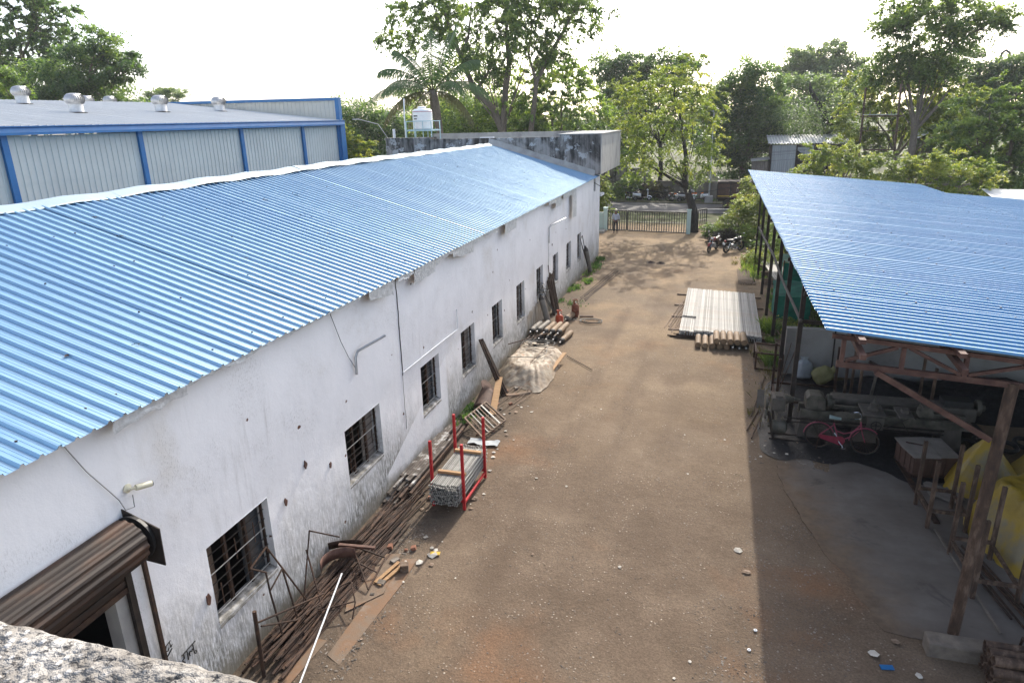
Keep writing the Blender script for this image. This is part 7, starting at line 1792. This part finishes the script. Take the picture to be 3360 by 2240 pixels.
def person(loc, rz):
    MT['skin'] = pm('skin', [(.16, .08, .05), (.2, .105, .065)], 6., .6)
    MT['shirt'] = pm('pale_blue_shirt', [(.36, .42, .55), (.44, .50, .62)], 5., .85, bump=.3)
    MT['trouser'] = pm('navy_trousers', [(.012, .014, .022), (.022, .025, .035)], 5., .85)
    t_ = thing('person', 'person in pale blue shirt, dark trousers and cap standing at the gate', 'person', loc, rz)
    def skin(name, verts, edges, rad, mat, sub=2, root=0):
        me = bpy.data.meshes.new(name); me.from_pydata(verts, edges, []); me.materials.append(MT[mat])
        o = bpy.data.objects.new(name, me); COL.objects.link(o); o.parent = t_
        o.modifiers.new('skin', 'SKIN').use_smooth_shade = True
        for i, v in enumerate(me.skin_vertices[0].data):
            r = rad[i]; v.radius = r if isinstance(r, tuple) else (r, r); v.use_root = (i == root)
        s_ = o.modifiers.new('sub', 'SUBSURF'); s_.levels = s_.render_levels = sub
        return o
    # faces -Y; hands joined low in front
    V = [(0, 0, .92), (0, 0, 1.10), (0, .01, 1.30), (0, .0, 1.44), (0, -.01, 1.53), (0, -.025, 1.62), (0, -.02, 1.70)]; E_ = [(0, 1), (1, 2), (2, 3), (3, 4), (4, 5), (5, 6)]
    r = [(.15, .105), (.14, .10), (.16, .105), (.09, .07), (.05, .05), (.078, .092), (.062, .075)]
    V.append((0, -.125, 1.61)); E_.append((5, 7)); r.append(.013)
    for s in (-1, 1):
        b = len(V); V += [(s * .09, 0, .86), (s * .11, -.01, .48), (s * .115, .02, .09), (s * .13, -.13, .04)]; E_ += [(0, b), (b, b + 1), (b + 1, b + 2), (b + 2, b + 3)]; r += [.085, .058, .042, .036]
        b = len(V); V += [(s * .185, .01, 1.39), (s * .25, .03, 1.12), (s * .13, -.13, .95), (s * .07, -.16, .92)]; E_ += [(3, b), (b, b + 1), (b + 1, b + 2), (b + 2, b + 3)]; r += [.055, .042, .03, (.035, .02)]
        for k, (dx, L) in enumerate(((-.03, .06), (-.015, .075), (0, .08), (.015, .07))):
            c = len(V); V += [(s * (.05 + dx * .3), -.175 - .004 * k, .905 - .008 * k), (s * (.02 - L * .4), -.185, .885 - .012 * k)]; E_ += [(b + 3, c), (c, c + 1)]; r += [.009, .008]
        c = len(V); V += [(s * .06, -.185, .945), (s * .03, -.2, .93)]; E_ += [(b + 3, c), (c, c + 1)]; r += [.010, .008]
    skin('body', V, E_, r, 'skin', 1)
    V = [(0, 0, .90), (0, 0, 1.10), (0, .01, 1.30), (0, 0, 1.44)]; E_ = [(0, 1), (1, 2), (2, 3)]; r = [(.17, .125), (.158, .118), (.178, .122), (.10, .08)]
    for s in (-1, 1):
        b = len(V); V += [(s * .185, .01, 1.39), (s * .25, .03, 1.12), (s * .20, -.05, 1.03)]; E_ += [(3, b), (b, b + 1), (b + 1, b + 2)]; r += [.07, .058, .048]
    skin('shirt', V, E_, r, 'shirt', 1)
    V = [(0, 0, .95)]; E_ = []; r = [(.155, .118)]
    for s in (-1, 1):
        b = len(V); V += [(s * .09, 0, .86), (s * .11, -.01, .48), (s * .115, .015, .09)]; E_ += [(0, b), (b, b + 1), (b + 1, b + 2)]; r += [.098, .076, .066]
    skin('trousers', V, E_, r, 'trouser', 1)
    M_ = Matrix.Translation((0, 0, 0))
    def loc_build(q, name, m, sm=40):
        me = bpy.data.meshes.new(name); me.from_pydata(q.v, [], q.f); me.materials.append(MT[m]); me.update()
        if sm: me.polygons.foreach_set("use_smooth", [True] * len(me.polygons)); me.set_sharp_from_angle(angle=R(sm))
        o = bpy.data.objects.new(name, me); COL.objects.link(o); o.parent = t_; return o
    q = MB(); q.lathe([(.105, 0), (.108, .03), (.10, .08), (.06, .11), (.005, .115)], 16, Matrix.Translation((0, -.015, 1.70))); q.prism([(-.08, -.09), (.08, -.09), (.05, -.18), (-.05, -.18)], 1.70, 1.712); loc_build(q, 'cap', 'cream')
    q = MB(); q.lathe([(.095, 0), (.10, .03), (.1, .1)], 14, Matrix.Translation((0, .005, 1.60)), caps=False); loc_build(q, 'hair', 'black')
    q = MB(); q.torus(Matrix.Translation((0, 0, .955)) @ Matrix.Diagonal((1.32, 1, 1, 1)), .125, .018, 20, 5); loc_build(q, 'belt', 'black')
    for s in (-1, 1):
        q = MB(); q.sphere((s * .12, -.06, .045), .05, 10, 6, (.9, 2.3, .85)); loc_build(q, 'shoe', 'black')
        q = MB(); q.sphere((s * .032, -.112, 1.635), .011, 8, 5); loc_build(q, 'eye', 'black')
        q = MB(); q.sphere((s * .088, .0, 1.625), .03, 8, 5, (.35, .7, 1.1)); loc_build(q, 'ear', 'skin')
person((-7.24, 51.85, 0), .12)

# brush heap behind the motorcycles
bh = thing('brush_heap', 'dark heap of cut twigs behind the motorcycles', 'brush heap', (.75, 48.2, 0))
drape_o = MB()
rr = random.Random(77); q = MB()
for k in range(650):
    a = rr.uniform(0, 2 * PI); r_ = rr.random() ** .5; x = .75 + 1.25 * r_ * math.cos(a); y = 48.2 + .8 * r_ * math.sin(a); z = 1.05 * (1 - r_ ** 1.8) * rr.uniform(.3, 1.05) + .05
    d = V3((rr.uniform(-1, 1), rr.uniform(-1, 1), rr.uniform(-.25, .35))).normalized() * rr.uniform(.25, .6)
    p = V3((x, y, z)); q.tube([p - d, p + V3((0, 0, .06)), p + d], .012, 3, .006, caps=False)
q.v = [(a, b_, max(.01, c)) for a, b_, c in q.v]
o = q.build('twigs', MT['bark_dark'], bh); o["kind"] = "stuff"
q = MB()
for k in range(220):
    a = rr.uniform(0, 2 * PI); r_ = rr.random() ** .5; x = .75 + 1.2 * r_ * math.cos(a); y = 48.2 + .8 * r_ * math.sin(a); z = 1.05 * (1 - r_ ** 1.8) * rr.uniform(.5, 1.05) + .05
    d = V3((rr.uniform(-1, 1), rr.uniform(-1, 1), rr.uniform(-.4, .4))).normalized() * .09; e_ = d.cross(V3((0.2, .3, 1))).normalized() * .05; p = V3((x, y, z)); q.add([p - d, p + e_, p + d, p - e_], [(0, 1, 2, 3)])
o = q.build('dead_leaves', MT['rust'], bh); o["kind"] = "stuff"

# green net shelters and weedy junk beyond the wall
def shelter(label, x0, x1, y0, y1, h0, h1):
    t_ = thing('net_shelter', label, 'shelter', ((x0 + x1) / 2, y0, 0), 0, 'green net shelters')
    for x in (x0, x1):
        for y in (y0, y1):
            q = MB(); q.bar((x, y, 0), (x, y, h1), .06, .06, (0, 1, 0)); q.build('post', MT['wood_old'], t_)
    def panel(A, B, C, D, nm, n=14, wv=.05):
        P = []
        for i in range(n + 1):
            f = i / n; row = []
            for j in range(n + 1):
                g = j / n; p = A.lerp(B, f).lerp(D.lerp(C, f), g); p = p + V3((0, 1, .4)) * wv * noise.noise(V3((p.x * 3, p.y * 3, p.z * 3))); row.append(p)
            P.append(row)
        q = MB(); q.grid(P); q.build(nm, MT['net_green'], t_, 1)
    panel(V3((x0 - .1, y0 - .12, h0)), V3((x1 + .1, y0 - .12, h0)), V3((x1 + .1, y1 + .1, h1 + .06)), V3((x0 - .1, y1 + .1, h1 + .06)), 'net_roof')
    panel(V3((x0, y0 - .04, .3)), V3((x1, y0 - .04, .28)), V3((x1, y0 - .04, h0 - .02)), V3((x0, y0 - .04, h0 - .02)), 'net_side')
    panel(V3((x0 - .05, y1, .3)), V3((x0 - .05, y0, .3)), V3((x0 - .05, y0, h0)), V3((x0 - .05, y1, h1)), 'net_side')
    panel(V3((x1 + .04, y0, .3)), V3((x1 + .04, y1, .3)), V3((x1 + .04, y1, h1)), V3((x1 + .04, y0, h0)), 'net_side')
shelter('nearer green net shelter between the shed posts', 2.6, 3.9, 29.0, 30.6, 1.30, 1.5)
shelter('farther green net shelter under the shed roof edge', 3.4, 4.7, 36.0, 37.4, 1.3, 1.38)
for k in range(20):
    x = 3.05 + .045 * k
    rod((x, 36.2, .35), (x - .35, 40.7, .38), 0, 'tube_galv', 'pale_tube', 'pale tube in the small raised stack near the farther net shelter', 'tube', 'small raised tube stack', rect=(.044, .044))
for k in range(3):
    rod((2.5, 36.6 + 1.8 * k, .15), (4.4, 36.6 + 1.8 * k, .15), 0, 'wood_old', 'bearer', ('near', 'middle', 'far')[k] + ' timber under the small raised tube stack', 'bearer', 'timbers under the raised stack', rect=(.1, .3))
for k in range(34):
    x = rr.uniform(2.45, 3.1); y = rr.uniform(24.5, 29)
    rod((x, y, rr.uniform(.05, .3)), (x + rr.uniform(-.5, .5), y + rr.uniform(.8, 2.), rr.uniform(.05, .4)), .018, 'wood_old', 'cut_stick', 'cut stick in the weedy junk behind the shed posts', 'stick', 'sticks behind the shed posts', 5)
o = MB().bar((4.55, 25.5, 0), (4.6, 25.5, 1.7), .1, .1, (0, 1, 0)).build('yellow_post', MT['wood'], None); tag(o, 'orange-yellow wooden post behind the cement wall', 'post')

# ================================================================== BEYOND THE ROAD
cw = MB(); P0, P1 = rd(-8, 10.2), rd(30, 10.2)
cw.bar((P0[0], P0[1], .95), (P1[0], P1[1], .95), .25, 1.9); o = cw.build('compound_wall', MT['old_wall'], None); tag(o, 'old brown compound wall behind the parked scooters', 'wall')
P0, P1 = rd(-34, 16), rd(-7.5, 17)
o = MB().bar((P0[0], P0[1], 1.35), (P1[0], P1[1], 1.35), .3, 2.7).build('compound_wall', MT['mould_wall'], None); tag(o, 'grey mouldy wall beyond the verge left of the trees', 'wall')
o = MB().bar((-36, 50.2, 1.5), (-23, 50.2, 1.5), .3, 3.0).build('compound_wall', MT['old_wall'], None); tag(o, 'wall hidden behind the office block near the bright small tree', 'wall'); bpy.data.objects.remove(o)
# street lamp
lp = thing('street_lamp', 'tall thin street lamp post on the far verge', 'street lamp', (-.82, 71.0, 0))
q = MB(); q.span((-1.2, 70.6, .1), (-.45, 71.4, .75)); q.build('base', MT['cement_wall'], lp)
q = MB(); q.tube([(-.82, 71, .75), (-.82, 71, 3.2), (-.84, 71, 8.5)], .08, 10, .045); q.build('pole', MT['galv'], lp, 40)
q = MB(); q.tube([(-.84, 71, 8.5), (-.9, 70.6, 8.62)], .03, 6); q.box((-.95, 70.2, 8.64), (.2, .55, .08)); q.build('lamp_head', MT['galv'], lp)
lp2 = thing('street_lamp', 'grey roadside lamp with bent arm behind the water tank', 'street lamp', (-33.0, 67, 0))
q = MB(); q.tube([(-33, 67, 0), (-33, 67, 6.8), (-34, 67, 8.2), (-36.2, 67, 8.75)], .035, 8); q.build('pole', MT['galv'], lp2, 40)
q = MB(); q.box((-36.5, 67, 8.75), (.7, .2, .1)); q.build('lamp_head', MT['galv'], lp2)
# power pole structure and lines
hp = thing('power_pole', 'rusty double pole with three crossarms and insulators behind the shed', 'power pole', (11.4, 60, 0))
for xa, xt, z in ((10.35, 10.15, 10.0), (12.9, 12.5, 10.2)):
    q = MB(); q.bar((xa, 60, 0), (xt, 60, z), .14, .12, (0, 1, 0)); q.build('pole', MT['rust_post'], hp)
for z, xa, xb in ((7.95, 10.0, 12.9), (6.88, 10.0, 12.85), (5.5, 10.5, 12.9)):
    q = MB(); q.bar((xa, 59.9, z), (xb, 59.9, z - .03), .09, .1 if z != 6.88 else .06); ar = q.build('crossarm', MT['rust_post'], hp)
    for k in range(3):
        x = xa + (xb - xa) * (.22 + .25 * k); q = MB(); q.lathe([(.02, 0), (.05, .02), (.03, .05), (.055, .08), (.03, .11), (.055, .14), (.03, .17), (.05, .2), (.015, .24), (.015, .36)], 10, Matrix.Translation((x, 59.9, z + .05))); q.build('insulator', MT['dust_board'] if z > 7 else MT['black'], ar, 40)
q = MB(); q.bar((10.15, 59.88, 8.06), (12.5, 59.88, 8.04), .03, .03); q.build('tie_bar', MT['galv'], hp)
WG = 'overhead wires along the road'
ends = [((-40, 62.5, 7.6), (10.6, 60, 8.3)), ((-40, 62.8, 8.6), (12.2, 60, 9.6)), ((-40, 63, 6.4), (11.4, 60, 7.2)), ((-42, 64, 5.4), (10.8, 60, 5.9)), ((-42, 64.2, 5.0), (11.3, 60, 5.9)), ((-42, 64.4, 4.6), (11.9, 60, 5.8)), ((-42, 64.6, 4.2), (12.6, 60, 5.4))]
for k, (a, c) in enumerate(ends):
    a, c = V3(a), V3(c); pts = [a.lerp(c, i / 24) - V3((0, 0, 1.0 * (1 - (2 * i / 24 - 1) ** 2))) for i in range(25)]
    q = MB(); q.tube(pts, .009, 4); o = q.build('overhead_wire', MT['cast_dust'], None); tag(o, 'thin overhead wire running along the road to the double pole', 'wire', WG)
# cable over the gate with bunting flags
pts = [V3((-6.6, 42.3, 4.75)), V3((-6.0, 46, 4.3)), V3((-5.2, 48.5, 3.7)), V3((-4.0, 49.6, 3.35)), V3((-2.0, 50, 3.2)), V3((-.4, 49.5, 3.4)), V3((1.7, 44.3, 4.75))]
pts = [V3((-8.4, 50, 4.35)), V3((-7.5, 50, 4.06)), V3((-6.2, 50, 3.6)), V3((-4.7, 50, 3.31)), V3((-3.3, 50, 3.2)), V3((-2.0, 50, 3.19)), V3((-.6, 50, 3.32)), V3((.8, 50, 3.6)), V3((2.02, 50, 4.04))]
cbx = thing('bunting_cable', 'sagging cable over the gate with small tricolour flags', 'cable', (-3, 50, 0))
q = MB(); q.tube([V3((-7.0, 42.5, 5.0))] + pts + [V3((2.3, 44, 4.75))], .02, 5); q.build('cable', MT['black'], cbx)
MT['saffron'] = pm('saffron', [(.7, .2, .03)], 3., .7); MT['flag_green'] = pm('flag_green', [(.03, .25, .06)], 3., .7)
for x, z, s_ in ((-1.65, 3.24, 1), (-1.5, 3.22, 1), (-1.05, 3.24, .8), (-2.85, 3.18, .8)):
    for k, m_ in enumerate(('saffron', 'white_pvc', 'flag_green')):
        w0, w1 = (.13 - .04 * k) * s_, (.13 - .04 * (k + 1)) * s_
        q = MB(); q.prism([(-w0, -.1 * k * s_), (w0, -.1 * k * s_), (w1, -.1 * (k + 1) * s_), (-w1, -.1 * (k + 1) * s_)], -.004, .004, Matrix.Translation((x, 50, z)) @ Matrix.Rotation(PI / 2, 4, 'X') @ Matrix.Rotation(.3 * s_, 4, 'Z')); q.build('flag', MT[m_], cbx)
# hut of grey sheets
MT['sheet_grey'] = pm('hut_sheet', [(.30, .32, .33), (.42, .44, .45)], .8, .6, .2, stretch=(3, 3, .4))
hu = thing('hut', 'grey corrugated-sheet hut behind the shed roof', 'hut', (8, 76, 0))
def ribbed(x0, x1, z0, z1, y, nm, mat):
    row = []; x = x0
    while x < x1: row += [(x, 0), (x + .05, -.04), (x + .10, -.04), (x + .15, 0)]; x += .2
    row = [(min(a, x1), b_) for a, b_ in row] + [(x1, 0)]
    q = MB(); q.grid([[(a, y + b_, z) for a, b_ in row] for z in (z0, z1)]); q.build(nm, MT[mat], hu)
ribbed(4.9, 7.12, 0, 5.3, 75.0, 'sheet_panel', 'sheet_grey')
ribbed(7.9, 8.75, 4.4, 5.25, 75.0, 'sheet_panel', 'sheet_grey')
ribbed(3.1, 4.7, 0, 3.75, 75.3, 'sheet_panel', 'dust_board')
q = MB(); q.span((4.85, 75.2, 0), (11.7, 79, 5.2)); q.build('dark_interior', MT['dark_in'], hu)  # solid block, the shade inside the hut is put into its colour
for x in (4.82, 7.2, 9.9, 11.7):
    q = MB(); q.bar((x, 74.95, 0), (x, 74.95, 5.35), .1, .1, (0, 1, 0)); q.build('post', MT['dark_steel'], hu)
row = []; x = 4.5
while x < 11.9: row += [(x, 0), (x + .07, .07), (x + .14, .07), (x + .21, 0)]; x += .28
q = MB(); q.grid([[(a, 74.6, 5.42 + b_) for a, b_ in row], [(a, 79.5, 6.1 + b_) for a, b_ in row]]); q.build('roof', MT['sheet_grey'], hu)
q = MB(); q.grid([[(3.0, 74.9, 3.75), (4.8, 74.9, 3.95)], [(3.0, 77, 3.9), (4.8, 77, 4.1)]]); q.build('side_roof', MT['galv'], hu)
q = MB(); q.grid([[(7.25 + .65 * i / 8, 75.0 - .02, 5.1 - .06 * j * (1 + i * .2)) for j in range(6)] for i in range(9)]); q.build('hung_cloth', MT['sack_white'], hu, 1)
q = MB(); q.bar((8.7, 74.9, 4.3), (11.7, 74.9, 4.25), .06, .06); q.bar((8.7, 74.9, 4.75), (11.7, 74.9, 4.75), .06, .06); q.build('rail', MT['galv'], hu)
h2 = thing('far_hut', 'small hut with a pale slanted roof under the tall airy tree', 'hut', (21.5, 86, 0))
q = MB(); q.span((20.6, 85.2, 0), (25, 90, 5.4)); q.build('wall', MT['old_wall'], h2)
q = MB(); q.grid([[(20.0, 84.6, 5.45), (22.7, 84.6, 6.85)], [(20.0, 91, 5.5), (22.7, 91, 6.9)]]); q.build('roof', MT['sheet_grey'], h2)
q = MB(); q.grid([[(22.7, 84.6, 6.85), (25.6, 84.6, 5.4)], [(22.7, 91, 6.9), (25.6, 91, 5.4)]]); q.build('roof', MT['sheet_grey'], h2)
wb = thing('far_shed', 'pale sheet roof of a low building at the right edge', 'building', (17, 42, 0))
q = MB(); q.grid([[(14.2, 41.4, 3.5), (24, 41.4, 3.3)], [(14.8, 47, 3.85), (24, 47, 3.7)]]); q.build('roof', MT['sheet_grey'], wb)
q = MB(); q.span((14.6, 41.6, 0), (23.8, 46.8, 3.2)); q.build('wall', MT['white_wall'], wb)
# far masts
an = thing('antenna_mast', 'tiny antenna mast with two dishes above the dome-shaped tree', 'antenna', (18.2, 143, 0))
q = MB()
for dx in (-.5, 0, .5): q.bar((18.2 + dx, 143, 0), (18.2 + dx, 143, 20.6), .07, .07, (0, 1, 0))
q.build('mast', MT['galv'], an)
for dx in (-1.5, 1.5):
    q = MB(); q.lathe([(.05, 0), (.5, .1), (.52, .25), (.02, .3)], 14, basis((1, 0, 0), (0, 0, 1), (0, -1, 0), (18.2 + dx, 142.7, 19.6))); q.bar((18.2, 143, 19.6), (18.2 + dx, 143, 19.6), .06, .06); q.build('dish', MT['cast_dust'], an, 40)
ch = thing('factory_stack', 'far grey factory stack with a hooked pipe at the right skyline', 'chimney', (43.3, 140, 0))
q = MB(); q.tube([(43.3, 140, 0), (43.3, 140, 15.4), (43.3, 140, 15.9)], [.75, .7, .3], 14); q.build('stack', MT['cast_dust'], ch, 40)
q = MB(); q.tube([(43.4, 140, 15.8), (43.5, 140, 16.8), (44.0, 140, 17.2), (44.6, 140, 16.8), (44.7, 140, 15.6), (44.5, 140, 13)], .22, 8); q.build('hooked_pipe', MT['cast_dust'], ch, 1)

# ================================================================== CAMERA, LITTER, GRAVEL
cc = thing('security_camera', 'cream security camera on the wall above the shutter', 'camera', (-6.98, 6.0, 4.04))
q = MB(); q.lathe([(.055, 0), (.06, .02), (.03, .03), (.02, .07)], 14, basis((0, 1, 0), (0, 0, 1), (1, 0, 0), (-6.995, 6.0, 4.04))); q.build('mount', MT['cream'], cc, 40)
q = MB(); q.tube([(-6.93, 6.0, 4.04), (-6.9, 6.06, 4.03)], .018, 6); q.build('joint', MT['cream'], cc)
q = MB(); q.tube([(-6.9, 6.05, 4.035), (-6.84, 6.24, 4.0)], .04, 12); q.build('barrel', MT['cream'], cc, 40)
q = MB(); q.tube([(-6.855, 6.19, 4.012), (-6.836, 6.25, 3.998)], .036, 12); q.build('lens', MT['black'], cc, 40)
# scraps
LG = 'pale scraps scattered on the dirt'
rr = random.Random(99)
spots = [(rr.uniform(-5.6, 1.3), rr.uniform(8, 24), rr.uniform(.02, .045)) for _ in range(26)] + [(rr.uniform(-6.0, -4.8), rr.uniform(9.5, 19), rr.uniform(.025, .07)) for _ in range(34)] + [(rr.uniform(1.3, 2.6), rr.uniform(16.6, 20), rr.uniform(.02, .06)) for _ in range(26)] + [(.85, 12.6, .09), (1.0, 11.9, .09), (-5.1, 10.9, .13), (-5.25, 10.6, .1), (-5.0, 13.2, .1), (2.9, 10.2, .09), (3.5, 9.9, .07), (3.3, 10.6, .08)]
for k, (x, y, s_) in enumerate(spots):
    q = MB(); n = 6; P = [(s_ * rr.uniform(.6, 1.2) * math.cos(2 * PI * i / n), s_ * rr.uniform(.6, 1.2) * math.sin(2 * PI * i / n), rr.uniform(0, .35) * s_) for i in range(n)]
    q.add(P + [(0, 0, s_ * .3)], [(i, (i + 1) % n, n) for i in range(n)])
    o = q.build('scrap_paper', MT['paper'] if k % 3 else MT['wood_old'], None); o.location = (x, y, ground_z(x, y) + .012); tag(o, 'pale scrap lying on the dirt yard', 'litter', LG)
for p, m_, lb in (((3.05, 9.95), 'trim_blue', 'bright blue wrapper on the dirt near the plinth'), ((-5.05, 10.95), 'yellow_paint', 'yellow-printed wrapper by the far end of the scrap heap')):
    o = MB().box((p[0], p[1], .03), (.2, .09, .012), Matrix.Rotation(.2, 3, 'Z') @ Matrix.Rotation(.1, 3, 'X')).build('wrapper', MT[m_], None); tag(o, lb, 'litter')
for (x, y) in ((1.1, 10.3), (.98, 9.8)):
    o = MB().torus(Matrix.Translation((x, y, .02)), .022, .01, 14, 6).build('washer', MT['white_pvc'], None, 1); tag(o, 'small white washer on the dirt', 'washer', 'white washers on the dirt')
for k in range(26):
    a = rr.uniform(-6.3, -5.4); y = rr.uniform(9, 20); s_ = rr.uniform(.05, .13)
    o = MB().box((a, y, s_ * .35), (s_, s_ * rr.uniform(.6, 1.4), s_ * .7), Matrix.Rotation(rr.uniform(0, 3), 3, 'Z') @ Matrix.Rotation(rr.uniform(-.3, .3), 3, 'X')).build('brick_lump', MT['brickred'] if k % 2 else MT['stone'], None, 0, .01)
    tag(o, 'broken brick or stone lump near the wall scrap', 'rubble', 'rubble along the wall')
for (x, y) in ((-3.6, 41.2), (-3.0, 41.0)):
    drape('soil_clod', ('left' if x < -3.3 else 'right') + ' of two small dark soil heaps in the yard near the gate', [(x + .28 * math.cos(a_), y + .2 * math.sin(a_)) for a_ in (0, 1, 2, 3, 4, 5.2)], lambda u, v, r: .10 * (1 - r) + .05 * noise.noise(V3((u * 9, v * 9, 0))), 'rust', 'soil heap', 10, 30, 4, .05)['group'] = 'soil heaps near the gate'
# gravel: nobody could count it
def pebbles(name, label, areas, seed):
    rng = np.random.default_rng(seed); base = np.array([(1, 0, 0), (0, 1, 0), (-1, 0, 0), (0, -1, 0), (0, 0, .8), (0, 0, -.5)]); fc = np.array([(0, 1, 4), (1, 2, 4), (2, 3, 4), (3, 0, 4)])
    VV = []; 
    for (x0, x1, y0, y1, n, s0, s1) in areas:
        x = rng.uniform(x0, x1, n); y = rng.uniform(y0, y1, n)
        kp = np.array([noise.noise(V3((a * .9, b_ * .9, seed))) + .25 * noise.noise(V3((a * 3, b_ * 3, seed))) > rng.uniform(-.35, .15) for a, b_ in zip(x, y)]); x, y = x[kp], y[kp]; n = len(x)
        z = np.array([ground_z(a, b_) for a, b_ in zip(x, y)]); s_ = s0 * (s1 / s0) ** (rng.random(n) ** 2.2); an = rng.uniform(0, 2 * PI, n)
        P = base[None] * s_[:, None, None] * rng.uniform(.6, 1.3, (n, 6, 1)) * np.array([1, 1, .75])
        c, s = np.cos(an)[:, None], np.sin(an)[:, None]
        Q = np.stack([P[:, :, 0] * c - P[:, :, 1] * s + x[:, None], P[:, :, 0] * s + P[:, :, 1] * c + y[:, None], P[:, :, 2] + z[:, None] + s_[:, None] * .2], 2); VV.append(Q.reshape(-1, 3))
    V = np.concatenate(VV); n = len(V) // 6
    F = (fc[None] + (np.arange(n) * 6)[:, None, None]).reshape(-1, 3)
    me = bpy.data.meshes.new(name); me.vertices.add(len(V)); me.vertices.foreach_set("co", V.astype(np.float32).ravel()); me.loops.add(F.size); me.loops.foreach_set("vertex_index", F.astype(np.int32).ravel()); me.polygons.add(len(F)); me.polygons.foreach_set("loop_start", np.arange(0, F.size, 3, dtype=np.int32)); me.update(calc_edges=True); me.validate()
    me.materials.append(MT['stone']); o = bpy.data.objects.new(name, me); COL.objects.link(o); tag(o, label, 'gravel', None, 'stuff')
pebbles('gravel', 'loose gravel strewn over the dirt yard', [(-5.6, 2.6, 7.6, 14, 5200, .005, .024), (-6.2, 1.8, 14, 26, 3800, .007, .026), (.2, 2.6, 8, 14, 4000, .005, .024), (-6.4, -5.2, 7, 12, 3500, .006, .03), (-7, 0, 40, 51, 2500, .01, .04), (1.2, 3.2, 16.5, 24, 2500, .01, .04)], 5)

# thin air haze
hb = MB(); hb.span((-260, -30, -1.0), (260, 330, 26.0))
t = NT('haze'); pv = t.n("VolumePrincipled"); pv.inputs["Density"].default_value = .00025; pv.inputs["Color"].default_value = (.93, .96, 1, 1); pv.inputs["Anisotropy"].default_value = .3
t.l(pv.outputs[0], t.out.inputs["Volume"])
hz = hb.build('haze', t.m, None); tag(hz, 'thin pale haze in the air', 'haze', None, 'stuff')
